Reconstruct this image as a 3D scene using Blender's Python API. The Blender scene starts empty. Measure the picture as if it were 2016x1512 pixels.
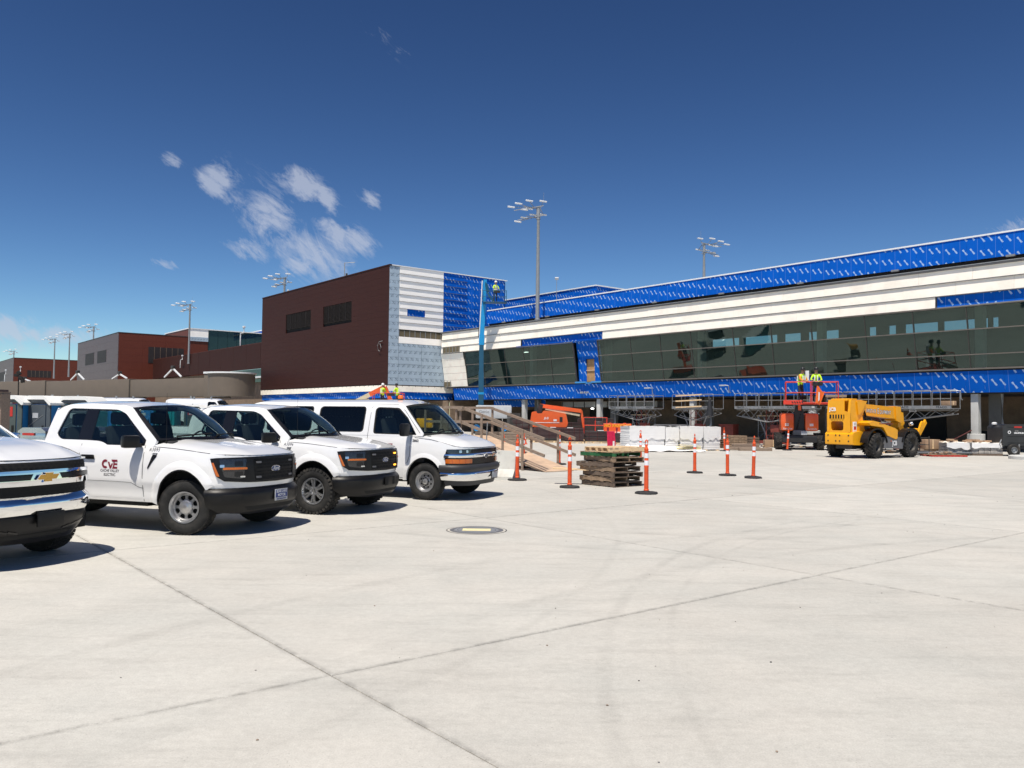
import bpy, bmesh, math, random
from mathutils import Vector, Matrix, noise
from mathutils.geometry import tessellate_polygon
random.seed(7)
SC = bpy.context.scene
COL = SC.collection
R = math.radians
# ------------------------------------------------------------------ camera
cam_d = bpy.data.cameras.new('camera'); cam = bpy.data.objects.new('camera', cam_d); COL.objects.link(cam)
SC.camera = cam
cam_d.sensor_width = 36.0; cam_d.lens = 1631.0/2016.0*36.0; cam_d.clip_start = .05; cam_d.clip_end = 3000
_p = math.atan(61.6/1631.0); _r = 0.010
_f = Vector((0, math.cos(_p), math.sin(_p))); _x = Vector((1, 0, 0)); _u = _x.cross(_f)
_X = _x*math.cos(_r)+_u*math.sin(_r); _U = -_x*math.sin(_r)+_u*math.cos(_r)
cam.matrix_world = Matrix(((_X.x, _U.x, -_f.x, 0), (_X.y, _U.y, -_f.y, 0), (_X.z, _U.z, -_f.z, 1.8), (0, 0, 0, 1)))
# ------------------------------------------------------------------ world, sun, exposure
SUN_EL = R(66.5); SUN_H = Vector((-.34, -.94)).normalized()          # towards the sun
world = bpy.data.worlds.new('World'); SC.world = world; world.use_nodes = True
nt = world.node_tree; nt.nodes.clear()
def N(t, tree=None, **k):
    n = (tree or nt).nodes.new(t)
    for a, b in k.items(): setattr(n, a, b)
    return n
sky = N('ShaderNodeTexSky', sky_type='NISHITA', sun_disc=False, sun_elevation=SUN_EL,
        sun_rotation=math.atan2(SUN_H.x, SUN_H.y), altitude=1300, air_density=1.0, dust_density=0.0, ozone_density=2.0)
wout = N('ShaderNodeOutputWorld'); bg = N('ShaderNodeBackground'); bg.inputs[1].default_value = 0.060
gam = N('ShaderNodeGamma'); gam.inputs[1].default_value = 1.69      # a clear, dry high-altitude sky
tint = N('ShaderNodeMixRGB', blend_type='MULTIPLY'); tint.inputs[0].default_value = 1; tint.inputs[2].default_value = (.86, .94, 1.0, 1)
nt.links.new(sky.outputs[0], tint.inputs[1]); nt.links.new(tint.outputs[0], gam.inputs[0])
deep = N('ShaderNodeMixRGB', blend_type='MULTIPLY'); deep.inputs[0].default_value = 1; deep.inputs[2].default_value = (.54, .487, .43, 1); nt.links.new(gam.outputs[0], deep.inputs[1])
# thin torn clouds, by direction of view
geo = N('ShaderNodeTexCoord'); sep = N('ShaderNodeSeparateXYZ'); nt.links.new(geo.outputs['Generated'], sep.inputs[0])
def M(op, a, b=None, c=None, tree=None):
    t = tree or nt; n = t.nodes.new('ShaderNodeMath'); n.operation = op
    for i, v in enumerate((a, b, c)):
        if v is None: continue
        if isinstance(v, (int, float)): n.inputs[i].default_value = v
        else: t.links.new(v, n.inputs[i])
    return n.outputs[0]
ymax = M('MAXIMUM', sep.outputs[1], 0.02)
cx = M('DIVIDE', sep.outputs[0], ymax); cz = M('DIVIDE', sep.outputs[2], ymax)     # tangent coordinates of the sky to the north
comb = N('ShaderNodeCombineXYZ')
nt.links.new(M('ADD', M('MULTIPLY', cx, 1.0), M('MULTIPLY', cz, .55)), comb.inputs[0])
nt.links.new(M('SUBTRACT', M('MULTIPLY', cz, 1.0), M('MULTIPLY', cx, -.35)), comb.inputs[1])
def cloud_noise(scale, detail, rough, off):
    a = N('ShaderNodeVectorMath', operation='ADD'); a.inputs[1].default_value = off; nt.links.new(comb.outputs[0], a.inputs[0])
    n = N('ShaderNodeTexNoise'); n.inputs['Scale'].default_value = scale; n.inputs['Detail'].default_value = detail
    n.inputs['Roughness'].default_value = rough; n.inputs['Distortion'].default_value = .9
    nt.links.new(a.outputs[0], n.inputs['Vector']); return n.outputs[0]
n1 = cloud_noise(15, 12, .70, (3.1, .4, 0)); n2 = cloud_noise(48, 9, .72, (0, 9, 0))
def blob(x, z, rx, rz, ang=0, k=1.0):                # soft elliptical patch of sky where cloud may form
    ca, sa = math.cos(R(ang)), math.sin(R(ang))
    dx = M('SUBTRACT', cx, x); dz = M('SUBTRACT', cz, z)
    a = M('DIVIDE', M('ADD', M('MULTIPLY', dx, ca), M('MULTIPLY', dz, sa)), rx)
    b = M('DIVIDE', M('SUBTRACT', M('MULTIPLY', dz, ca), M('MULTIPLY', dx, sa)), rz)
    d = M('ADD', M('MULTIPLY', a, a), M('MULTIPLY', b, b))
    return M('MULTIPLY', M('POWER', 2.718, M('MULTIPLY', d, -1.0)), k)
def S(px, py): return ((px-1008)/1631.0, (817-py)/1631.0)
blobs = []
for px, py, rx, ry, a, k in [(412, 358, 20, 22, 0, 1.15), (455, 400, 40, 16, -35, .55), (525, 425, 34, 30, -20, .95), (560, 350, 30, 18, -30, .7), (592, 365, 30, 16, -40, 1.1),
                             (636, 392, 22, 11, -50, 1.15), (600, 500, 60, 24, -30, .9), (480, 495, 26, 16, -30, .8), (585, 520, 22, 16, 0, .9), (655, 462, 26, 14, -40, 1.0), (695, 475, 26, 18, -20, .95), (540, 460, 30, 40, -40, .55),
                             (727, 387, 17, 12, -45, .95), (326, 318, 18, 9, -35, .85), (318, 523, 18, 7, -15, .85), (100, 668, 130, 12, -3, .9), (0, 655, 50, 16, 0, 1.0),
                             (120, 690, 110, 12, 0, .55), (2000, 440, 38, 18, 10, .75), (745, 60, 30, 12, -20, .38), (790, 88, 22, 10, 0, .45), (470, 350, 30, 12, -20, .45)]:
    x, z = S(px, py); blobs.append(blob(x, z, rx/1631.0*1.9, ry/1631.0*1.9, a, k))
s = blobs[0]
for b in blobs[1:]: s = M('MAXIMUM', s, b)
dens = M('ADD', M('MULTIPLY', n1, .62), M('MULTIPLY', n2, .38))
c = M('MULTIPLY', M('MAXIMUM', M('SUBTRACT', M('ADD', dens, M('MULTIPLY', s, .23)), .60), 0.0), 4.4)
c = M('MINIMUM', M('MULTIPLY', c, M('MINIMUM', M('MULTIPLY', s, 1.6), 1.0)), .62)
mix = N('ShaderNodeMixRGB'); mix.inputs[2].default_value = (8.2, 8.9, 10.6, 1)
nt.links.new(c, mix.inputs[0]); nt.links.new(deep.outputs[0], mix.inputs[1]); nt.links.new(mix.outputs[0], bg.inputs[0])
nt.links.new(bg.outputs[0], wout.inputs[0])
sun_d = bpy.data.lights.new('sun', 'SUN'); sun_d.energy = 5.0; sun_d.angle = R(.53); sun_d.color = (1, .93, .82)
sun = bpy.data.objects.new('sun', sun_d); COL.objects.link(sun)
_sd = Vector((SUN_H.x*math.cos(SUN_EL), SUN_H.y*math.cos(SUN_EL), math.sin(SUN_EL)))
sun.rotation_euler = _sd.to_track_quat('Z', 'Y').to_euler(); sun.location = _sd*80
vs = SC.view_settings; vs.view_transform = 'Standard'; vs.look = 'None'; vs.exposure = 0.15; vs.gamma = 1; vs.use_curve_mapping = False
# ------------------------------------------------------------------ materials
MT = {}
def mat(name, col, rough=.6, metal=0.0, var=.12, vs_=3.0, bump=0.0, bs=40.0, spec=.5, coat=0.0, emit=None, dirt=None, objvar=0.0, det=5.0, stretch=None):
    m = bpy.data.materials.new(name); m.use_nodes = True; t = m.node_tree; b = t.nodes['Principled BSDF']
    b.inputs['Roughness'].default_value = rough; b.inputs['Metallic'].default_value = metal
    b.inputs['Specular IOR Level'].default_value = spec; b.inputs['Coat Weight'].default_value = coat
    if coat: b.inputs['Coat Roughness'].default_value = .03
    tc = t.nodes.new('ShaderNodeTexCoord'); vec = tc.outputs['Object']
    if stretch:
        mp = t.nodes.new('ShaderNodeMapping'); mp.inputs['Scale'].default_value = stretch; t.links.new(vec, mp.inputs['Vector']); vec = mp.outputs[0]
    if objvar:
        oi = t.nodes.new('ShaderNodeObjectInfo'); va = t.nodes.new('ShaderNodeVectorMath'); va.operation = 'ADD'
        ml = t.nodes.new('ShaderNodeVectorMath'); ml.operation = 'SCALE'; ml.inputs[0].default_value = (31, 17, 53)
        t.links.new(oi.outputs['Random'], ml.inputs['Scale']); t.links.new(vec, va.inputs[0]); t.links.new(ml.outputs[0], va.inputs[1]); vec = va.outputs[0]
    nz = t.nodes.new('ShaderNodeTexNoise'); nz.inputs['Scale'].default_value = vs_; nz.inputs['Detail'].default_value = det; nz.inputs['Roughness'].default_value = .6
    t.links.new(vec, nz.inputs['Vector'])
    mr = t.nodes.new('ShaderNodeMapRange'); mr.inputs[1].default_value = .3; mr.inputs[2].default_value = .7; mr.inputs[3].default_value = 1-var; mr.inputs[4].default_value = 1+var*.5
    t.links.new(nz.outputs[0], mr.inputs[0])
    val = mr.outputs[0]
    if objvar: val = M('MULTIPLY', val, M('ADD', M('MULTIPLY', oi.outputs['Random'], objvar), 1-objvar*.5, tree=t), tree=t)
    hs = t.nodes.new('ShaderNodeMixRGB'); hs.blend_type = 'MULTIPLY'; hs.inputs[0].default_value = 1; hs.inputs[1].default_value = (*col, 1)
    t.links.new(val, hs.inputs[2]); out = hs.outputs[0]
    if dirt:                                          # patches of grime with a shape of their own
        dn = t.nodes.new('ShaderNodeTexNoise'); dn.inputs['Scale'].default_value = dirt[1]; dn.inputs['Detail'].default_value = 6; t.links.new(vec, dn.inputs['Vector'])
        cr = t.nodes.new('ShaderNodeMapRange'); cr.inputs[1].default_value = .5; cr.inputs[2].default_value = .72; t.links.new(dn.outputs[0], cr.inputs[0])
        mx = t.nodes.new('ShaderNodeMixRGB'); mx.inputs[2].default_value = (*dirt[0], 1)
        t.links.new(M('MULTIPLY', cr.outputs[0], dirt[2], tree=t), mx.inputs[0]); t.links.new(out, mx.inputs[1]); out = mx.outputs[0]
    t.links.new(out, b.inputs['Base Color'])
    rr = t.nodes.new('ShaderNodeMapRange'); rr.inputs[3].default_value = max(0, rough-.06); rr.inputs[4].default_value = min(1, rough+.08)
    t.links.new(nz.outputs[0], rr.inputs[0]); t.links.new(rr.outputs[0], b.inputs['Roughness'])
    if bump:
        bn = t.nodes.new('ShaderNodeTexNoise'); bn.inputs['Scale'].default_value = bs; bn.inputs['Detail'].default_value = 3; t.links.new(vec, bn.inputs['Vector'])
        bp = t.nodes.new('ShaderNodeBump'); bp.inputs['Strength'].default_value = bump; bp.inputs['Distance'].default_value = .01
        t.links.new(bn.outputs[0], bp.inputs['Height']); t.links.new(bp.outputs[0], b.inputs['Normal'])
    if emit:
        b.inputs['Emission Color'].default_value = (*emit[0], 1); b.inputs['Emission Strength'].default_value = emit[1]
    MT[name] = m; return m
def glass_mat(name, tint, base=(.02, .03, .03), trans=.5, rough=.01, ior=1.5, wav=0.0, gtint=(.95, 1, .97, 1)):
    m = bpy.data.materials.new(name); m.use_nodes = True; t = m.node_tree; t.nodes.remove(t.nodes['Principled BSDF'])
    out = t.nodes['Material Output']; g = t.nodes.new('ShaderNodeBsdfGlossy'); g.inputs['Roughness'].default_value = rough; g.inputs[0].default_value = gtint
    tr = t.nodes.new('ShaderNodeBsdfTransparent'); tr.inputs[0].default_value = (*tint, 1)
    df = t.nodes.new('ShaderNodeBsdfDiffuse'); df.inputs[0].default_value = (*base, 1)
    m1 = t.nodes.new('ShaderNodeMixShader'); m1.inputs[0].default_value = trans; t.links.new(df.outputs[0], m1.inputs[1]); t.links.new(tr.outputs[0], m1.inputs[2])
    fr = t.nodes.new('ShaderNodeFresnel'); gg = t.nodes.new('ShaderNodeNewGeometry'); t.links.new(M('ADD', M('MULTIPLY', gg.outputs['Backfacing'], 1/ior-ior, tree=t), ior, tree=t), fr.inputs[0])
    m2 = t.nodes.new('ShaderNodeMixShader'); t.links.new(fr.outputs[0], m2.inputs[0]); t.links.new(m1.outputs[0], m2.inputs[1]); t.links.new(g.outputs[0], m2.inputs[2])
    if wav:
        tc = t.nodes.new('ShaderNodeTexCoord'); nz = t.nodes.new('ShaderNodeTexNoise'); nz.inputs['Scale'].default_value = .5; nz.inputs['Detail'].default_value = 1
        t.links.new(tc.outputs['Object'], nz.inputs['Vector']); bp = t.nodes.new('ShaderNodeBump'); bp.inputs['Strength'].default_value = wav; bp.inputs['Distance'].default_value = .05
        t.links.new(nz.outputs[0], bp.inputs['Height']); t.links.new(bp.outputs[0], g.inputs['Normal']); t.links.new(bp.outputs[0], fr.inputs['Normal'])
    t.links.new(m2.outputs[0], out.inputs[0]); MT[name] = m; return m
mat('white_paint', (.84, .84, .84), .22, var=.03, vs_=1.2, coat=1.0, spec=.5)
mat('silver_white', (.84, .85, .87), .22, var=.03, coat=1.0)
mat('black_plastic', (.007, .007, .008), .38, var=.2, vs_=8, bump=.05, bs=200, spec=.3)
mat('bumper_grey', (.035, .036, .04), .5, spec=.35)
mat('gloss_black', (.010, .010, .012), .22, var=.1, spec=.4)
mat('grille_black', (.008, .008, .009), .5, spec=.25)
mat('gap_black', (.01, .01, .01), .9)
mat('rubber', (.022, .022, .022), .8, var=.3, vs_=14, bump=.3, bs=60, spec=.3, dirt=((.10, .09, .08), 6, .35))
mat('tread_rubber', (.03, .029, .028), .85, var=.3, vs_=14, spec=.25, dirt=((.16, .14, .12), 5, .5))
mat('steel_wheel', (.55, .55, .56), .32, .85, var=.1, vs_=9, dirt=((.25, .2, .16), 5, .25))
mat('alloy', (.62, .63, .65), .28, .9, var=.08, vs_=9, dirt=((.2, .18, .15), 5, .25))
mat('chrome', (.86, .87, .88), .06, 1.0, var=.04)
mat('chrome_dull', (.6, .6, .6), .3, .9, var=.1)
mat('amber', (.55, .12, .006), .2, var=.1, coat=.6)
mat('amber_lit', (1, .35, .02), .3, emit=((1, .4, .03), 3.0))
mat('lamp_lens', (.022, .024, .027), .08, coat=.6, var=.3, vs_=20)
mat('lamp_chrome', (.75, .76, .78), .15, .9)
mat('maroon', (.22, .008, .03), .5); mat('ink', (.03, .03, .035), .5); mat('white_print', (.8, .8, .8), .5)
mat('gold', (.62, .36, .08), .25, .6); mat('ford_blue', (.02, .05, .16), .2, coat=.5)
mat('plate_blue', (.03, .05, .22), .4); mat('plate_grey', (.45, .47, .5), .4)
mat('seat_cloth', (.035, .036, .04), .9, bump=.2); mat('dash', (.02, .02, .022), .7); mat('interior_grey', (.12, .12, .12), .8)
mat('paper', (.8, .8, .75), .8)
glass_mat('auto_glass', (.55, .66, .64), trans=.97, ior=1.5)
glass_mat('privacy_glass', (.10, .12, .12), base=(.004, .005, .005), trans=.6, ior=1.45)
mat('diamond_plate', (.7, .71, .72), .25, .95, bump=.0)
mat('concrete_light', (.50, .48, .43), .85, var=.15, vs_=1.5, bump=.25, bs=30, dirt=((.25, .22, .18), 1.6, .35))
mat('concrete_grey', (.55, .55, .53), .85, var=.12, vs_=2, bump=.2, bs=30)
mat('barrier_white', (.62, .62, .58), .8, var=.12, vs_=2.5, bump=.3, bs=25, dirt=((.3, .26, .2), 3, .4))
mat('wood_grey', (.22, .165, .125), .85, var=.3, vs_=5, bump=.3, bs=40, objvar=.35, stretch=(1, 6, 6))
mat('plywood', (.40, .285, .20), .8, var=.2, vs_=2, objvar=.2, dirt=((.30, .22, .17), 2.5, .6))
mat('pallet_wood', (.25, .175, .115), .85, var=.35, vs_=6, bump=.3, bs=50, objvar=.6)
mat('pallet_new', (.58, .42, .25), .8, var=.2, vs_=6, objvar=.25)
mat('pallet_old', (.12, .088, .066), .9, var=.35, vs_=6, objvar=.4)
mat('pallet_green', (.02, .13, .045), .8, var=.4, vs_=8)
mat('orange_plastic', (.85, .10, .02), .45, var=.12, vs_=4, dirt=((.35, .06, .03), 7, .35))
mat('red_orange', (.70, .05, .025), .5, var=.15, vs_=4)
mat('reflective', (.85, .86, .9), .35, var=.08, vs_=30)
mat('base_rubber', (.025, .025, .027), .8, var=.3)
mat('safety_orange', (.9, .16, .02), .5); mat('text_orange', (1, .45, .02), .6)
mat('magenta_red', (.55, .01, .06), .5)
mat('lift_orange', (.78, .11, .015), .32, var=.08, coat=.3, dirt=((.3, .1, .05), 2, .2))
mat('lift_cream', (.62, .55, .38), .5, var=.15); mat('lift_dark', (.02, .02, .022), .5, var=.3)
mat('genie_blue', (.01, .28, .62), .35, var=.08); mat('genie_teal', (.012, .085, .16), .4, var=.1)
mat('jcb_yellow', (.90, .40, .004), .35, var=.06, vs_=2, coat=.2, dirt=((.5, .26, .03), 2.2, .25))
mat('grey_paint', (.14, .14, .15), .5); mat('light_grey_paint', (.5, .52, .54), .5, var=.15)
mat('galvanised', (.30, .31, .32), .5, .4, var=.2, vs_=8, dirt=((.3, .22, .15), 6, .3))
mat('scaffold_red', (.24, .05, .035), .6, var=.3)
mat('mast_grey', (.36, .37, .38), .5, .5, var=.1); mat('fixture_white', (.78, .79, .8), .35, var=.05)
mat('hivis', (.55, .85, .02), .7, var=.1); mat('hivis_orange', (.95, .25, .03), .7, var=.1)
mat('skin', (.36, .2, .14), .6); mat('work_trousers', (.03, .032, .045), .85); mat('helmet_white', (.8, .8, .8), .3); mat('helmet_black', (.02, .02, .02), .3)
mat('toilet_blue', (.01, .16, .42), .5, var=.1); mat('toilet_grey', (.07, .085, .10), .5, var=.15); mat('toilet_green', (.07, .09, .085), .5, var=.15)
mat('toilet_roof', (.8, .8, .78), .5, var=.05); mat('toilet_teal', (.0, .25, .28), .5)
mat('sign_red', (.5, .03, .02), .5)
mat('wrap_white', (.80, .79, .78), .38, var=.05, vs_=2, bump=.35, bs=5, stretch=(.4, .4, 7))
mat('board_yellow', (.75, .66, .38), .8, var=.15)
mat('cardboard', (.38, .25, .16), .85, var=.15, vs_=3); mat('masonry', (.3, .28, .26), .9, var=.35, vs_=5, bump=.5, bs=12, objvar=.3)
mat('panel_brown', (.055, .03, .03), .55, var=.3, vs_=6, objvar=.5); mat('gen_black', (.025, .026, .028), .35, var=.2, coat=.2); mat('gen_teal', (.0, .25, .38), .35)
# building
mat('cream_board', (.71, .665, .59), .85, var=.07, vs_=1.2, bump=.08, bs=8, objvar=.05, dirt=((.68, .62, .53), .9, .3))
mat('cream_cool', (.74, .715, .68), .85, var=.05, vs_=1.0, objvar=.05)
mat('girt', (.17, .17, .18), .6, .3); mat('coping_white', (.82, .83, .85), .5, var=.04)
mat('brown_metal', (.033, .013, .011), .55, .0, var=.08, vs_=.5, objvar=.012, spec=.1)
mat('red_metal', (.088, .021, .012), .5, .0, var=.06, vs_=.5, objvar=.04, spec=.3)
mat('grey_metal', (.075, .054, .058), .45, .0, var=.05, vs_=.5, objvar=.04, spec=.4)
mat('louver', (.02, .015, .015), .6); mat('opening_tan', (.14, .115, .07), .8); mat('frame_dark', (.07, .065, .06), .5, .3)
mat('frame_tan', (.20, .175, .15), .5, .4); mat('ply_panel', (.45, .26, .12), .8, var=.2, vs_=3); mat('membrane_light', (.05, .27, .62), .5)
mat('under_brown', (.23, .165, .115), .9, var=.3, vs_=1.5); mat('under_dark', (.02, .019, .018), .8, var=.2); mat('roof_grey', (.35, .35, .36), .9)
mat('bridge_tan', (.155, .125, .098), .65, var=.08, vs_=.7); mat('bridge_grey', (.30, .33, .38), .4, .3)
mat('lamp_glow', (1, 1, 1), .5, emit=((1, 1, .95), 4)); mat('rope_red', (.09, .02, .02), .8)
mat('interior_light', (.5, .5, .48), .9); mat('interior_mid', (.12, .12, .115), .9)
glass_mat('curtain_glass', (.42, .56, .51), base=(.022, .040, .036), trans=.6, ior=1.75, wav=.30, gtint=(.72, .92, .86, 1))
glass_mat('dark_green_glass', (.2, .3, .3), base=(.02, .045, .045), trans=.2, ior=1.5)
mat('chain_red', (.2, .03, .03), .8)

def printed(name, base, kind, rough=.5, spec=.5):
    """membrane / sheathing board with its maker's print, laid out in metres by the UV map"""
    m = mat(name, base, rough, var=.10, vs_=1.1, spec=spec, bump=.5, bs=2.6); t = m.node_tree; b = t.nodes['Principled BSDF']
    link = b.inputs['Base Color'].links[0]; src = link.from_socket
    uv = t.nodes.new('ShaderNodeUVMap'); sp = t.nodes.new('ShaderNodeSeparateXYZ'); t.links.new(uv.outputs[0], sp.inputs[0])
    m_ = lambda op, a, b_=None, c_=None: M(op, a, b_, c_, tree=t)
    U, V = sp.outputs[0], sp.outputs[1]
    def box(x, y, hx, hy):                             # 1 inside |x|<hx and |y|<hy
        return m_('MULTIPLY', m_('LESS_THAN', m_('ABSOLUTE', x), hx), m_('LESS_THAN', m_('ABSOLUTE', y), hy))
    if kind == 'blue':
        SW, CH = 1.03, .86
        i = m_('FLOOR', m_('DIVIDE', U, SW)); fu = m_('SUBTRACT', U, m_('MULTIPLY', i, SW))
        h = m_('MULTIPLY', m_('FRACT', m_('MULTIPLY', i, .2137)), CH)
        fv = m_('SUBTRACT', m_('MODULO', m_('ADD', m_('ADD', V, h), 400*CH), CH), CH*.5)
        tot = None
        for cu in (.30, .74):
            dx = m_('SUBTRACT', fu, cu); dy = fv
            a = m_('MULTIPLY', m_('SUBTRACT', m_('MULTIPLY', dx, .58), m_('MULTIPLY', dy, .81)), 1.0)   # along the mark, down to the right
            c_ = m_('ADD', m_('MULTIPLY', dx, .81), m_('MULTIPLY', dy, .58))
            body = box(m_('ADD', a, 0), c_, .22, .032); head = box(m_('ADD', a, .15), c_, .06, .052); tail = box(m_('SUBTRACT', a, .13), c_, .09, .05)
            letters = m_('GREATER_THAN', m_('SINE', m_('MULTIPLY', a, 95)), -.45)
            k = m_('MULTIPLY', m_('MAXIMUM', body, m_('MAXIMUM', head, tail)), m_('ADD', m_('MULTIPLY', letters, .55), .35))
            tot = k if tot is None else m_('MAXIMUM', tot, k)
        seam = m_('MULTIPLY', m_('LESS_THAN', m_('ABSOLUTE', m_('SUBTRACT', fu, .01)), .009), .25)
        fac = m_('MAXIMUM', tot, seam); pc = (.50, .66, .86, 1)
    else:
        CW, CH = .62, .72
        row = m_('FLOOR', m_('DIVIDE', V, CH)); fv = m_('SUBTRACT', V, m_('MULTIPLY', row, CH))
        flip = m_('GREATER_THAN', m_('FRACT', m_('MULTIPLY', row, .377)), .5)
        u2 = m_('ADD', U, m_('MULTIPLY', row, .21)); fu = m_('SUBTRACT', u2, m_('MULTIPLY', m_('FLOOR', m_('DIVIDE', u2, CW)), CW))
        sgn = m_('SUBTRACT', m_('MULTIPLY', flip, 2), 1)
        dx = m_('SUBTRACT', fu, .3); dy = m_('SUBTRACT', fv, .33)
        dy2 = m_('MULTIPLY', dy, sgn)
        diag = m_('ADD', m_('MULTIPLY', dx, .7), m_('MULTIPLY', dy2, .7)); al = m_('SUBTRACT', m_('MULTIPLY', dx, .7), m_('MULTIPLY', dy2, .7))
        st1 = box(diag, al, .03, .20)
        st2 = box(m_('SUBTRACT', dx, .02), m_('SUBTRACT', dy2, .10), .15, .017)
        st3 = box(m_('ADD', dx, .12), m_('ADD', dy2, .09), .10, .017)
        st4 = box(m_('SUBTRACT', dx, .20), m_('ADD', dy2, .05), .017, .13)
        fac = m_('MULTIPLY', m_('MAXIMUM', m_('MAXIMUM', st1, st2), m_('MAXIMUM', st3, st4)), .85); pc = (.06, .09, .14, 1)
    mx = t.nodes.new('ShaderNodeMixRGB'); mx.inputs[2].default_value = pc
    t.links.new(fac, mx.inputs[0]); t.links.new(src, mx.inputs[1]); t.links.new(mx.outputs[0], b.inputs['Base Color'])
printed('blue_wrap', (.0, .11, .56), 'blue', .6, spec=.12)
printed('grey_sheathing', (.40, .50, .60), 'grey', .55)

# ------------------------------------------------------------------ mesh helpers
class MB:
    def __init__(s): s.v = []; s.f = []; s.m = []; s.mats = []; s.sm = []
    def mi(s, mname):
        if mname not in s.mats: s.mats.append(mname)
        return s.mats.index(mname)
    def add(s, vs, fs, m, sm=False):
        o = len(s.v); s.v += [Vector(p) for p in vs]; k = s.mi(m)
        for f in fs: s.f.append([o+i for i in f]); s.m.append(k); s.sm.append(sm)
        return s
    def box(s, c, d, m, rz=0, rot=None):
        x, y, z = d[0]/2, d[1]/2, d[2]/2
        q = rot if rot is not None else Matrix.Rotation(rz, 3, 'Z')
        vs = [Vector(c)+q@Vector((a*x, b*y, e*z)) for a in (-1, 1) for b in (-1, 1) for e in (-1, 1)]
        return s.add(vs, [(0, 1, 3, 2), (4, 6, 7, 5), (0, 4, 5, 1), (2, 3, 7, 6), (0, 2, 6, 4), (1, 5, 7, 3)], m)
    def b2(s, a, b, m): return s.box([(a[i]+b[i])/2 for i in range(3)], [abs(b[i]-a[i]) for i in range(3)], m)
    def bbox(s, c, d, m, ch=.02, rz=0, rot=None):       # box with chamfered edges
        q = rot if rot is not None else Matrix.Rotation(rz, 3, 'Z'); h = [x/2 for x in d]; ch = min(ch, min(h)*.9)
        bm = bmesh.new(); bmesh.ops.create_cube(bm, size=1)
        for v in bm.verts: v.co = Vector((v.co.x*d[0], v.co.y*d[1], v.co.z*d[2]))
        bmesh.ops.bevel(bm, geom=bm.edges[:], offset=ch, segments=2, profile=.6, affect='EDGES')
        bm.verts.ensure_lookup_table(); vs = [Vector(c)+q@v.co for v in bm.verts]; fs = [[v.index for v in f.verts] for f in bm.faces]; bm.free()
        return s.add(vs, fs, m, True)
    def bar(s, a, b, w, h, m, up=(0, 0, 1)):            # rectangular bar from a to b
        a, b = Vector(a), Vector(b); d = b-a; L = d.length; d.normalize(); u = Vector(up)
        x = d.cross(u)
        if x.length < 1e-4: x = d.cross(Vector((1, 0, 0)))
        x.normalize(); z = x.cross(d)
        rot = Matrix((d, x, z)).transposed(); return s.box((a+b)/2, (L, w, h), m, rot=rot)
    def cyl(s, a, b, r, m, n=12, r2=None, cap=True, sm=True):
        a, b = Vector(a), Vector(b); d = (b-a).normalized(); r2 = r if r2 is None else r2
        x = d.orthogonal().normalized(); y = d.cross(x); vs = []
        for p, rr in ((a, r), (b, r2)):
            for i in range(n):
                t = 2*math.pi*i/n; vs.append(p+(x*math.cos(t)+y*math.sin(t))*rr)
        s.add(vs, [(i, (i+1) % n, n+(i+1) % n, n+i) for i in range(n)], m, sm)
        if cap: s.add(vs[:n], [list(range(n))[::-1]], m); s.add(vs[n:], [list(range(n))], m)
        return s
    def tube(s, pts, r, m, n=6):
        pts = [Vector(p) for p in pts]; rings = []
        for i, p in enumerate(pts):
            d = (pts[min(i+1, len(pts)-1)]-pts[max(i-1, 0)]).normalized()
            x = d.cross(Vector((0, 0, 1)))
            if x.length < 1e-3: x = d.cross(Vector((0, 1, 0)))
            x.normalize(); y = d.cross(x); rings.append([p+(x*math.cos(2*math.pi*k/n)+y*math.sin(2*math.pi*k/n))*r for k in range(n)])
        vs = [q for rg in rings for q in rg]; fs = []
        for i in range(len(pts)-1):
            for k in range(n): fs.append((i*n+k, i*n+(k+1) % n, (i+1)*n+(k+1) % n, (i+1)*n+k))
        s.add(vs, fs, m, True); s.add(rings[0], [list(range(n))], m); s.add(rings[-1], [list(range(n))[::-1]], m); return s
    def lathe(s, prof, m, c=(0, 0, 0), axis='Z', n=24, sm=True):   # prof: (r, h)
        vs = []
        for r, h in prof:
            for i in range(n):
                t = 2*math.pi*i/n; p = (r*math.cos(t), r*math.sin(t), h)
                if axis == 'Y': p = (p[0], p[2], p[1])
                elif axis == 'X': p = (p[2], p[0], p[1])
                vs.append(Vector(c)+Vector(p))
        fs = [(j*n+i, j*n+(i+1) % n, (j+1)*n+(i+1) % n, (j+1)*n+i) for j in range(len(prof)-1) for i in range(n)]
        return s.add(vs, fs, m, sm)
    def prism(s, poly, y0, y1, m, plane='XZ', holes=()):
        """2-D outline (with holes) given thickness; plane XZ: (x,z) extruded along y; XY: along z; YZ: along x"""
        def P(p, t): return (p[0], t, p[1]) if plane == 'XZ' else (p[0], p[1], t) if plane == 'XY' else (t, p[0], p[1])
        loops = [list(poly)]+[list(h) for h in holes]; flat = [p for l in loops for p in l]; n = len(flat)
        tr = tessellate_polygon([[Vector((p[0], p[1], 0)) for p in l] for l in loops])
        vs = [P(p, y0) for p in flat]+[P(p, y1) for p in flat]
        fs = [tuple(t) for t in tr]+[tuple(n+i for i in reversed(t)) for t in tr]; o = 0
        for l in loops:
            k = len(l); fs += [(o+i, o+(i+1) % k, n+o+(i+1) % k, n+o+i) for i in range(k)]; o += k
        return s.add(vs, fs, m)
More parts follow.
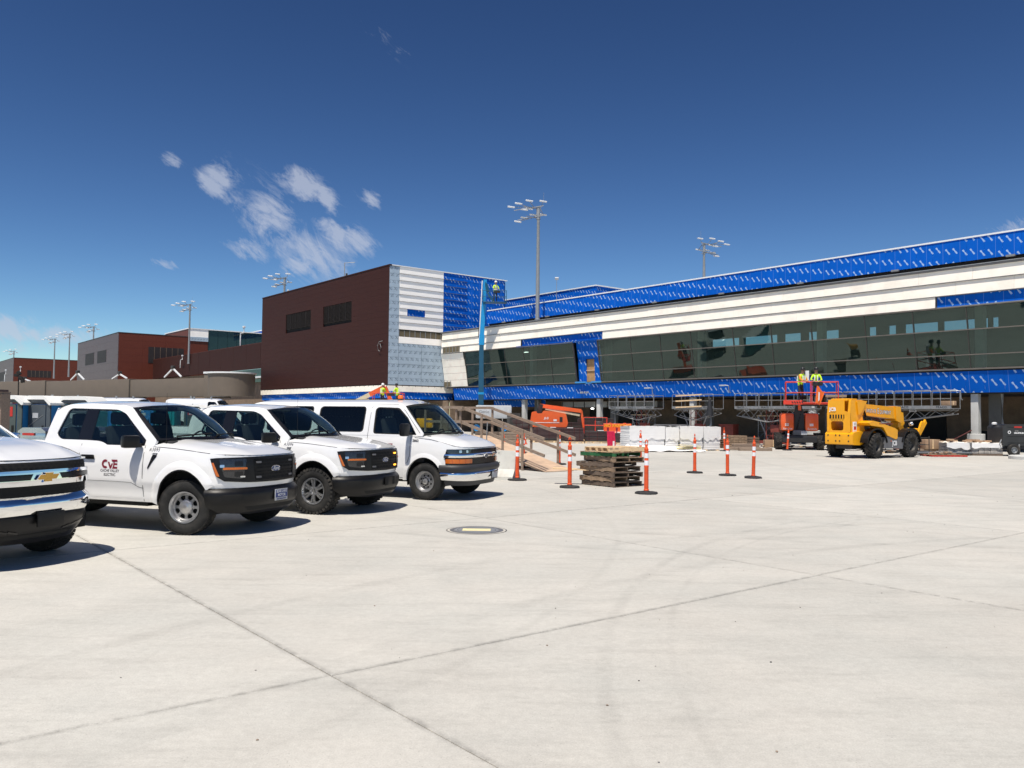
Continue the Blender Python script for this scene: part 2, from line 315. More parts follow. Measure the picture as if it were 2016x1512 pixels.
    def build(s, name, parent=None, auto=38, fix=True, uvm=False):
        me = bpy.data.meshes.new(name); me.from_pydata([tuple(v) for v in s.v], [], s.f)
        for k in s.mats: me.materials.append(MT[k])
        me.polygons.foreach_set('material_index', s.m); me.polygons.foreach_set('use_smooth', s.sm)
        if fix:
            bm = bmesh.new(); bm.from_mesh(me); bmesh.ops.recalc_face_normals(bm, faces=bm.faces[:]); bm.to_mesh(me); bm.free()
        if any(s.sm): me.set_sharp_from_angle(angle=R(auto))
        if uvm:
            uv = me.uv_layers.new(name='UVMap').data
            for p in me.polygons:
                hx = abs(p.normal.x) < abs(p.normal.y)
                for li in p.loop_indices:
                    co = me.vertices[me.loops[li].vertex_index].co; uv[li].uv = ((co.x if hx else -co.y), co.z)
        me.update(); o = bpy.data.objects.new(name, me); COL.objects.link(o)
        if parent is not None: o.parent = parent
        return o
def tag(o, label=None, cat=None, group=None, kind=None):
    if label: o['label'] = label
    if cat: o['category'] = cat
    if group: o['group'] = group
    if kind: o['kind'] = kind
    return o
def empty(name, loc=(0, 0, 0), rz=0, label=None, cat=None, group=None, kind=None):
    o = bpy.data.objects.new(name, None); COL.objects.link(o); o.location = loc; o.rotation_euler = (0, 0, rz); o.empty_display_size = .2
    return tag(o, label, cat, group, kind)
def copy_tree(o, parent=None):
    c_ = o.copy(); COL.objects.link(c_)
    if parent is not None: c_.parent = parent
    for ch in list(o.children): copy_tree(ch, c_)
    return c_
def inst(src, name, parent, loc, rz=None):              # another object on the same mesh
    o = bpy.data.objects.new(name, src.data); COL.objects.link(o); o.parent = parent; o.location = loc
    if rz is not None: o.rotation_euler = (0, 0, rz)
    return o
_txt = {}
def text_mesh(txt, size, bold=0.0, shear=0.0, space=1.0, sx=1.0, align='CENTER'):
    key = (txt, size, bold, shear, space, sx, align)
    if key in _txt: return _txt[key]
    cu = bpy.data.curves.new('lettering', 'FONT'); cu.body = txt; cu.size = size; cu.offset = bold; cu.shear = shear; cu.space_character = space
    cu.align_x = align; cu.align_y = 'CENTER'; cu.extrude = .0; cu.resolution_u = 3
    o = bpy.data.objects.new('lettering', cu); COL.objects.link(o); dg = bpy.context.evaluated_depsgraph_get(); dg.update()
    me = bpy.data.meshes.new_from_object(o.evaluated_get(dg)); vs = [Vector((v.co.x*sx, v.co.y, 0)) for v in me.vertices]; fs = [list(p.vertices) for p in me.polygons]
    bpy.data.objects.remove(o); bpy.data.curves.remove(cu); bpy.data.meshes.remove(me); _txt[key] = (vs, fs); return vs, fs
def add_text(mb, txt, size, m, c, ex, ey, **k):         # ex: reading direction, ey: up
    vs, fs = text_mesh(txt, size, **k); c, ex, ey = Vector(c), Vector(ex), Vector(ey)
    mb.add([c+ex*v.x+ey*v.y for v in vs], fs, m); return mb
def arc(cx_, cy_, r, a0, a1, n): return [(cx_+r*math.cos(R(a0+(a1-a0)*i/n)), cy_+r*math.sin(R(a0+(a1-a0)*i/n))) for i in range(n+1)]
def rrect(x0, y0, x1, y1, r, n=3):
    return arc(x1-r, y1-r, r, 0, 90, n)+arc(x0+r, y1-r, r, 90, 180, n)+arc(x0+r, y0+r, r, 180, 270, n)+arc(x1-r, y0+r, r, 270, 360, n)
def rpoly(pts, r, n=4):                                 # polygon with every corner rounded
    out = []; k = len(pts)
    for i in range(k):
        p0, p1, p2 = Vector(pts[i-1]), Vector(pts[i]), Vector(pts[(i+1) % k])
        rr = r[i] if isinstance(r, (list, tuple)) else r
        a = (p0-p1); b = (p2-p1); rr = min(rr, a.length*.45, b.length*.45); a.normalize(); b.normalize()
        s_, e_ = p1+a*rr, p1+b*rr
        for j in range(n+1):
            t = j/n; q = s_*(1-t)**2+p1*2*t*(1-t)+e_*t*t; out.append((q.x, q.y))
    return out
def patch(mb, poly, fn, m, holes=(), du=.25, dv=.12, th=0.0, sm=True, nrm=None, side=None):
    """2-D outline with holes, cut on a grid and laid on the surface fn(u,v); th>0 folds the rim inwards"""
    side = side or getattr(fn, 'side', 1)
    loops = [list(poly)]+[list(h) for h in holes]; bm = bmesh.new(); flat = [bm.verts.new((p[0], p[1], 0)) for l in loops for p in l]
    for t in tessellate_polygon([[Vector((p[0], p[1], 0)) for p in l] for l in loops]):
        try: bm.faces.new([flat[i] for i in t])
        except ValueError: pass
    us = [v.co.x for v in bm.verts]; vs_ = [v.co.y for v in bm.verts]
    for ax, lo, hi, d in ((0, min(us), max(us), du), (1, min(vs_), max(vs_), dv)):
        k = math.floor(lo/d)+1
        while k*d < hi-1e-5:
            co = [0, 0, 0]; no = [0, 0, 0]; co[ax] = k*d; no[ax] = 1
            bmesh.ops.bisect_plane(bm, geom=bm.verts[:]+bm.edges[:]+bm.faces[:], plane_co=co, plane_no=no, dist=1e-5); k += 1
    bm.verts.ensure_lookup_table(); bm.verts.index_update(); uv = [(v.co.x, v.co.y) for v in bm.verts]
    fs = [[v.index for v in f.verts] for f in bm.faces]; P = [Vector(fn(*q)) for q in uv]
    if th:
        n = len(P); Pn = []
        for (a, b) in uv:
            e = 1e-3; d1 = Vector(fn(a+e, b))-Vector(fn(a-e, b)); d2 = Vector(fn(a, b+e))-Vector(fn(a, b-e)); q = d1.cross(d2)
            Pn.append(q.normalized() if q.length > 0 else Vector((0, 0, 1)))
        sg = side; ring = {}
        for e in bm.edges:
            if len(e.link_faces) == 1:
                for v in e.verts:
                    if v.index not in ring: ring[v.index] = len(P); P.append(P[v.index]-Pn[v.index]*th*sg)
        for e in bm.edges:
            if len(e.link_faces) == 1:
                a, b = e.verts[0].index, e.verts[1].index; fs.append([a, b, ring[b], ring[a]])
    bm.free(); mb.add(P, fs, m, sm); return mb
def ribbon(mb, pts, w, fn, m, seg=.15):                 # a thin line of width w drawn on the surface fn
    P = []
    for i in range(len(pts)-1):
        a, b = Vector(pts[i]), Vector(pts[i+1]); k = max(1, int((b-a).length/seg))
        for j in range(k): P.append(a.lerp(b, j/k))
    P.append(Vector(pts[-1])); L = []; Rr = []
    for i, p in enumerate(P):
        d = (P[min(i+1, len(P)-1)]-P[max(i-1, 0)]).normalized(); n_ = Vector((-d.y, d.x))*w/2; L.append(fn(*(p+n_))); Rr.append(fn(*(p-n_)))
    n = len(P); mb.add(L+Rr, [(i, i+1, n+i+1, n+i) for i in range(n-1)], m, True); return mb
def mirror(mb, y=True):                                  # a copy of the mesh on the other side
    o = MB(); o.v = [Vector((v.x, -v.y, v.z)) for v in mb.v]; o.f = [f[::-1] for f in mb.f]; o.m = list(mb.m); o.mats = list(mb.mats); o.sm = list(mb.sm); return o
# ------------------------------------------------------------------ vehicles
def lerp_tab(t, z):
    if z <= t[0][0]: return t[0][1]
    for (a, b), (c_, d) in zip(t, t[1:]):
        if z <= c_:
            k = (z-a)/(c_-a); return b+(d-b)*k
    return t[-1][1]
def smooth_tab(t, z, h=.03): return (lerp_tab(t, z-h)+2*lerp_tab(t, z)+lerp_tab(t, z+h))/4
class Body:
    """plan outline from the centre of the nose round the right side to the tail, drawn in by inset(z)"""
    def __init__(s, nose, hw, tail, inset):
        P = [Vector(p) for p in nose]+[Vector((tail, hw))]
        Q = []                                          # Catmull-Rom through the nose
        for i in range(len(P)-2):
            p0 = P[i-1] if i else Vector((P[0].x, -P[1].y)); p1, p2 = P[i], P[i+1]; p3 = P[i+2] if i < len(P)-3 else Vector((p2.x-.25, hw))
            for j in range(8):
                t = j/8; Q.append(.5*((2*p1)+(p2-p0)*t+(2*p0-5*p1+4*p2-p3)*t*t+(3*p1-p0-3*p2+p3)*t**3))
        Q += [P[-2], P[-1]]; s.Q = Q; s.L = [0.0]
        for a, b in zip(Q, Q[1:]): s.L.append(s.L[-1]+(b-a).length)
        s.xs = P[-2].x; s.ss = s.L[-2]; s.inset = inset; s.hw = hw
    def cur(s, t):
        t = min(max(t, 0), s.L[-1]-1e-6); i = 0
        while i < len(s.L)-2 and s.L[i+1] < t: i += 1
        k = (t-s.L[i])/(s.L[i+1]-s.L[i]); a, b = s.Q[i], s.Q[i+1]; p = a.lerp(b, k)
        def nr(j):
            a_, b_ = s.Q[max(j-1, 0)], s.Q[min(j+1, len(s.Q)-1)]
            if j == 0: return Vector((1, 0))
            d = (b_-a_).normalized(); return Vector((d.y, -d.x))
        n = nr(i).lerp(nr(i+1), k).normalized(); return p, n
    def sx(s, x): return s.ss+(s.xs-x)                   # arclength of a side x (x behind the nose)
    def sf(s, off=0.0, ins=None, rake=0.0):
        tb = ins or s.inset
        def f(t, z):
            p, n = s.cur(abs(t)); d = off-smooth_tab(tb, z); q = p+n*d
            return (q.x-rake*(z-.7), (-q.y if t >= 0 else q.y), z)
        f.side = -1; return f
def orient(mb, c):                                       # make every face look away from c
    c = Vector(c)
    for i, f in enumerate(mb.f):
        a, b, d = mb.v[f[0]], mb.v[f[1]], mb.v[f[2]]; n = (b-a).cross(d-a); m = sum((mb.v[k] for k in f), Vector())/len(f)
        if n.dot(m-c) < 0: mb.f[i] = f[::-1]
    return mb
def wheel(parent, loc, R_, W, style, side=-1, steer=0.0, tread=True, at=False):
    w = empty('wheel', loc, steer); w.parent = parent
    s = side; rr = R_*.555
    m = MB()
    prof = [(rr-.005, -W*.40), (rr+.02, -W*.47), (R_*.78, -W*.52), (R_*.93, -W*.47), (R_*.985, -W*.38), (R_-.004, -W*.2), (R_-.004, W*.2), (R_*.985, W*.38), (R_*.93, W*.47), (R_*.78, W*.52), (rr+.02, W*.47), (rr-.005, W*.40)]
    m.lathe(prof, 'rubber', axis='Y', n=48)
    nb = 34 if at else 46
    if tread:
        for i in range(nb):
            for k, yy in enumerate((-.40, -.2, 0, .2, .40)):
                t = 2*math.pi*(i+(k % 2)*.5)/nb; ct, st = math.cos(t), math.sin(t)
                q = Matrix.Rotation(-t, 3, 'Y')
                dx = (.016 if at else .009); rad = R_-dx*.3-(.012 if abs(yy) > .3 else 0)
                m.box((rad*ct, yy*W, rad*st), (dx, W*(.17 if abs(yy) < .3 else .16), 2*math.pi*R_/nb*(.62 if at else .74)), 'tread_rubber', rot=q)
                if at and abs(yy) > .3:
                    rad = R_*.945; m.box((rad*ct, math.copysign(W*.50, yy), rad*st), (.045, .014, 2*math.pi*R_/nb*.55), 'tread_rubber', rot=q)
    m.build('tyre', w)
    y = lambda d: s*d*1.0                                # towards the outside
    m = MB(); fm = 'alloy' if style == 'alloy' else 'steel_wheel'
    m.lathe([(rr, y(W*.47)), (rr+.008, y(W*.485)), (rr-.012, y(W*.47)), (rr-.03, y(W*.36)), (rr-.04, y(W*.1)), (rr-.03, y(-W*.4))], fm, axis='Y', n=48)
    m.lathe([(rr-.04, y(W*.02)), (.02, y(W*.02))], 'gap_black', axis='Y', n=32)
    if style == 'alloy':
        for i in range(6):
            for sg in (-1, 1):
                a = R(60*i+90); b = a+sg*R(8.5); c0 = a+sg*R(10)
                m.bar((.05*math.cos(c0), y(W*.33), .05*math.sin(c0)), ((rr-.02)*math.cos(b), y(W*.40), (rr-.02)*math.sin(b)), .034, .034, fm, up=(0, 1, 0))
        m.lathe([(.085, y(W*.26)), (.082, y(W*.38)), (.045, y(W*.40)), (.042, y(W*.36)), (.0, y(W*.36))], fm, axis='Y', n=24)
        for i in range(6):
            a = R(60*i+60); m.cyl((.062*math.cos(a), y(W*.36), .062*math.sin(a)), (.062*math.cos(a), y(W*.42), .062*math.sin(a)), .008, 'lamp_chrome', 6)
    else:
        nh = 8; holes = []
        ri, ro = (.115, .165) if style == 'steel' else (.105, .15)
        for i in range(nh):
            a = 2*math.pi*(i+.5)/nh
            if style == 'steel':
                h = [(ri+.004, -.030), (ro, -.044), (ro+.012, 0), (ro, .044), (ri+.004, .030), (ri-.008, 0)]
            else: h = [(ri, -.018), (ro-.02, -.028), (ro, 0), (ro-.02, .028), (ri, .018)]
            h = rpoly([(x*math.cos(a)-z*math.sin(a), x*math.sin(a)+z*math.cos(a)) for x, z in h], .012, 2); holes.append(h)
        outer = [((rr-.032)*math.cos(2*math.pi*i/40), (rr-.032)*math.sin(2*math.pi*i/40)) for i in range(40)]
        y0, y1 = sorted((y(W*.16), y(W*.22))); m.prism(outer, y0, y1, fm, 'XZ', holes)
        m.lathe([(rr-.03, y(W*.3)), (rr-.045, y(W*.22))], fm, axis='Y', n=40)
        m.lathe([(.108, y(W*.22)), (.100, y(W*.30)), (.094, y(W*.31))], fm, axis='Y', n=32)
        if style != 'steel':
            for i in range(8):
                a = R(45*i); m.cyl((.082*math.cos(a), y(W*.24), .082*math.sin(a)), (.082*math.cos(a), y(W*.36), .082*math.sin(a)), .013, 'gloss_black', 6)
    m.build('rim', w)
    if style == 'steel':
        m = MB(); m.lathe([(.094, y(W*.28)), (.09, y(W*.33)), (.078, y(W*.345)), (.05, y(W*.34)), (.046, y(W*.35)), (0, y(W*.352))], 'steel_wheel', axis='Y', n=32); m.build('hub_cap', w)
    elif style == 'van':
        m = MB(); m.lathe([(.062, y(W*.26)), (.058, y(W*.42)), (.03, y(W*.46)), (0, y(W*.46))], 'chrome_dull', axis='Y', n=20); m.build('hub_cap', w)
    return w
def arch_pts(cx_, z0, rx, rz, a0, a1, n=16): return [(cx_+rx*math.cos(R(a0+(a1-a0)*i/n)), z0+rz*math.sin(R(a0+(a1-a0)*i/n))) for i in range(n+1)]
def wheel_liner(mb, cx_, z0, rx, rz, yo, yi):
    pts = arch_pts(cx_, z0, rx, rz, -12, 192, 18)
    for s in (-1, 1):
        vs = [(x, s*yo, z) for x, z in pts]+[(x, s*yi, z) for x, z in pts]; n = len(pts)
        mb.add(vs, [(i, i+1, n+i+1, n+i) for i in range(n-1)], 'gap_black', True)
def seat(parent, x, y, z, w=.5, head=True):
    m = MB(); m.bbox((x, y, z+.08), (.5, w, .16), 'seat_cloth', .05)
    rot = Matrix.Rotation(R(-14), 3, 'Y'); m.bbox((x-.27, y, z+.42), (.13, w, .66), 'seat_cloth', .06, rot=rot)
    if head: m.bbox((x-.37, y, z+.86), (.11, .27, .2), 'seat_cloth', .05); m.cyl((x-.35, y-.06, z+.7), (x-.36, y-.06, z+.82), .008, 'chrome_dull', 6); m.cyl((x-.35, y+.06, z+.7), (x-.36, y+.06, z+.82), .008, 'chrome_dull', 6)
    return m.build('seat', parent)
def steering(parent, x, y, z):
    m = MB(); n = 20; rot = Matrix.Rotation(R(-62), 3, 'Y'); c_ = Vector((x, y, z)); pts = [c_+rot@Vector((.19*math.cos(2*math.pi*i/n), .19*math.sin(2*math.pi*i/n), 0)) for i in range(n+1)]
    m.tube(pts, .014, 'dash', 6); m.cyl(c_, c_+rot@Vector((0, 0, -.25)), .03, 'dash', 8); m.bbox(c_, (.12, .08, .05), 'dash', .02, rot=rot)
    m.bar(c_+rot@Vector((0, -.18, 0)), c_+rot@Vector((0, .18, 0)), .03, .015, 'dash'); m.build('steering_wheel', parent)
def on_side(y):                                          # frame for lettering on the right-hand side
    return (1, 0, 0), (0, 0, 1)
def hood_mesh(B, s_c, e_, zc, xback, yback, off=.003, nu=24, nv=14, bulge=0.0):
    """top of the bonnet: boundary on the body outline at height e_(x), crowned to zc(x) in the middle"""
    m = MB(); P = []; fr = B.sf(off)
    for j in range(nv+1):
        v = j/nv
        for i in range(nu+1):
            u = -1+2*i/nu; F_ = Vector(fr(u*s_c, e_(9)))
            Sd = Vector(fr(B.ss*0+s_c, e_(9)))
            xs_ = Sd.x+(xback[0]-Sd.x)*v; x = F_.x+(xback[1]*(1-u*u)+xback[0]*u*u-F_.x)*v
            yl = abs(Vector(fr(B.sx(min(xs_, B.xs-.001)), e_(xs_))).y) if xs_ < B.xs else abs(Vector(fr(s_c+(B.ss-s_c)*min(1, (Sd.x-xs_)/(Sd.x-B.xs)), e_(xs_))).y)
            y = -u*(abs(F_.y/u)*(1-v)**3+(yl)*(1-(1-v)**3)) if False else None
            yr = -F_.y/(abs(Sd.y))*yl if Sd.y else 0
            a = 1-abs(yr/yl)**4 if yl else 1; fo = 1-(1-min(1, v*3.2))**2
            z = e_(x)+(zc(x)-e_(x))*a*(.25+.75*fo)
            if bulge: z += bulge*math.exp(-((abs(yr/yl)-.52)/.10)**2)*min(1, v*4)
            P.append((x, -yr, z))
    fs = [(j*(nu+1)+i, j*(nu+1)+i+1, (j+1)*(nu+1)+i+1, (j+1)*(nu+1)+i) for j in range(nv) for i in range(nu)]
    m.add(P, fs, 'white_paint', True); return m
def grid_mesh(fn, nu, nv, m, mb=None):
    mb = mb or MB(); P = [fn(i/nu, j/nv) for j in range(nv+1) for i in range(nu+1)]
    return mb.add(P, [(j*(nu+1)+i, j*(nu+1)+i+1, (j+1)*(nu+1)+i+1, (j+1)*(nu+1)+i) for j in range(nv) for i in range(nu)], m, True)
def both(name, mb, parent, auto=38, fix=True):
    a = mb.build(name, parent, auto, fix); b = mirror(mb).build(name, parent, auto, fix); return a, b
def mirror_housing(parent, c, d, m='black_plastic', arm=.2, ang=0.0):
    for s in (-1, 1):
        mb = MB(); mb.bbox((c[0], s*c[1], c[2]), d, m, .045, rz=s*R(ang)); mb.bbox((c[0]+.03, s*(c[1]-d[1]/2-arm/2+.03), c[2]-d[2]*.3), (.07, arm, .06), m, .02)
        mb.box((c[0]-(d[0]/2+.001)*math.cos(R(ang)), s*(c[1]-(d[0]/2)*math.sin(R(ang))), c[2]), (.004, d[1]*.82, d[2]*.78), 'chrome', rz=s*R(ang)); mb.build('wing_mirror', parent)
def ford_oval(mb, x, y, z, w=.23, h=.088, face='front'):
    for k, (sc, mm, o) in enumerate(((1.0, 'chrome', 0), (.9, 'ford_blue', .004))):
        mb.prism([(y+w/2*sc*math.cos(2*math.pi*i/28), z+h/2*sc*math.sin(2*math.pi*i/28)) for i in range(28)], x, x+.012+o, mm, 'YZ')
    add_text(mb, 'Ford', .068, 'white_print', (x+.018, y, z), (0, 1, 0), (0, 0, 1), bold=.0012, shear=.35)
def bowtie(w, h):
    return [(-w*.5, -h*.16), (-w*.36, h*.30), (-w*.14, h*.30), (-w*.16, h*.5), (w*.22, h*.5), (w*.19, h*.30), (w*.5, h*.30), (w*.36, -h*.24), (w*.14, -h*.24), (w*.16, -h*.5), (-w*.22, -h*.5), (-w*.19, -h*.24), (-w*.44, -h*.24)]
def cve_logo(mb, x, y, z, k=1.0):
    ex, ez = Vector((1, 0, 0)), Vector((0, 0, 1)); P = lambda a, b: (x+a*k, y, z+b*k)
    ring = arc(-.075, .0, .062, 55, 305, 14); inn = arc(-.075, .0, .030, 305, 55, 14)
    poly = ring+inn; tr = tessellate_polygon([[Vector((p[0], p[1], 0)) for p in poly]]); mb.add([P(*p) for p in poly], tr, 'maroon')
    for q in ([(-.035, .03), (-.005, .03), (.018, -.02), (.035, .01), (.06, .01), (.028, -.062), (.004, -.062)],
              [(.03, .062), (.135, .062), (.135, .034), (.085, .034), (.085, .014), (.135, .014), (.135, -.012), (.085, -.012), (.085, -.034), (.135, -.034), (.135, -.062), (.045, -.062), (.062, -.02), (.068, .034), (.042, .034)]):
        mb.add([P(*p) for p in q], tessellate_polygon([[Vector((p[0], p[1], 0)) for p in q]]), 'maroon')
# ---------------------------------------------------------------- half-ton pickup
T_GH = [(1.2, .955), (1.25, .935), (1.35, .895), (1.6, .82), (1.85, .735), (1.92, .68)]
def pickup(label, tall_tyres=False, steer=0.0, number='A3095', plate=True, strobes=False, extras=True):
    root = empty('pickup_truck', label=label, cat='pickup truck')
    INS = [(.40, .07), (.46, .05), (.52, .035), (.60, .035), (.68, .02), (.745, .0), (1.0, .0), (1.10, .012), (1.17, .024), (1.22, .036), (1.28, .058), (1.36, .095)]
    B = Body([(.875, 0), (.870, .25), (.840, .45), (.78, .62), (.695, .75), (.59, .86), (.46, .935), (.20, .985)], .985, -4.95, INS)
    f0 = B.sf(0); fo = lambda o: B.sf(o)
    e_ = lambda x: lerp_tab([(-.7, 1.285), (-.3, 1.268), (0, 1.245), (.4, 1.205), (.8, 1.165)], x)
    # side body panel with wheel openings, z measured from the ground
    s_ = B.sx
    fa = arch_pts(-.03, .42, .475, .545, 30, 180); ra = arch_pts(-3.69, .42, .475, .545, 0, 180)
    top = [(s_(-4.95), 1.33), (s_(-2.84), 1.33), (s_(-2.82), 1.29), (s_(-.7), 1.285)]+[(s_(x), e_(x)) for x in (-.3, 0, .2)]+[(B.ss-.2, e_(.38)), (B.ss-.42, e_(.6)), (.85, e_(.72)), (.45, e_(.83)), (0, e_(.87))]
    body = [(0, .70), (.6, .70), (B.ss-.18, .69)]+[(s_(x), z) for x, z in fa]+[(s_(-.52), .45), (s_(-2.0), .45), (s_(-3.2), .45)]+[(s_(x), z) for x, z in ra]+[(s_(-4.2), .48), (s_(-4.95), .52)]+top
    m = MB(); patch(m, body, f0, 'white_paint', du=.12, dv=.06, th=.05)
    mm = mirror(m); m.add(mm.v, mm.f, 'white_paint', True)
    # tailgate and bed
    m.box((-4.95, 0, .93), (.05, 1.84, .82), 'white_paint'); m.b2((-4.93, -.90, 1.31), (-2.84, -.80, 1.335), 'white_paint'); m.b2((-4.93, .80, 1.31), (-2.84, .90, 1.335), 'white_paint')
    m.b2((-4.93, -.80, .85), (-2.84, .80, .87), 'black_plastic'); m.b2((-4.93, -.81, .86), (-2.84, -.80, 1.33), 'white_paint'); m.b2((-4.93, .80, .86), (-2.84, .81, 1.33), 'white_paint')
    m.b2((-4.93, -.80, .86), (-4.9, .80, 1.33), 'white_paint')
    m.build('body', root, 32)
    m = MB(); m.b2((-4.8, -.60, .36), (.62, .60, .80), 'gap_black'); m.b2((-2.8, -.90, .44), (-.5, .90, .50), 'gap_black'); m.b2((-.5, -.80, .80), (.40, .80, 1.12), 'gap_black'); m.b2((.4, -.60, .80), (.70, .60, 1.12), 'gap_black'); m.b2((-4.9, -.86, .5), (-4.25, .86, .8), 'gap_black')
    m.b2((-2.8, -.88, .5), (-.45, .88, .9), 'gap_black'); m.b2((-2.95, -.72, .36), (-.9, -.60, .42), 'black_plastic')
    wheel_liner(m, -.03, .42, .47, .54, .93, .58); wheel_liner(m, -3.69, .42, .47, .54, .93, .58); m.build('underbody', root)
    # arch mouldings
    for cx_, a0 in ((-.03, 27), (-3.69, 0)):
        o = arch_pts(cx_, .42, .61, .665, a0+2, 176, 20); i_ = arch_pts(cx_, .42, .47, .54, 180, a0, 20)
        ring = [(s_(x), z) for x, z in o+i_]
        def fl(t, z, c_=cx_):
            x = B.xs-(t-B.ss); d = math.hypot((x-c_)/.61, (z-.42)/.665); k = max(0, min(1, (1.0-d)/.22)); return B.sf(.004+.030*math.sin(k*math.pi/2)**.7)(t, z)
        mb = MB(); patch(mb, ring, fl, 'white_paint', du=.08, dv=.05, th=.05, side=-1); both('arch_moulding', mb, root, 50)
        mb = MB(); i2 = arch_pts(cx_, .42, .448, .518, a0, 180, 20); ring = [(s_(x), z) for x, z in i2+i_]; patch(mb, ring, B.sf(.028), 'black_plastic', du=.1, dv=.08, th=.1); both('arch_lip', mb, root, 50)
    # bonnet
    zc = lambda x: lerp_tab([(-.6, 1.40), (-.3, 1.372), (0, 1.34), (.4, 1.285), (.7, 1.225), (.87, 1.178)], x)
    hood_mesh(B, B.ss-.40, e_, zc, (-.66, -.33), None, bulge=.010).build('bonnet', root, 60)
    m = MB()
    for s in (1, -1): ribbon(m, [(s*(B.ss-.46), e_(.6)-.006), (s*(B.ss-.2), e_(.38)-.004), (s*s_(.1), e_(.1)-.002)]+[(s*s_(x), e_(x)-.002) for x in (-.2, -.5, -.62)], .007, fo(.0035), 'gap_black')
    # door gaps
    mdoor = []
    for s in (1, -1):
        G = lambda pts, w=.008: ribbon(m, [(s*s_(x), z) for x, z in pts], w, fo(.0045), 'gap_black')
        G([(-.775, 1.30), (-.765, 1.0), (-.77, .66), (-.76, .46)]); G([(-2.03, 1.30), (-2.02, .74), (-2.05, .46)])
        G([(-2.83, 1.30), (-2.83, .46)]); G([(-.76, .655), (-.86, .675), (-.98, .735), (-1.3, .742), (-2.83, .745)], .006)
    m.build('panel_gap', root)
    # doors as their own skins
    for (xa, xb) in ((-.785, -2.015), (-2.04, -2.80)):
        pl = [(s_(xa), .50), (s_(xb), .50), (s_(xb), 1.285), (s_(xa), 1.285)]; mb = MB(); patch(mb, rpoly(pl, .03), fo(.002), 'white_paint', du=.14, dv=.05)
        for sgn, q in ((1, mb), (-1, mirror(mb))):
            d = q.build('door', root, 50)
            if xa > -1:
                h = MB(); h.bbox((-1.82, -sgn*1.012, 1.118), (.24, .03, .035), 'black_plastic', .012); h.bbox((-1.80, -sgn*.988, 1.095), (.17, .012, .06), 'gap_black', .005); h.build('handle', d)
    # cab: side frames, roof, screens
    def gy(z): return smooth_tab(T_GH, z, .02)
    def gs(o=0): return lambda x, z: (x, -(gy(z)+o), z)
    dlo = rpoly([(-2.62, 1.43), (-2.50, 1.355), (-1.95, 1.35), (-1.66, 1.34), (-1.40, 1.238), (-.80, 1.226), (-.80, 1.37), (-1.32, 1.765), (-1.50, 1.83), (-2.50, 1.845)], [.05, .07, .01, .1, .08, .01, .01, .05, .08, .08], 4)
    frame = rpoly([(-.64, 1.24), (-.60, 1.37), (-1.23, 1.862), (-1.42, 1.90), (-2.1, 1.925), (-2.58, 1.90), (-2.76, 1.80), (-2.83, 1.34), (-2.84, 1.24)], [.02, .02, .05, .05, .05, .12, .10, .03, .01])
    m = MB(); patch(m, frame, gs(), 'white_paint', holes=[dlo], du=.12, dv=.05, th=.04); mm = mirror(m); m.add(mm.v, mm.f, 'white_paint', True)
    def zr(x): return lerp_tab([(-2.78, 1.80), (-2.7, 1.86), (-2.58, 1.90), (-2.1, 1.925), (-1.6, 1.912), (-1.42, 1.90), (-1.23, 1.862)], x)
    def roof(u, v):
        a = -1+2*u; xf = -1.23+.17*(1-a*a); xb = -2.76-.02*(1-a*a); x = xf+(xb-xf)*v; ze = zr(min(-1.23, x)) if x < -1.23 else 1.862
        y = -a*(gy(ze)+.001); z = ze+.05*(1-abs(a)**2.6)*(1 if v < .93 else .6); return (x, y, z-.004*(1-min(1, v*6)))
    grid_mesh(roof, 18, 16, 'white_paint', m)
    for s in (1, -1): m.add([(x, s*(gy(z)+.002), z) for x, z in []], [], 'white_paint')
    # rear wall of the cab, painted with a window
    rearf = lambda y, z: (-2.80+.07*max(0, (z-1.5)/.35) if z > 1.5 else -2.80, y, z)
    patch(m, [(-.93, 1.24), (.93, 1.24), (.86, 1.42), (.73, 1.84), (-.73, 1.84), (-.86, 1.42)], rearf, 'white_paint', holes=[rrect(-.66, 1.42, .66, 1.80, .05)], du=.3, dv=.15, th=.03)
    m.b2((-2.81, -.9, .86), (-2.79, .9, 1.30), 'white_paint')
    m.build('cab', root, 40)
    mb = MB(); patch(mb, rrect(-.65, 1.43, .65, 1.79, .05), lambda y, z: (rearf(y, z)[0]+.01, y, z), 'auto_glass', du=2, dv=1); orient(mb, (-1.8, 0, 1.4)).build('rear_window', root, fix=False)
    # side glass and black pillar trim
    win1 = rpoly([(-2.60, 1.43), (-2.49, 1.367), (-2.16, 1.362), (-2.14, 1.832), (-2.49, 1.832)], [.04, .06, .01, .01, .06])
    win2 = rpoly([(-1.885, 1.36), (-1.66, 1.352), (-1.39, 1.250), (-.86, 1.24), (-.86, 1.34), (-1.33, 1.75), (-1.50, 1.818), (-1.90, 1.830)], [.01, .1, .08, .01, .01, .05, .08, .01])
    mb = MB(); patch(mb, dlo, gs(-.012), 'gloss_black', holes=[win1, win2], du=.2, dv=.1, th=.02); both('window_trim', mb, root)
    for wn in (win1, win2):
        mb = MB(); patch(mb, wn, gs(-.014), 'auto_glass', du=.3, dv=.1)
        orient(mb, (-1.8, 0, 1.2)).build('side_window', root, 60, fix=False); orient(mirror(mb), (-1.8, 0, 1.2)).build('side_window', root, 60, fix=False)
    def ws(u, v, o=0.0):                                 # windscreen: u 0..1 across, v 0 base .. 1 top
        a = -1+2*u; b0 = Vector((-.60+.29*(1-abs(a)**2.2), -a*.885, 1.372+.018*(1-a*a))); t0 = Vector((-1.235+.175*(1-a*a), -a*.725, 1.864+.049*(1-a*a)))
        p = b0.lerp(t0, v); p += Vector((.045, 0, .05))*math.sin(math.pi*v)*.8*(1-.92*a**4)+Vector((0, -a*.012*math.sin(math.pi*v), 0)); return p+Vector((o, 0, o))
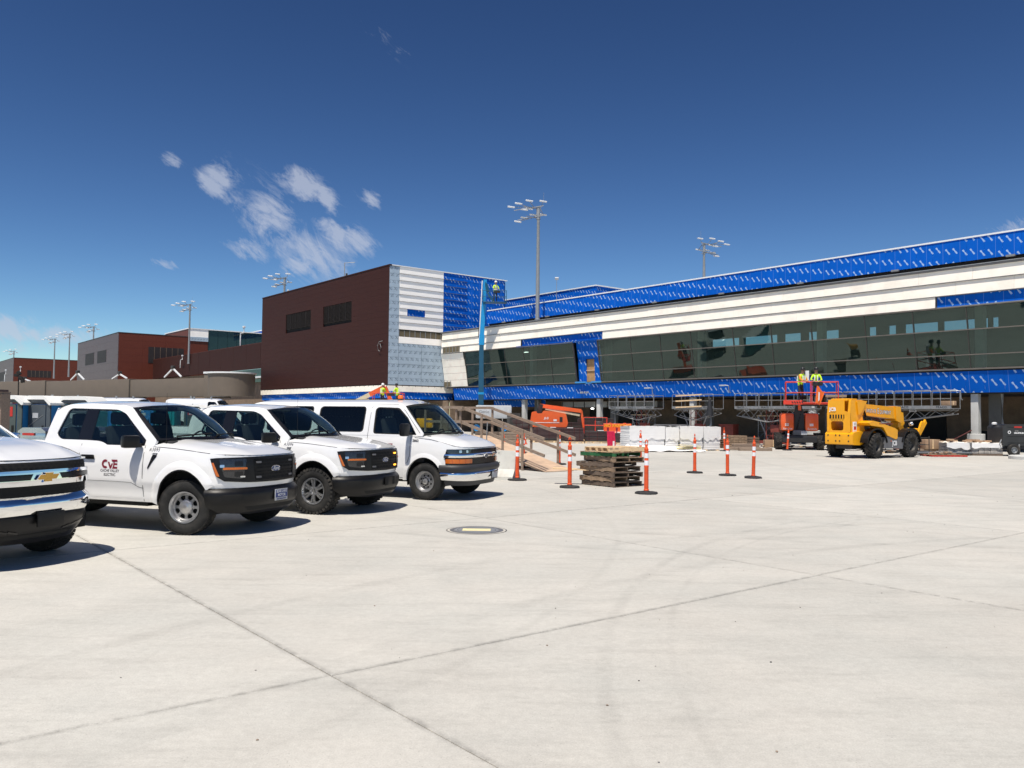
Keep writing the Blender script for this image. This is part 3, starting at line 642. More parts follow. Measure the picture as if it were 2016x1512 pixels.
    mb = MB(); grid_mesh(lambda u, v: ws(.03+.94*u, .05+.9*v), 16, 8, 'auto_glass', mb); orient(mb, (-1.9, 0, 1.3)).build('windscreen', root, 80, fix=False)
    mb = MB(); outer = [(0, 0), (1, 0), (1, 1), (0, 1)]; patch(mb, outer, lambda u, v: ws(u, v, -.002), 'gloss_black', holes=[rrect(.035, .055, .965, .945, .02)], du=.08, dv=.2, th=.01, side=-1); mb.build('windscreen_frame', root, 60)
    # cowl, wipers, aerial
    mb = MB(); grid_mesh(lambda u, v: (-.64+.31*(1-abs(2*u-1)**2)+.06-.1*v, -(2*u-1)*.86, 1.372+.012*(1-(2*u-1)**2)-.01+.02*v), 12, 2, 'black_plastic', mb); mb.build('cowl', root, 70)
    for y0, y1 in ((-.62, .02), (.10, .72)):
        mb = MB(); P0 = ws(.5-y0/1.73, .05, .02); P1 = ws(.5-y1/1.73, .09, .02); mb.bar(P0, P1, .012, .02, 'gap_black'); mb.bar(P0-Vector((0, 0, .01)), P0.lerp(P1, .5), .02, .012, 'gap_black'); mb.build('wiper', root)
    mb = MB(); mb.cyl((-.50, -.80, 1.32), (-.50, -.80, 1.36), .014, 'gap_black', 8); mb.cyl((-.50, -.80, 1.36), (-.51, -.80, 2.08), .0035, 'gap_black', 5, .002); mb.build('aerial', root)
    mirror_housing(root, (-.90, 1.10, 1.352), (.15, .25, .19), arm=.12, ang=24)
    # interior
    m = MB(); m.b2((-2.74, -.85, .9), (-.45, .85, .95), 'dash'); m.bbox((-.62, 0, 1.24), (.5, 1.62, .24), 'dash', .06); m.b2((-2.76, -.84, .95), (-2.70, .84, 1.36), 'dash'); m.bbox((-1.30, 0, 1.15), (.7, .28, .35), 'dash', .04)
    m.bbox((-.50, .1, 1.385), (.18, .3, .02), 'paper', .004); m.bbox((-1.14, 0, 1.84), (.03, .22, .07), 'dash', .015); m.build('dashboard', root)
    for y in (-.42, .42): seat(root, -1.45, y, .83, .52)
    for y in (-.45, .45): seat(root, -2.22, y, .80, .62)
    steering(root, -.98, .42, 1.32)
    # ---- front end
    half = [(0, 1.152), (.6, 1.148), (B.ss-.33, 1.138), (B.ss-.235, 1.128), (B.ss-.33, .87), (B.ss-.44, .80), (.55, .775), (0, .762)]
    fr = half+[(-a, b) for a, b in half[::-1][1:-1]]
    gr = rpoly([(.50, 1.118), (.46, .80), (-.46, .80), (-.50, 1.118)], .03)
    lens = rpoly([(.60, 1.125), (B.ss-.36, 1.122), (B.ss-.44, .86), (.66, .83)], .03); lensL = [(-a, b) for a, b in lens[::-1]]
    mb = MB(); patch(mb, fr, fo(.022), 'black_plastic', holes=[gr], du=.08, dv=.08, th=.04); mb.build('grille_surround', root, 40)
    mb = MB(); patch(mb, gr, fo(.004), 'gap_black', du=.1, dv=.2)
    nr = 7
    for k in range(nr):
        z = .815+k*(.29/(nr-1)); pts = []
        for i in range(0, 25):
            t = -.48+.96*i/24; pts.append((t, z+.012*(1 if (i+k) % 2 else -1)*0))
        ribbon(mb, pts, .016, fo(.012), 'grille_black', .1)
        if k < nr-1:
            for i in range(9):
                t = -.44+.11*i+(.055 if k % 2 else 0)
                if abs(t) < .47: ribbon(mb, [(t-.012, z+.004), (t+.012, z+.044)], .014, fo(.010), 'grille_black')
    ribbon(mb, [(-.44, .955), (-.12, .955)], .035, fo(.016), 'grille_black', .1); ribbon(mb, [(.12, .955), (.44, .955)], .035, fo(.016), 'grille_black', .1)
    mb.build('grille', root, 40)
    for y, z in ((-.39, 1.065), (-.39, .845), (.39, 1.065), (.39, .845)):
        mb = MB(); patch(mb, rrect(-y-.045, z-.014, -y+.045, z+.014, .008), fo(.026), 'amber_lit' if strobes and y > 0 else 'grey_paint', du=.05, dv=.05, th=.02)
        tag(mb.build('strobe_light', root), 'lit amber' if strobes and y > 0 else None)
    mb = MB(); ford_oval(mb, .872, 0, .955); mb.build('badge', root)
    for s, L in ((1, lens), (-1, lensL)):
        mb = MB(); patch(mb, L, fo(.025), 'lamp_lens', du=.06, dv=.06, th=.02)
        for a, b in ((.66, 1.055), (.66, .90)):
            patch(mb, rrect(min(s*a, s*(a+.12)), b-.035, max(s*a, s*(a+.12)), b+.035, .01), fo(.028), 'gloss_black', du=.06, dv=.06)
        patch(mb, rrect(min(s*.63, s*.70), .852, max(s*.63, s*.70), .875, .008), fo(.032), 'lamp_chrome', du=.06, dv=.06)
        patch(mb, rrect(min(s*.92, s*.98), 1.0, max(s*.92, s*.98), 1.04, .008), fo(.030), 'lamp_chrome', du=.06, dv=.06)
        hl = mb.build('headlight', root, 40)
        mb = MB(); a, b = s*.60, s*(B.ss-.42); patch(mb, rrect(min(a, b), .968, max(a, b), 1.0, .012), fo(.034), 'amber', du=.06, dv=.06, th=.01)
        q = [(B.ss-.295, 1.07), (B.ss-.265, 1.07), (B.ss-.335, .872), (B.ss-.375, .872)]; patch(mb, [(s*a, b) for a, b in (q if s > 0 else q[::-1])], fo(.034), 'amber', du=.06, dv=.06, th=.01)
        mb.build('indicator_strip', hl)
    # bumper
    BI = [(.28, .10), (.34, .03), (.40, .0), (.47, -.045), (.60, -.06), (.655, -.05), (.685, .0), (.70, .03)]
    bp = [(0, .30), (.5, .30), (B.ss-.36, .34), (B.ss-.20, .43), (B.ss-.165, .69), (.5, .70), (0, .70)]; bp = bp+[(-a, b) for a, b in bp[::-1][1:-1]]
    bp = [(0, .70)]+[(-a, b) for a, b in [(.5, .70), (B.ss-.165, .69), (B.ss-.20, .43), (B.ss-.36, .34), (.5, .30)]]+[(0, .30), (.5, .30), (B.ss-.36, .34), (B.ss-.20, .43), (B.ss-.165, .69), (.5, .70)]
    mb = MB(); patch(mb, bp, B.sf(0, BI), 'black_plastic', du=.08, dv=.03, th=.05); mb.build('bumper', root, 45)
    mb = MB()
    for s in (1, -1):
        for zz in (.59, .565, .54): ribbon(mb, [(s*.68, zz), (s*.93, zz+.004)], .012, B.sf(.004, BI), 'gap_black')
        patch(mb, rrect(min(s*.66, s*.95), .525, max(s*.66, s*.95), .61, .02), B.sf(.002, BI), 'gap_black', du=.06, dv=.04)
    patch(mb, rpoly([(-.62, .42), (.62, .42), (.56, .36), (-.56, .36)], .02), B.sf(.003, BI), 'gap_black', du=.1, dv=.03); mb.build('bumper_vent', root)
    if plate:
        mb = MB(); mb.bbox((.955, .05, .555), (.012, .31, .17), 'plate_grey', .004); mb.b2((.957, -.095, .515), (.963, .195, .63), 'plate_blue')
        for t, z, sz in (('BEAR LAKE', .605, .058), ('MOTOR', .548, .058), ('MONTPELIER, IDAHO', .490, .026)):
            add_text(mb, t, sz, 'white_print' if z > .5 else 'plate_blue', (.9645, .05, z), (0, 1, 0), (0, 0, 1), bold=.0015, sx=.92)
        mb.build('dealer_plate', root)
    else:
        mb = MB(); mb.bbox((.95, .05, .57), (.03, .34, .17), 'black_plastic', .02); mb.b2((.966, -.1, .5), (.972, -.04, .64), 'gap_black'); mb.b2((.966, .14, .5), (.972, .2, .64), 'gap_black'); mb.build('plate_bracket', root)
    # fender vent, number, door logo
    mb = MB(); v_ = [(-.60, 1.185), (-.515, 1.185), (-.53, 1.13), (-.585, 1.06), (-.665, .945), (-.675, .965), (-.628, 1.075), (-.615, 1.12), (-.60, 1.15)]
    patch(mb, [(s_(x), z) for x, z in v_], fo(.008), 'gloss_black', du=.1, dv=.1, th=.012); both('fender_vent', mb, root)
    mb = MB(); add_text(mb, 'POWER', .026, 'plate_grey', (-.555, -.985, 1.168), (1, 0, 0), (0, 0, 1), bold=.001)
    q = B.sf(.004)(s_(-.585), 1.235); add_text(mb, number, .078, 'ink', (-.585, q[1]-.001, 1.233), (1, 0, 0), (0, .18, 1), shear=.25, space=1.25, sx=.8); mb.build('fleet_number', root)
    mb = MB(); yy = -.9885; cve_logo(mb, -1.40, yy, 1.0, 1.12); add_text(mb, 'CACHE VALLEY', .057, 'ink', (-1.395, yy, .898), (1, 0, 0), (0, 0, 1), bold=.001, sx=.93); add_text(mb, 'ELECTRIC', .057, 'ink', (-1.395, yy, .838), (1, 0, 0), (0, 0, 1), bold=.001, sx=.93); mb.build('door_lettering', root)
    # wheels
    st = 'alloy' if tall_tyres else 'steel'; RR = .415 if tall_tyres else .405; W = .29 if tall_tyres else .275
    for x in (0, -3.69):
        for s in (-1, 1): wheel(root, (x-.03 if x == 0 else x, s*(.985-W/2-.01+(.02 if tall_tyres else 0)), RR), RR, W, st, s, steer if x == 0 else 0, at=tall_tyres)
    return root
def place(o, x, y, th): o.location = (x, y, 0); o.rotation_euler = (0, 0, -R(th)); return o
# ---------------------------------------------------------------- chrome-nosed pickup at the left edge
def heavy_pickup():
    root = empty('pickup_truck', label='white pickup with broad chrome grille and gold cross badge, nearest at the left edge', cat='pickup truck')
    INS = [(.40, .07), (.5, .03), (.7, .0), (1.0, .0), (1.12, .01), (1.2, .025), (1.27, .05), (1.35, .09)]
    B = Body([(.895, 0), (.887, .24), (.858, .44), (.80, .60), (.715, .72), (.60, .825), (.44, .915), (.18, .985)], .99, -5.0, INS); s_ = B.sx; fo = lambda o: B.sf(o)
    e_ = lambda x: lerp_tab([(-.7, 1.31), (0, 1.275), (.4, 1.255), (.7, 1.235), (.9, 1.225)], x)
    fa = arch_pts(0, .43, .50, .56, 26, 180); ra = arch_pts(-3.75, .43, .50, .56, 0, 180)
    top = [(s_(-5), 1.34), (s_(-.7), 1.31), (s_(0), 1.275), (B.ss-.2, e_(.45)), (B.ss-.45, e_(.7)), (.5, e_(.9)), (0, e_(.9))]
    body = [(0, .80), (.6, .80), (B.ss-.2, .70)]+[(s_(x), z) for x, z in fa]+[(s_(-.55), .48), (s_(-3.2), .48)]+[(s_(x), z) for x, z in ra]+[(s_(-4.3), .5), (s_(-5), .55)]+top
    m = MB(); patch(m, body, fo(0), 'silver_white', du=.12, dv=.06, th=.05); mm = mirror(m); m.add(mm.v, mm.f, 'silver_white', True); m.box((-5, 0, .95), (.05, 1.9, .8), 'silver_white'); m.b2((-4.98, -.86, .86), (-2.9, .86, .9), 'black_plastic')
    m.build('body', root, 32)
    m = MB(); m.b2((-4.8, -.62, .36), (.6, .62, .8), 'gap_black'); m.b2((-2.9, -.94, .47), (-.5, .94, .9), 'gap_black'); m.b2((-.5, -.74, .8), (.36, .74, 1.15), 'gap_black'); m.b2((.36, -.5, .8), (.68, .5, 1.15), 'gap_black'); wheel_liner(m, 0, .43, .49, .55, .98, .6); wheel_liner(m, -3.75, .43, .49, .55, .98, .6); m.build('underbody', root)
    zc = lambda x: lerp_tab([(-.7, 1.47), (-.3, 1.455), (0, 1.435), (.4, 1.385), (.7, 1.315), (.9, 1.24)], x)
    h = hood_mesh(B, B.ss-.44, e_, zc, (-.74, -.42), None, bulge=.022); h.mats = ['silver_white']; h.build('bonnet', root, 60)
    TG = [(1.2, 1.0), (1.3, .97), (1.6, .86), (1.9, .74)]; gy = lambda z: smooth_tab(TG, z, .02); gs = lambda o=0: (lambda x, z: (x, -(gy(z)+o), z))
    dlo = rpoly([(-2.75, 1.40), (-1.3, 1.34), (-.85, 1.33), (-1.5, 1.82), (-2.6, 1.83)], .05)
    m = MB(); patch(m, rpoly([(-.62, 1.26), (-.60, 1.40), (-1.36, 1.87), (-2.0, 1.92), (-2.7, 1.88), (-2.95, 1.35), (-2.95, 1.26)], .04), gs(), 'silver_white', holes=[dlo], du=.15, dv=.06, th=.03); mm = mirror(m); m.add(mm.v, mm.f, 'silver_white', True)
    def roof(u, v):
        a = 2*u-1; x = -1.36+.16*(1-a*a)+(-2.72+1.36-.16*(1-a*a))*v; ze = lerp_tab([(-2.72, 1.87), (-2, 1.92), (-1.36, 1.87)], x); return (x, -a*gy(ze), ze+.05*(1-abs(a)**2.5))
    grid_mesh(roof, 14, 10, 'silver_white', m); m.add([(-2.95, -.97, 1.2), (-2.95, .97, 1.2), (-2.72, .75, 1.87), (-2.72, -.75, 1.87)], [(0, 1, 2, 3)], 'silver_white'); m.build('cab', root, 40)
    def ws(u, v):
        a = 2*u-1; b0 = Vector((-.64+.3*(1-a*a), -a*.90, 1.40+.06*(1-a*a))); t0 = Vector((-1.37+.17*(1-a*a), -a*.73, 1.872+.04*(1-a*a))); return b0.lerp(t0, v)+Vector((.04, 0, .05))*math.sin(math.pi*v)*.8*(1-.92*a**4)
    mb = MB(); grid_mesh(ws, 14, 8, 'auto_glass', mb); orient(mb, (-2, 0, 1.3)).build('windscreen', root, 80, fix=False)
    mb = MB(); patch(mb, dlo, gs(-.01), 'auto_glass', du=.3, dv=.1); orient(mb, (-2, 0, 1.2)).build('side_window', root, 60, fix=False); orient(mirror(mb), (-2, 0, 1.2)).build('side_window', root, 60, fix=False)
    m = MB(); m.b2((-2.9, -.88, .9), (-.5, .88, 1.0), 'dash'); m.bbox((-.75, 0, 1.28), (.5, 1.7, .2), 'dash', .05); m.b2((-2.9, -.85, 1), (-2.86, .85, 1.3), 'dash'); m.build('dashboard', root)
    for y in (-.45, .45): seat(root, -1.5, y, 1.05)
    for s in (-1, 1):                                    # chrome-capped mirrors
        mb = MB(); mb.bbox((-1.0, s*1.07, 1.43), (.13, .20, .13), 'chrome', .035); mb.bbox((-1.0, s*1.07, 1.37), (.14, .20, .05), 'black_plastic', .02); mb.bbox((-1.0, s*.95, 1.37), (.07, .12, .05), 'black_plastic', .02); mb.build('wing_mirror', root)
    # grille: black mesh, chrome bars
    sc = B.ss-.50
    g = rpoly([(sc, 1.205), (sc+.02, .86), (sc-.10, .81), (-sc+.10, .81), (-sc-.02, .86), (-sc, 1.205)], .04)
    mb = MB(); patch(mb, g, fo(.012), 'gap_black', du=.08, dv=.08, th=.02)
    for k in range(10):
        z = .845+k*.036
        for i in range(22):
            t = -sc+.06+(2*sc-.12)*(i+.5*(k % 2))/22; ribbon(mb, [(t, z), (t+.035, z+.004)], .018, fo(.02), 'grille_black')
    mb.build('grille', root)
    def barp(pts, m_, o, name, th=.03):
        mb = MB(); patch(mb, pts, fo(o), m_, du=.06, dv=.03, th=th); return mb.build(name, root, 40)
    lo = lambda a, b, c_, d: [(a, c_), (b, c_), (b, d), (a, d)]
    barp(rpoly([(-sc-.05, 1.10), (-sc+.4, 1.115), (sc-.4, 1.115), (sc+.05, 1.10), (sc+.06, 1.07), (sc-.4, 1.072), (-sc+.4, 1.072), (-sc-.06, 1.07)], .01), 'chrome', .045, 'chrome_bar')
    barp(rpoly([(-sc-.08, 1.005), (sc+.08, 1.005), (sc+.10, .955), (sc-.2, .94), (-sc+.2, .94), (-sc-.10, .955)], .01), 'chrome', .05, 'chrome_bar')
    barp(rpoly([(.16, 1.062), (sc-.06, 1.062), (sc-.04, 1.012), (.20, 1.012)], .01), 'gloss_black', .04, 'grille_slot'); barp(rpoly([(-sc+.06, 1.062), (-.16, 1.062), (-.20, 1.012), (-sc+.04, 1.012)], .01), 'gloss_black', .04, 'grille_slot')
    barp(rpoly([(-.17, 1.075), (.17, 1.075), (.21, 1.0), (-.21, 1.0)], .01), 'chrome', .042, 'chrome_bar')
    mb = MB(); mb.prism([(a, b+1.03) for a, b in bowtie(.31, .115)], .945, .962, 'chrome', 'YZ'); mb.prism([(a*.9, b*.86+1.03) for a, b in bowtie(.31, .115)], .95, .968, 'gold', 'YZ'); mb.build('badge', root)
    for s in (1, -1):
        q = rpoly([(sc+.03, 1.185), (B.ss-.10, 1.165), (B.ss-.08, 1.07), (sc+.06, .96)], .02); mb = MB(); patch(mb, [(s*a, b) for a, b in (q if s > 0 else q[::-1])], fo(.018), 'lamp_lens', du=.06, dv=.06, th=.03); hl = mb.build('headlight', root, 40)
        mb = MB(); q = rpoly([(sc+.08, 1.15), (sc+.20, 1.145), (sc+.20, 1.09), (sc+.09, 1.08)], .01); patch(mb, [(s*a, b) for a, b in (q if s > 0 else q[::-1])], fo(.024), 'lamp_chrome', du=.06, dv=.06, th=.01); mb.build('lamp', hl)
        q = rpoly([(sc+.08, .93), (B.ss-.25, .98), (B.ss-.26, .84), (sc+.13, .84)], .02); mb = MB(); patch(mb, [(s*a, b) for a, b in (q if s > 0 else q[::-1])], fo(.02), 'gloss_black', du=.06, dv=.06, th=.03); mb.build('air_intake', root, 40)
    CI = [(.60, .0), (.64, -.045), (.72, -.06), (.77, -.05), (.80, -.01), (.83, .03)]
    q = [(.0, .815), (.5, .815), (sc+.08, .86), (sc+.16, .845), (B.ss-.24, .82), (B.ss-.22, .66), (sc, .60), (0, .62)]; cb = [(-a, b) for a, b in q[::-1]]+[p for p in q[1:-1]]
    cb = [(0, .62)]+[(sc, .60), (B.ss-.22, .66), (B.ss-.24, .82), (sc+.16, .845), (sc+.08, .86), (.5, .815), (0, .815)]+[(-.5, .815), (-sc-.08, .86), (-sc-.16, .845), (-B.ss+.24, .82), (-B.ss+.22, .66), (-sc, .60)]
    mb = MB(); patch(mb, cb, B.sf(.02, CI), 'chrome', du=.05, dv=.025, th=.05); mb.build('bumper', root, 60)
    VI = [(.26, .14), (.34, .08), (.42, .02), (.52, -.02), (.60, -.03), (.64, .0)]
    q = [(0, .62), (sc, .61), (B.ss-.22, .66), (B.ss-.24, .50), (B.ss-.40, .40), (sc-.2, .28), (0, .26)]; vb = q+[(-a, b) for a, b in q[::-1][1:-1]]
    mb = MB(); patch(mb, vb, B.sf(0, VI), 'black_plastic', du=.06, dv=.04, th=.04); mb.build('lower_valance', root, 40)
    mb = MB()
    for s in (1, -1): patch(mb, rrect(min(s*(sc-.18), s*(sc+.14)), .44, max(s*(sc-.18), s*(sc+.14)), .565, .03), B.sf(.004, VI), 'gap_black', du=.05, dv=.05); patch(mb, rrect(min(s*(sc-.02), s*(sc+.09)), .47, max(s*(sc-.02), s*(sc+.09)), .54, .02), B.sf(.01, VI), 'lamp_lens', du=.05, dv=.05)
    patch(mb, rpoly([(-.55, .38), (.55, .38), (.45, .33), (-.45, .33)], .02), B.sf(.004, VI), 'gap_black', du=.1, dv=.03)
    for s in (1, -1):
        for k in range(3): ribbon(mb, [(s*(.3+.13*k), .40+.02*k), (s*(.42+.13*k), .43+.02*k)], .02, B.sf(.012, VI), 'gloss_black')
    mb.build('fog_lamp_recess', root)
    mb = MB(); mb.bbox((.955, .05, .545), (.03, .36, .17), 'black_plastic', .012); mb.build('plate_bracket', root)
    for s in (-1, 1):                                    # dummy chrome corners with round sensors
        mb = MB(); p, n = B.cur(sc+.30); c_ = Vector((p.x, s*-p.y, .75)); nn = Vector((n.x, -s*n.y, 0)); mb.cyl(c_+nn*.06, c_+nn*.085, .035, 'lamp_chrome', 16); mb.build('corner_sensor', root)
    for x in (0, -3.75):
        for s in (-1, 1): wheel(root, (x, s*(.80 if x == 0 else .86), .42), .42, .28, 'steel', s)
    return root
# ---------------------------------------------------------------- passenger van
def van(label, detail=True):
    root = empty('passenger_van', label=label, cat='van')
    INS = [(.40, .05), (.5, .02), (.65, .0), (1.0, .0), (1.1, .008), (1.2, .018), (1.3, .038), (1.38, .058)]
    B = Body([(.88, 0), (.875, .3), (.86, .5), (.83, .68), (.77, .82), (.67, .92), (.5, .975), (.22, .995)], .995, -4.85, INS); s_ = B.sx; fo = lambda o: B.sf(o)
    e_ = lambda x: lerp_tab([(-.5, 1.335), (-.1, 1.315), (.2, 1.27), (.5, 1.19), (.75, 1.125), (.9, 1.10)], x)
    fa = arch_pts(-.05, .40, .445, .50, 28, 180); ra = arch_pts(-3.43, .40, .445, .50, 0, 180)
    top = [(s_(-4.85), 1.345), (s_(-.5), 1.345), (s_(-.1), 1.315), (s_(.2), 1.27), (B.ss-.2, e_(.45)), (B.ss-.42, e_(.68)), (.5, e_(.88)), (0, e_(.9))]
    body = [(0, .72), (.6, .72), (B.ss-.18, .72)]+[(s_(x), z) for x, z in fa]+[(s_(-.5), .42), (s_(-2.98), .42)]+[(s_(x), z) for x, z in ra]+[(s_(-3.95), .45), (s_(-4.85), .5)]+top
    m = MB(); patch(m, body, fo(0), 'white_paint', du=.12, dv=.06, th=.05); mm = mirror(m); m.add(mm.v, mm.f, 'white_paint', True)
    T = [(1.2, .978), (1.3, .962), (1.6, .895), (1.9, .815), (2.0, .765), (2.05, .71)]; gy = lambda z: smooth_tab(T, z, .02); gs = lambda o=0: (lambda x, z: (x, -(gy(z)+o), z))
    wd = rpoly([(-1.36, 1.37), (-.26, 1.36), (-.52, 1.72), (-.78, 1.94), (-1.38, 1.955)], [.07, .03, .05, .06, .10])
    w2 = rrect(-2.86, 1.40, -1.62, 1.965, .08); w3 = rrect(-4.30, 1.40, -3.03, 1.965, .08); w4 = rrect(-4.78, 1.40, -4.36, 1.965, .07)
    m2 = MB(); patch(m2, rpoly([(-.12, 1.335), (-.10, 1.40), (-.64, 1.975), (-.80, 2.045), (-1.5, 2.06), (-4.6, 2.06), (-4.82, 2.02), (-4.88, 1.335)], [.02, .02, .05, .05, .05, .05, .06, .02]), gs(), 'white_paint', holes=[wd, w2, w3, w4] if detail else [wd], du=.2, dv=.06, th=.03)
    mm = mirror(m2); m.add(m2.v, m2.f, 'white_paint', True); m.add(mm.v, mm.f, 'white_paint', True)
    def roof(u, v):
        a = 2*u-1; xf = -.66+.18*(1-a*a); x = xf+(-4.84-xf)*v; ze = lerp_tab([(-4.84, 2.0), (-4.6, 2.055), (-1.5, 2.058), (-.85, 2.045), (-.66, 1.975), (-.4, 1.97)], x); return (x, -a*gy(ze), ze+.075*(1-abs(a)**2.6))
    grid_mesh(roof, 14, 24, 'white_paint', m); m.add([(-4.86, -.97, .5), (-4.86, .97, .5), (-4.87, .96, 1.34), (-4.82, .78, 2.0), (-4.82, -.78, 2.0), (-4.87, -.96, 1.34)], [(0, 1, 2, 3, 4, 5)], 'white_paint')
    m.build('body', root, 36)
    if not detail:
        for w_ in (wd,):
            mb = MB(); patch(mb, w_, gs(-.012), 'privacy_glass', du=.4, dv=.15); orient(mb, (-2, 0, 1.3)).build('side_window', root, 60, fix=False); orient(mirror(mb), (-2, 0, 1.3)).build('side_window', root, 60, fix=False)
    m = MB(); m.b2((-4.8, -.62, .34), (.6, .62, .78), 'gap_black'); m.b2((-4.6, -.9, .44), (-.5, .9, .8), 'gap_black'); m.b2((-.5, -.80, .76), (.42, .80, 1.08), 'gap_black'); m.b2((.42, -.6, .76), (.66, .6, 1.05), 'gap_black'); m.b2((-4.8, -.9, .79), (-.1, .9, .9), 'dash'); wheel_liner(m, -.05, .40, .44, .495, .94, .58); wheel_liner(m, -3.43, .40, .44, .495, .94, .58); m.build('underbody', root)
    zc = lambda x: lerp_tab([(-.3, 1.405), (.1, 1.385), (.4, 1.33), (.7, 1.235), (.88, 1.13)], x)
    hood_mesh(B, B.ss-.42, e_, zc, (-.22, .20), None, bulge=.006).build('bonnet', root, 60)
    def ws(u, v, o=0):
        a = 2*u-1; b0 = Vector((-.16+.37*(1-abs(a)**2.2), -a*.925, 1.365+.03*(1-a*a))); t0 = Vector((-.66+.18*(1-a*a), -a*.775, 1.975+.055*(1-a*a))); p = b0.lerp(t0, v)+Vector((.03, 0, .03))*math.sin(math.pi*v)*(1-.92*a**4); return p+Vector((o, 0, o))
    mb = MB(); grid_mesh(lambda u, v: ws(.03+.94*u, .04+.92*v), 16, 8, 'auto_glass', mb); orient(mb, (-1.8, 0, 1.2)).build('windscreen', root, 80, fix=False)
    mb = MB(); patch(mb, [(0, 0), (1, 0), (1, 1), (0, 1)], lambda u, v: ws(u, v, -.002), 'gap_black', holes=[rrect(.035, .045, .965, .955, .02)], du=.08, dv=.2, th=.01, side=-1); mb.build('windscreen_frame', root, 60)
    if detail:
        for i, w_ in enumerate((wd, w2, w3, w4)):
            mb = MB(); patch(mb, w_, gs(-.010), 'auto_glass' if i == 0 else 'privacy_glass', du=.3, dv=.1)
            orient(mb, (-2, 0, 1.3)).build('side_window', root, 60, fix=False); orient(mirror(mb), (-2, 0, 1.3)).build('side_window', root, 60, fix=False)
            c0 = Vector((sum(p[0] for p in w_)/len(w_), sum(p[1] for p in w_)/len(w_)))
            mb = MB(); inn = [tuple(c0+(Vector(p)-c0)*(1-.035/max(.1, (Vector(p)-c0).length))) for p in w_]; patch(mb, w_, gs(-.006), 'gap_black', holes=[inn], du=.3, dv=.1, th=.02); both('window_seal', mb, root)
        m = MB()
        for s in (1, -1):
            G = lambda pts, w=.008: ribbon(m, [(s*s_(x), z) for x, z in pts], w, fo(.0045), 'gap_black')
            G([(-.395, 1.33), (-.40, .92), (-.47, .75), (-.52, .45)]); G([(-1.49, 1.34), (-1.50, .46)]); G([(-.30, 1.31), (.10, 1.27), (.28, 1.235)]); G([(-2.95, 1.34), (-2.95, .8)]); G([(-.52, .45), (-2.95, .45)])
        for s in (1, -1):
            fn = (lambda x, z: (x, -(gy(z)+.003), z)) if s > 0 else (lambda x, z: (x, gy(z)+.003, z)); ribbon(m, [(-1.49, 1.34), (-1.48, 1.95), (-1.40, 2.02), (-.85, 2.015), (-.62, 1.88), (-.18, 1.40)], .008, fn, 'gap_black')
        m.build('panel_gap', root)
        for xa, xb in ((-.41, -1.48),):
            mb = MB(); patch(mb, rpoly([(s_(xa), .95), (s_(-.53), .46), (s_(xb), .46), (s_(xb), 1.335), (s_(xa), 1.335)], .03), fo(.002), 'white_paint', du=.14, dv=.06)
            for sgn, q in ((1, mb), (-1, mirror(mb))):
                d = q.build('door', root, 50); h = MB(); h.bbox((-1.36, -sgn*1.005, 1.08), (.20, .035, .045), 'black_plastic', .012); h.build('handle', d)
        o = arch_pts(-.05, .40, .535, .585, 26, 180, 20); i_ = arch_pts(-.05, .40, .44, .495, 180, 26, 20)
        def fl(t, z):
            x = B.xs-(t-B.ss); d = math.hypot((x+.05)/.535, (z-.40)/.585); k = max(0, min(1, (1-d)/.17)); return B.sf(.004+.016*math.sin(k*math.pi/2))(t, z)
        mb = MB(); patch(mb, [(s_(x), z) for x, z in o+i_], fl, 'white_paint', du=.08, dv=.05, th=.05, side=-1); both('arch_moulding', mb, root, 50)
        mirror_housing(root, (-.42, 1.17, 1.47), (.13, .25, .27), arm=.16)
        for y0, y1 in ((-.6, .05), (.05, .7)):
            mb = MB(); P0 = ws(.5-y0/1.85, .03, .02); P1 = ws(.5-y1/1.85, .08, .02); mb.bar(P0, P1, .012, .02, 'gap_black'); mb.build('wiper', root)
        m = MB(); m.bbox((-.20, 0, 1.22), (.5, 1.75, .26), 'interior_grey', .06); m.b2((-4.7, -.88, .9), (-.2, .88, .93), 'dash'); m.bbox((-.40, -.05, 1.9), (.03, .24, .07), 'dash', .015); m.build('dashboard', root)
        for x, ys in ((-.95, (-.45, .45)), (-1.9, (-.5, 0, .5)), (-2.8, (-.5, 0, .5)), (-3.7, (-.5, 0, .5))):
            for y in ys: seat(root, x, y, .98)
        steering(root, -.50, .44, 1.30)
        # nose: chrome band, stacked lamps, bow-tie
        L = B.ss
        mb = MB(); q = [(0, 1.085), (.52, 1.08), (L-.26, 1.075), (L-.22, .94), (L-.24, .76), (.4, .745), (0, .745)]; fr = q+[(-a, b) for a, b in q[::-1][1:-1]]; patch(mb, fr, fo(.006), 'gloss_black', du=.08, dv=.05, th=.03)
        for k in range(5): ribbon(mb, [(-.55+.02*k*0, 1.005+.016*k), (.55, 1.005+.016*k)], .007, fo(.014), 'black_plastic')
        for k in range(6): ribbon(mb, [(-.6, .77+.02*k), (.6, .77+.02*k)], .008, fo(.014), 'black_plastic')
        for k in range(24): t = -.6+.052*k; ribbon(mb, [(t, .76), (t, .89)], .006, fo(.013), 'black_plastic'); ribbon(mb, [(t, .995), (t, 1.08)], .006, fo(.013), 'black_plastic')
        mb.build('grille', root)
        mb = MB(); q = rpoly([(0, .985), (L-.45, .985), (L-.24, .975), (L-.21, .90), (0, .90)], [0, .01, .01, .01, 0]); q = [(0, .99), (L-.4, .99), (L-.22, .975), (L-.20, .905), (0, .905)]; fr = q+[(-a, b) for a, b in q[::-1][1:-1]]; patch(mb, fr, B.sf(.03, [(.88, .02), (.92, -.0), (.97, .0), (1.0, .025)]), 'chrome', du=.06, dv=.02, th=.03); mb.build('chrome_bar', root, 50)
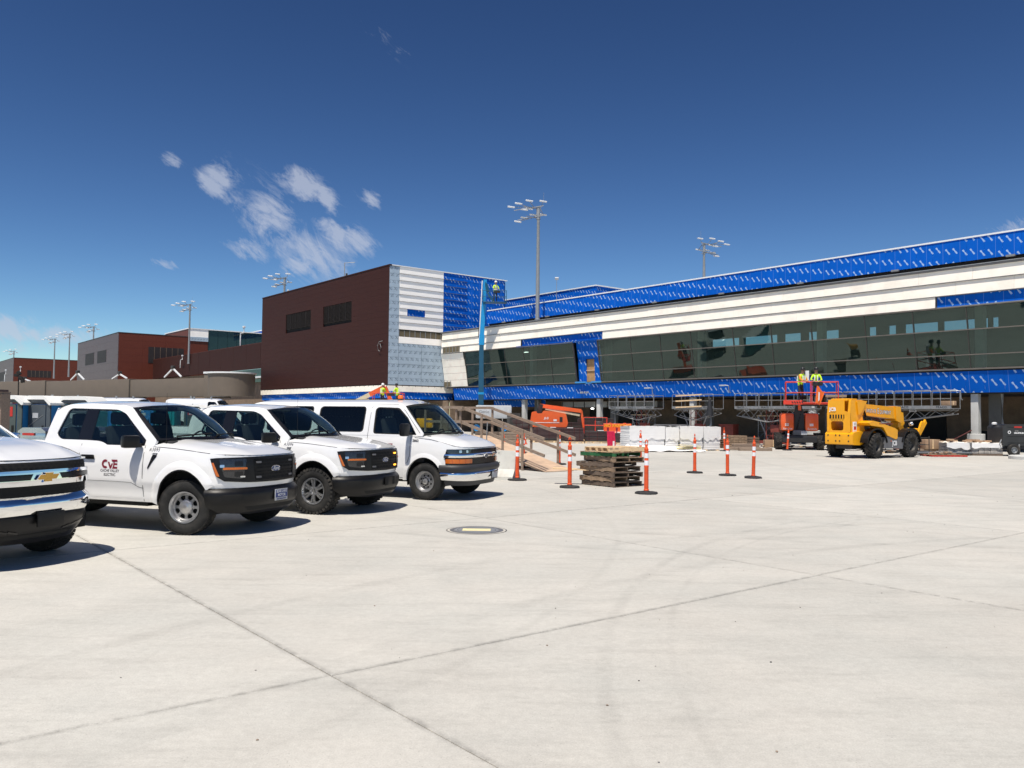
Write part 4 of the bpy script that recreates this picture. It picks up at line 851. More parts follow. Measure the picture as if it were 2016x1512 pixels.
        mb = MB(); mb.prism([(a, b+.925) for a, b in bowtie(.21, .09)], .915, .93, 'chrome_dull', 'YZ'); mb.prism([(a*.86, b*.8+.925) for a, b in bowtie(.21, .09)], .92, .934, 'grey_paint', 'YZ'); mb.build('badge', root)
        for s in (1, -1):
            q = rpoly([(.60, 1.082), (L-.27, 1.078), (L-.24, .99), (.64, .985)], .015); mb = MB(); patch(mb, [(s*a, b) for a, b in (q if s > 0 else q[::-1])], fo(.02), 'lamp_lens', du=.05, dv=.05, th=.02)
            for a in (.70, .86): patch(mb, rrect(min(s*a, s*(a+.055)), 1.005, max(s*a, s*(a+.055)), 1.06, .01), fo(.026), 'lamp_chrome', du=.05, dv=.05)
            mb.build('headlight', root, 40)
            q = rpoly([(.56, .875), (L-.25, .875), (L-.24, .785), (.56, .785)], .01); mb = MB(); patch(mb, [(s*a, b) for a, b in (q if s > 0 else q[::-1])], fo(.02), 'amber', du=.05, dv=.05, th=.02)
            for k in range(4): ribbon(mb, [(s*(.63+.14*k), .79), (s*(.63+.14*k), .87)], .005, fo(.023), 'maroon')
            mb.build('turn_signal', root, 40)
        UI = [(.60, .0), (.63, -.05), (.70, -.06), (.745, -.045), (.765, .02)]; u_ = [(0, .60), (.5, .60), (L-.14, .60), (L-.12, .75), (.5, .76), (0, .76)]; fr = [(-a, b) for a, b in u_[::-1]][:-1]+u_[0:0]
        def sym(q): return q+[(-a, b) for a, b in q[::-1][1:-1]]
        mb = MB(); patch(mb, sym([(0, .76), (.5, .76), (L-.12, .75), (L-.12, .60), (.5, .605), (0, .605)]), B.sf(.03, UI), 'bumper_grey', du=.08, dv=.03, th=.04); mb.build('bumper_pad', root, 50)
        KI = [(.40, .04), (.44, -.0), (.52, -.03), (.58, -.035), (.605, .0)]
        mb = MB(); patch(mb, sym([(0, .605), (.5, .605), (L-.14, .60), (L-.16, .44), (.5, .41), (0, .41)]), B.sf(.03, KI), 'chrome', du=.06, dv=.02, th=.04); mb.build('bumper', root, 60)
        mb = MB(); patch(mb, sym([(0, .42), (.5, .42), (L-.20, .45), (L-.22, .33), (.5, .31), (0, .31)]), B.sf(.0, [(.30, .05), (.45, .0)]), 'bumper_grey', du=.1, dv=.05, th=.04); mb.build('lower_valance', root, 50)
        mb = MB(); mb.bbox((.945, .38, .50), (.015, .31, .17), 'gloss_black', .006); mb.bbox((.952, .38, .50), (.012, .27, .13), 'plate_grey', .004); add_text(mb, 'UTAH', .03, 'maroon', (.9595, .38, .55), (0, 1, 0), (0, 0, 1), bold=.001); mb.build('number_plate', root)
        mb = MB(); q = B.sf(.004)(s_(-.30), 1.25); add_text(mb, '2862', .075, 'ink', (-.27, q[1]-.004, 1.24), (1, 0, 0), (0, .12, 1), bold=.002); mb.build('fleet_number', root)
        mb = MB(); yy = -.9985; cve_logo(mb, -.98, yy, 1.10, 1.15); add_text(mb, 'CACHE VALLEY', .057, 'ink', (-.98, yy, .99), (1, 0, 0), (0, 0, 1), bold=.001); add_text(mb, 'ELECTRIC', .057, 'ink', (-.98, yy, .93), (1, 0, 0), (0, 0, 1), bold=.001); mb.build('door_lettering', root)
        mb = MB(); mb.lathe([(.075, 2.125), (.075, 2.14), (.06, 2.145)], 'black_plastic', (-1.1, -.25, 0), n=18); mb.lathe([(.062, 2.145), (.060, 2.20), (.045, 2.225), (0, 2.23)], 'safety_orange', (-1.1, -.25, 0), n=18); mb.build('beacon', root)
        mb = MB(); mb.bbox((-.75, .3, 2.09), (.10, .04, .06), 'gap_black', .015); mb.build('roof_aerial', root)
        mb = MB(); p = Vector((-.08, -.80, 1.38)); mb.cyl(p, p+Vector((0, 0, .8)), .003, 'gap_black', 5); mb.build('aerial', root)
    for x in (-.03, -3.43):
        for s in (-1, 1): wheel(root, (x, s*.865, .39), .39, .25, 'van', s)
    return root
v1 = place(pickup('white pickup A3095 with steel wheels, maroon door logo and blue dealer plate', steer=R(14)), -4.444, 13.067, 20)
v2 = place(pickup('white pickup A3096 with alloy wheels, knobbly tyres and lit amber strobes', tall_tyres=True, number='A3096', plate=False, strobes=True), -3.164, 15.73, 20)
v3 = place(van('white passenger van 2862 with orange roof beacon, rightmost of the parked vehicles'), -1.388, 18.358, 24)
v4 = place(heavy_pickup(), -6.28, 10.0, 20)
# tool box lying in the bed of the first pickup
def to_world(v, x, y, z): return v.matrix_basis @ Vector((x, y, z))
_p = to_world(v1, -3.28, 0, 1.335)
tb = empty('tool_box', _p, -R(20), 'diamond plate aluminium tool box across the bed of pickup A3095', 'tool box')
m = MB(); m.bbox((0, 0, .02), (.56, 1.50, .20), 'diamond_plate', .015)
for i in range(9):
    for k in range(30):
        for sx_ in (-1,): m.box((sx_*.281, -.72+k*.05+(.025 if i % 2 else 0), -.06+i*.02), (.004, .026, .006), 'chrome', rot=Matrix.Rotation(R(35 if k % 2 else -35), 3, 'X'))
for i in range(15):
    for k in range(2): m.box((-.25+i*.036, -.752+k*1.504, 0+.03*(i % 3-1)), (.026, .004, .006), 'chrome')
m.build('box', tb)
m = MB(); m.prism([(-.30, .10), (.30, .10), (.30, .13), (.20, .185), (-.20, .185), (-.30, .13)], -.77, .77, 'diamond_plate')
for i in range(14):
    for k in range(34): m.box((-.19+i*.03, -.75+k*.045+(.022 if i % 2 else 0), .187), (.024, .007, .003), 'chrome', rz=R(40 if (i+k) % 2 else -40))
m.build('lid', tb); m = MB(); m.b2((-.2, -.77, .06), (.05, -.756, .10), 'sign_red'); m.build('latch_panel', tb)
# ------------------------------------------------------------------ setting: apron, terminal, far buildings
AZ = math.atan2(-.780, .626)                             # direction of the terminal front
UA = Vector((math.cos(AZ), math.sin(AZ), 0)); CA = Vector((-math.sin(AZ), math.cos(AZ), 0))     # along it, and away into it
def W(a, c, z=0): return UA*a+CA*c+Vector((0, 0, z))
# concrete
def slab_material():
    m = bpy.data.materials.new('slab_concrete'); m.use_nodes = True; t = m.node_tree; b = t.nodes['Principled BSDF']; m_ = lambda *a: M(*a, tree=t)
    g = t.nodes.new('ShaderNodeNewGeometry'); P = g.outputs['Position']; sp = t.nodes.new('ShaderNodeSeparateXYZ'); t.links.new(P, sp.inputs[0])
    def nz(scale, det=4, rough=.6, mp=None, dist=0):
        n = t.nodes.new('ShaderNodeTexNoise'); n.inputs['Scale'].default_value = scale; n.inputs['Detail'].default_value = det; n.inputs['Roughness'].default_value = rough; n.inputs['Distortion'].default_value = dist
        if mp:
            q = t.nodes.new('ShaderNodeMapping'); q.inputs['Rotation'].default_value = (0, 0, mp[0]); q.inputs['Scale'].default_value = mp[1]; t.links.new(P, q.inputs['Vector']); t.links.new(q.outputs[0], n.inputs['Vector'])
        else: t.links.new(P, n.inputs['Vector'])
        return n.outputs[0]
    def rng(v, a, b_, lo, hi):
        r = t.nodes.new('ShaderNodeMapRange'); r.inputs[1].default_value = a; r.inputs[2].default_value = b_; r.inputs[3].default_value = lo; r.inputs[4].default_value = hi; t.links.new(v, r.inputs[0]); return r.outputs[0]
    oi = t.nodes.new('ShaderNodeObjectInfo')
    fine = nz(95, 3, .7); mid = nz(1.3, 6, .65); big = nz(.22, 4)
    val = m_('MULTIPLY', rng(big, .3, .7, .94, 1.05), rng(mid, .3, .7, .93, 1.05))
    val = m_('MULTIPLY', val, rng(fine, .3, .7, .87, 1.09)); val = m_('MULTIPLY', val, rng(oi.outputs['Random'], 0, 1, .94, 1.045))
    blot = nz(16, 5, .7); val = m_('MULTIPLY', val, rng(blot, .35, .65, .93, 1.04))
    streak = nz(2.2, 6, .7, (-.15, (.35, 1.6, 1))); val = m_('MULTIPLY', val, rng(streak, .50, .74, 1.0, .85))
    streak2 = nz(5, 5, .7, (-.1, (.5, 3.2, 1))); val = m_('MULTIPLY', val, rng(streak2, .60, .78, 1.0, .84))
    # worn tyre arcs
    tot = None; brk = rng(nz(1.1, 5, .7), .38, .62, .1, 1.0); brk2 = rng(nz(14, 3), .3, .7, .5, 1.0)
    for cx_, cy_, r_, w_, k in [(9, 33, 21.3, .13, .16), (9, 33, 23.0, .12, .14), (30, -14, 32.2, .15, .13), (30, -14, 30.4, .15, .12), (-3, 2.5, 14.5, .11, .12), (-3, 2.5, 16.3, .12, .12),
                                (22, 40, 26, .16, .15), (22, 40, 24.2, .14, .14), (3.0, 16.5, 3.6, .05, .12), (12, -2, 15.5, .12, .15), (12, -2, 17.3, .12, .14), (14.2, 4.5, 13.6, .08, .15), (14.2, 4.5, 13.1, .05, .12), (-16.5, 14.5, 18.2, .07, .10), (60, 30, 50, .2, .12), (60, 30, 48, .2, .1)]:
        dx = m_('SUBTRACT', sp.outputs[0], cx_); dy = m_('SUBTRACT', sp.outputs[1], cy_)
        d = m_('DIVIDE', m_('SUBTRACT', m_('SQRT', m_('ADD', m_('MULTIPLY', dx, dx), m_('MULTIPLY', dy, dy))), r_), w_)
        e = m_('MULTIPLY', m_('MAXIMUM', m_('SUBTRACT', 1.0, m_('MULTIPLY', d, d)), 0.0), k*.95); tot = e if tot is None else m_('ADD', tot, e)
    val = m_('MULTIPLY', val, m_('SUBTRACT', 1.0, m_('MULTIPLY', m_('MULTIPLY', tot, brk), brk2)))
    # grime along the joints
    tc = t.nodes.new('ShaderNodeTexCoord'); so = t.nodes.new('ShaderNodeSeparateXYZ'); t.links.new(tc.outputs['Object'], so.inputs[0])
    ex = m_('SUBTRACT', 3.2, m_('ABSOLUTE', so.outputs[0])); ey = m_('SUBTRACT', 3.05, m_('ABSOLUTE', so.outputs[1])); ed = m_('MINIMUM', ex, ey)
    jn = nz(7, 4, .7); edge = m_('MULTIPLY', rng(ed, .0, .05, 1.0, .0), rng(jn, .38, .62, .04, .42)); val = m_('MULTIPLY', val, m_('SUBTRACT', 1.0, edge))
    # pits
    vo = t.nodes.new('ShaderNodeTexVoronoi'); vo.inputs['Scale'].default_value = 26; t.links.new(P, vo.inputs['Vector'])
    pit = m_('MULTIPLY', m_('LESS_THAN', vo.outputs['Distance'], .10), m_('GREATER_THAN', nz(3.1, 3), .56)); val = m_('MULTIPLY', val, m_('SUBTRACT', 1.0, m_('MULTIPLY', pit, .3)))
    tint = t.nodes.new('ShaderNodeMixRGB'); tint.inputs[1].default_value = (.53, .51, .468, 1); tint.inputs[2].default_value = (.495, .487, .452, 1); t.links.new(rng(nz(.5, 5, .6), .35, .65, 0, 1), tint.inputs[0])
    mx = t.nodes.new('ShaderNodeMixRGB'); mx.blend_type = 'MULTIPLY'; mx.inputs[0].default_value = 1; t.links.new(tint.outputs[0], mx.inputs[1]); t.links.new(val, mx.inputs[2]); t.links.new(mx.outputs[0], b.inputs['Base Color'])
    b.inputs['Roughness'].default_value = .82; b.inputs['Specular IOR Level'].default_value = .35
    bp = t.nodes.new('ShaderNodeBump'); bp.inputs['Strength'].default_value = .45; bp.inputs['Distance'].default_value = .004
    t.links.new(m_('ADD', m_('MULTIPLY', fine, .7), m_('MULTIPLY', nz(38, 4, .7), .8)), bp.inputs['Height']); t.links.new(bp.outputs[0], b.inputs['Normal']); MT['slab_concrete'] = m
slab_material()
m = MB(); m.add([(-900, -250, -.03), (900, -250, -.03), (900, 1800, -.03), (-900, 1800, -.03)], [(0, 1, 2, 3)], 'slab_concrete'); tag(m.build('ground'), kind='structure')
apron = empty('apron', W(-30, 20, 0), AZ, kind='structure')
m = MB(); m.add([(-65, -40, -.012), (50, -40, -.012), (50, 40, -.012), (-65, 40, -.012)], [(0, 1, 2, 3)], 'masonry'); m.build('joint_bed', apron)
PA, PC, A0, C0 = 6.4, 6.1, -5.27, 2.66
proto_slab = None
for i in range(-13, 5):
    for j in range(-4, 9):
        a, c_ = A0+PA*(i+.5), C0+PC*(j+.5); w_ = W(a, c_)
        if w_.y < -4 or (w_.y < 3 and abs(w_.x) > 9) or abs(w_.x) > w_.y*.75+9: continue
        loc = (a+30, c_-20, random.uniform(-.002, .001))
        if proto_slab is None:
            m = MB(); h, g_ = .03, .011; X_, Y_ = PA/2-g_/2, PC/2-g_/2; ch = .006
            lo = [(-X_, -Y_, -.02), (X_, -Y_, -.02), (X_, Y_, -.02), (-X_, Y_, -.02)]; mi_ = [(p[0], p[1], -ch) for p in lo]; tp = [(p[0]*(1-ch/X_), p[1]*(1-ch/Y_), 0) for p in lo]
            m.add(lo+mi_+tp, [(k, (k+1) % 4, 4+(k+1) % 4, 4+k) for k in range(4)]+[(4+k, 4+(k+1) % 4, 8+(k+1) % 4, 8+k) for k in range(4)]+[(8, 9, 10, 11)], 'slab_concrete')
            proto_slab = m.build('concrete_slab', apron); proto_slab.location = loc
        else: inst(proto_slab, 'concrete_slab', apron, loc)
# ------------------------------------------------------------------ building helper
class Bld:
    def __init__(s, name, a, c, label, cat='building', group=None):
        s.a, s.c = a, c; s.o = empty(name, W(a, c), AZ, label, cat, group)
    def put(s, mb, name, parent=None, uvm=False, label=None, kind=None):     # mb in (a, c, z) coordinates
        mb.v = [Vector((v.x-s.a, v.y-s.c, v.z)) for v in mb.v]
        if uvm:
            me_off = (s.a, s.c)
        o = mb.build(name, parent or s.o, uvm=False)
        if uvm:
            me = o.data; uv = me.uv_layers.new(name='UVMap').data
            for p in me.polygons:
                hx = abs(p.normal.x) < abs(p.normal.y)
                for li in p.loop_indices:
                    co = me.vertices[me.loops[li].vertex_index].co; uv[li].uv = ((co.x+s.a) if hx else (co.y+s.c), co.z)
        return tag(o, label, kind=kind)
# ---- terminal concourse
T = Bld('terminal_building', -45, 50, 'long airport terminal in cream boards and blue membrane above a tilted glass front')
AL, AR = -72.3, -7.0
def bx(a0, c0, z0, a1, c1, z1, m): return MB().b2((a0, c0, z0), (a1, c1, z1), m)
def leaned(a0, a1, z0, c0, z1, c1, m, th=.03):           # board leaning outwards, c = front face at bottom/top
    mb = MB(); f = [(a0, c0, z0), (a1, c0, z0), (a1, c1, z1), (a0, c1, z1)]; b = [(a, c_+th, z) for a, c_, z in f]
    return mb.add(f+b, [(0, 1, 2, 3), (7, 6, 5, 4), (0, 4, 5, 1), (1, 5, 6, 2), (2, 6, 7, 3), (3, 7, 4, 0)], m)
def LC(z): return 50.22-(z-3.36)*.158                     # face of the leaning wall at height z
a = AL; k = 0
while a < AR:
    e = random.uniform(-.008, .008); T.put(leaned(a+.004, a+1.026, 3.36, LC(3.36)+e, 4.58, LC(4.58)+e, 'blue_wrap'), 'fascia_panel', uvm=True); a += 1.03
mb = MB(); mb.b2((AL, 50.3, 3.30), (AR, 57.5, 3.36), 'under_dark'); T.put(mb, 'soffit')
T.put(bx(AL+.02, LC(4.6)-.03, 4.585, AR, 50.4, 4.66, 'gap_black'), 'sill_flashing')
T.put(bx(-70.0, LC(4.7)-.06, 4.665, -53.05, 50.3, 4.76, 'frame_tan'), 'sill'); T.put(bx(-50.1, LC(4.7)-.06, 4.665, AR, 50.3, 4.76, 'frame_tan'), 'sill')
GT = 8.22
mulL = [-69.5, -66.5, -62.9, -60.1, -56.3, -53.2]; mulR = [-50.15, -46.4, -43.25, -40.2, -36.4, -33.25, -30.2, -26.5, -23.5, -20.45, -17.3, -14.2, -11.1, -8.0]
zr_ = [4.76, 5.52, 6.94, GT]
def pane(a0, a1, z0, z1, sl0=0, sl1=0):
    e = random.uniform(-.004, .004); mb = MB(); c0, c1 = LC(z0)+e, LC(z1)-e
    mb.add([(a0+sl0, c0, z0), (a1+sl1, c0, z0), (a1+sl1*.6, c1, z1), (a0+sl0*.6, c1, z1)], [(0, 1, 2, 3)], 'curtain_glass'); orient(mb, ((a0+a1)/2, 70, (z0+z1)/2))
    mb.v = [Vector((v.x-T.a, v.y-T.c, v.z)) for v in mb.v]; return mb.build('glass_pane', T.o, fix=False)
for ml in (mulL, mulR):
    for a0, a1 in zip(ml, ml[1:]):
        for z0, z1 in zip(zr_, zr_[1:]): pane(a0+.02, a1-.02, z0+.02, z1-.02)
    for a_ in ml:
        mb = MB(); w_ = .055 if a_ not in (ml[0], ml[-1]) else .09; mb.bar((a_, LC(4.76)+.03, 4.76), (a_, LC(GT)+.03, GT), .12, w_, 'frame_dark', up=(1, 0, 0)); T.put(mb, 'mullion')
    for z in zr_[1:3]:
        T.put(MB().b2((ml[0], LC(z)-.045, z-.03), (ml[-1], LC(z)+.03, z+.03), 'frame_tan'), 'glazing_rail')
    T.put(MB().b2((ml[0], LC(GT)-.05, GT), (ml[-1], LC(GT)+.1, GT+.06), 'frame_tan'), 'head_rail')
# interior seen through the glass
mb = MB(); mb.b2((-73, 50.5, 4.3), (AR, 64, 4.5), 'interior_mid'); mb.b2((-73, 63.8, 4.5), (AR, 64, 8.40), 'interior_mid'); mb.b2((-73, 63.8, 9.15), (AR, 64, 10.2), 'interior_mid'); mb.b2((-73, 50.6, 10.2), (AR, 64, 10.4), 'interior_mid'); mb.b2((-73.2, 50.6, 4.5), (-73, 64, 10.4), 'interior_mid')
xw = -73
for w0, w1 in ((-49.3, -46.2), (-45.6, -42.2), (-41.5, -39.9), (-39.2, -36.4), (-33.8, -33.2), (-32.2, -31.6), (-30.9, -28.4), (-28.0, -24.9), (-24.6, -24.2), (-22.0, -21.2), (-20.8, -18.0), (-15.5, -12.5)):
    mb.b2((xw, 63.8, 8.40), (w0, 64, 9.15), 'interior_mid'); xw = w1
mb.b2((xw, 63.8, 8.40), (AR, 64, 9.15), 'interior_mid'); T.put(mb, 'interior_shell')
for a_ in (-61.0, -50.9, -40.8, -30.7, -20.6): T.put(MB().b2((a_-.1, 51.2, 4.5), (a_+.35, 51.7, 10.2), 'interior_light'), 'interior_column')
mb = MB(); mb.b2((-65.5, 54, 8.25), (-65.0, 54.3, 8.3), 'lamp_glow'); mb.b2((-65.3, 54.1, 8.3), (-65.2, 54.2, 10.2), 'frame_dark'); T.put(mb, 'ceiling_light')
# cream boards over the glass
rows = [(8.31, 8.94), (8.985, 9.70), (9.745, 10.46)]
def CC(z): return 49.42+(z-8.3)*.05
for r_i, (z0, z1) in enumerate(rows):
    a = -73.75+(r_i*.9); a0 = -73.75
    while a0 < AR:
        a1 = min(a+3.05, AR)
        if r_i == 0:
            for s0, s1 in ((-60.35, -49.5), (-22.15, 0)):
                if a0 < s0 < a1: a1 = s0
                if a0 >= s0-.01 and a0 < s1: a0 = None; break
        if a0 is None: a += 3.05; a0 = a if a > -49.6 or a < -60 else None
        if a0 is None:
            while a < -49.5: a += 3.05
            a0 = -49.5 if r_i == 0 else a; 
            if a0 < -22.15: T.put(leaned(a0+.006, a-.006, z0, CC(z0), z1, CC(z1), 'cream_board'), 'cream_board'); a0 = a
            continue
        if r_i == 0 and a0 >= -22.2: break
        e = random.uniform(-.006, .006); T.put(leaned(a0+.006, a1-.006, z0, CC(z0)+e, z1, CC(z1)+e, 'cream_board'), 'cream_board')
        if a1 < a+3.0 and a1 in (-60.35,): a = -49.5; a0 = -49.5; continue
        a += 3.05; a0 = a
for z in (8.96, 9.72): T.put(MB().b2((-73.8, 49.40, z-.02), (AR, 49.6, z+.02), 'girt'), 'girt')
T.put(MB().b2((-73.8, 49.6, 8.28), (AR, 50.2, 10.5), 'girt'), 'backing_wall')
T.put(bx(-73.9, 49.42, 10.475, AR, 49.62, 10.52, 'girt'), 'girt'); T.put(bx(-73.9, 49.40, 10.56, AR, 49.75, 10.61, 'mast_grey'), 'roof_edge'); T.put(bx(-73.9, 49.5, 10.52, AR, 54.0, 10.56, 'roof_grey'), 'roof_ledge')
a = -60.3
while a < -49.6: T.put(leaned(a, min(a+1.02, -49.5), 8.31, 49.585, 8.94, 49.585, 'blue_wrap', .012), 'recessed_panel', uvm=True); a += 1.03
a = -22.1
while a < AR: T.put(leaned(a, a+1.02, 8.33, 49.585, 8.94, 49.585, 'blue_wrap', .012), 'recessed_panel', uvm=True); a += 1.03
T.put(bx(-22.1, 49.52, 8.26, AR, 49.6, 8.33, 'mast_grey'), 'drip_edge')
# pier between the two windows: membrane, plywood hatch
T.put(leaned(-53.10, -50.25, 6.75, 50.05, 8.28, 49.75, 'blue_wrap', .1), 'pier_panel', uvm=True); T.put(leaned(-53.10, -52.15, 4.76, 50.2, 6.75, 50.05, 'blue_wrap', .1), 'pier_panel', uvm=True)
T.put(leaned(-51.10, -50.25, 4.76, 50.2, 6.75, 50.05, 'blue_wrap', .1), 'pier_panel', uvm=True); T.put(bx(-52.15, 50.22, 4.76, -51.10, 50.26, 6.72, 'ply_panel'), 'plywood_hatch'); T.put(bx(-52.15, 50.14, 5.72, -51.1, 50.22, 5.80, 'plywood'), 'hatch_batten')
T.put(bx(-53.3, 49.86, 4.66, -52.0, 50.1, 4.80, 'membrane_light'), 'membrane_flap'); T.put(bx(-51.3, 49.86, 4.66, -50.1, 50.1, 4.80, 'membrane_light'), 'membrane_flap'); T.put(bx(-52.0, 49.90, 4.60, -51.3, 50.1, 4.70, 'membrane_light'), 'membrane_flap')
T.put(leaned(-61.0, -50.0, 8.2, 49.45, 8.33, 49.38, 'blue_wrap', .1), 'hood_membrane', uvm=True)
# stepped cream end beside the tower, with two stud openings
z = 4.76; i = 0
while z < 8.2:
    z1 = min(z+.70, 8.28); x1 = -69.55-(z-4.76)*.12; T.put(leaned(-73.9, x1-.05, z+.012, LC(z)+.1, z1-.012, LC(z1)+.1, 'cream_board', .05), 'cream_board'); z = z1; i += 1
T.put(bx(-74, 50.4, 4.6, -69.3, 50.6, 8.4, 'girt'), 'backing_wall')
def stud_opening(B, p0, p1, n, along='a'):               # tan recess with light studs
    mb = MB(); mb.b2(p0, p1, 'opening_tan'); o = B.put(mb, 'stud_opening')
    for i in range(n+1):
        f = i/n; m2 = MB()
        if along == 'a': x = p0[0]+(p1[0]-p0[0])*f; m2.b2((x-.03, p0[1]-.05, p0[2]-.08), (x+.03, p0[1]+.0, p1[2]), 'galvanised')
        else: y = p0[1]+(p1[1]-p0[1])*f; m2.b2((p1[0], y-.03, p0[2]-.08), (p1[0]+.05, y+.03, p1[2]), 'galvanised')
        B.put(m2, 'stud', o).matrix_parent_inverse = Matrix.Identity(4)
stud_opening(T, (-73.3, 49.38, 8.35), (-70.3, 49.42, 8.92), 5); stud_opening(T, (-73.95, LC(4.8)+.02, 4.8), (-72.7, LC(4.8)+.08, 5.4), 2)
# clerestory set back above
a = -71.7; PB = 54.0
while a < -6: e = random.uniform(-.006, .006); T.put(leaned(a+.004, a+1.026, 11.66, PB+e, 13.06, PB+e, 'blue_wrap'), 'parapet_panel', uvm=True); a += 1.03
T.put(bx(-71.7, 53.95, 13.07, -6, 54.6, 13.17, 'coping_white'), 'coping'); T.put(bx(-71.7, 54.3, 10.5, -6, 54.5, 11.66, 'gap_black'), 'reveal'); T.put(bx(-71.75, 53.98, 11.66, -71.70, 62, 13.06, 'blue_wrap'), 'parapet_return', uvm=True); T.put(bx(-71.7, 54.55, 12.6, -6, 75, 12.8, 'roof_grey'), 'roof')
for a_ in range(-69, -8, 7): T.put(bx(a_, 53.9, 11.58, a_+.5, 54.05, 11.70, 'galvanised'), 'clip')
# rear penthouse
a = -96
while a < -71.7: T.put(leaned(a+.004, a+1.026, 14.6, 70, 17.5, 70, 'blue_wrap'), 'penthouse_panel', uvm=True); a += 1.03
c_ = 70.03
while c_ < 92:
    mb = MB(); mb.b2((-71.3, c_, 14.6), (-71.26, c_+1.02, 17.5), 'blue_wrap'); T.put(mb, 'penthouse_panel', uvm=True); c_ += 1.03
T.put(bx(-96, 69.9, 17.5, -71.2, 70.1, 17.64, 'coping_white'), 'coping'); T.put(bx(-71.32, 70.12, 17.5, -71.15, 92, 17.64, 'coping_white'), 'coping'); T.put(bx(-96, 70.15, 12.8, -71.4, 92, 17.4, 'gap_black'), 'penthouse_core')
# under the overhang
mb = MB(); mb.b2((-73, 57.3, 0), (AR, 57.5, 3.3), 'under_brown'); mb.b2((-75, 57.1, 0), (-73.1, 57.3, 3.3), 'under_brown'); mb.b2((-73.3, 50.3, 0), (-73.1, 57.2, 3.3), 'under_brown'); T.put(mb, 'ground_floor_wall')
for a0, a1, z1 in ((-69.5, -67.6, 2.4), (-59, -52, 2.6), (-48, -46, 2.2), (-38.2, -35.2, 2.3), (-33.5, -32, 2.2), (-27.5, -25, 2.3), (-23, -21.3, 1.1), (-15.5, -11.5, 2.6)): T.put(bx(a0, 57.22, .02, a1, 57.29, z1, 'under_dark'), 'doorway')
mb = MB(); mb.b2((-59, 53.5, 2.62), (-47, 54.5, 3.12), 'galvanised'); T.put(mb, 'duct')
for i in range(8): T.put(bx(-58.9+i*1.5, 53.45, 2.60, -58.84+i*1.5, 53.5, 3.15, 'frame_dark'), 'duct_flange')
T.put(bx(-68, 52.2, 2.65, -60, 52.3, 3.3, 'blue_wrap'), 'inner_fascia', uvm=True)
mb = MB(); mb.lathe([(0, 2.58), (.14, 2.52), (.16, 2.45), (0, 2.42)], 'lamp_glow', (-54.5, 53.2, 0), n=12); T.put(mb, 'pendant_light')
for a_ in (-61.1, -50.95, -40.85, -30.75, -20.45, -10.3):
    mb = MB(); mb.bbox((a_, 50.62, 2.08), (.40, .40, 2.44), 'concrete_grey', .02); col = T.put(mb, 'column')
    mb = MB(); mb.lathe([(0, 1.0), (.44, 1.0), (.46, .98), (.46, 0)], 'concrete_grey', (a_, 50.62, 0), n=28); T.put(mb, 'column_base', col).matrix_parent_inverse = Matrix.Identity(4)
    mb = MB(); mb.b2((a_+.3, 51.6, 0), (a_+.95, 51.9, 3.3), 'interior_mid'); T.put(mb, 'pier')
    mb = MB(); mb.tube([(a_+1.15, 51.3, 3.3), (a_+1.15, 51.3, 1.25), (a_+1.1, 51.2, 1.05), (a_+.75, 51.1, 1.0)], .08, 'light_grey_paint', 8); T.put(mb, 'drain_pipe')
for a_, zz in ((-44.2, 3.9), (-36.9, 3.95), (-20.9, 3.3)):
    mb = MB(); mb.tube([(a_, 49.95, zz-.35), (a_, 49.75, zz-.3), (a_, 49.7, zz+.15), (a_-.25, 49.6, zz+.18)], .035, 'mast_grey', 6); mb.bbox((a_-.45, 49.6, zz+.17), (.5, .14, .1), 'light_grey_paint', .02); T.put(mb, 'camera_bracket')
for a_ in (-52.7, -52.5, -52.2, -51.9): mb = MB(); mb.lathe([(0, 0), (.10, .02), (.08, .16), (0, .2)], 'mast_grey', (a_, 50.02, 3.75), n=8); T.put(mb, 'outlet_box')
T.put(bx(-41.5, 49.55, 8.30, -40.6, 49.62, 8.42, 'plate_blue'), 'bracket')
T.put(bx(-73, 64.1, 3.3, AR, 75, 8.3, 'gap_black'), 'rear_core')
# ---- tower block
Q = Bld('tower_block', -74, 43.1, 'square terminal block with dark brown metal front and white and blue unfinished side')
Q.put(bx(-107.3, 43.3, 4.85, -74.2, 58.4, 17.0, 'gap_black'), 'core')
z = 4.86; ri = 0
LV = [(-99.65, -92.4, 12.28, 14.3), (-89.1, -82.1, 12.2, 14.26)]
while z < 17.1:
    z1 = min(z+.585, 17.12); a = -107.4+ (ri % 2)*2.7-2.7
    while a < -74.02:
        a0, a1 = max(a, -107.4), min(a+5.4, -74.02)
        if a1-a0 > .1:
            seg = [(a0, a1)]
            for l0, l1, y0, y1 in LV:
                if z1 > y0+.1 and z < y1-.1:
                    ns = []
                    for p, q in seg:
                        if q <= l0 or p >= l1: ns.append((p, q))
                        else:
                            if p < l0: ns.append((p, l0))
                            if q > l1: ns.append((l1, q))
                    seg = ns
            for p, q in seg:
                if q-p > .1: Q.put(bx(p+.003, 43.1, z+.003, q-.003, 43.25, z1-.003, 'brown_metal'), 'metal_plank')
        a += 5.4
    z = z1; ri += 1
for l0, l1, y0, y1 in LV:
    o = Q.put(bx(l0, 43.24, y0, l1, 43.28, y1, 'gap_black'), 'louver_vent')
    n = 15; mb = MB()
    for i in range(n): mb.box(((l0+l1)/2, 43.17, y0+.07+(y1-y0-.1)*i/(n-1)), (l1-l0, .10, .02), 'louver', rot=Matrix.Rotation(R(-35), 3, 'X'))
    for i in range(1, 5): mb.b2((l0+(l1-l0)*i/5-.02, 43.10, y0), (l0+(l1-l0)*i/5+.02, 43.12, y1), 'louver')
    q = Q.put(mb, 'slats', o); q['kind'] = 'stuff'
U0 = -74.0
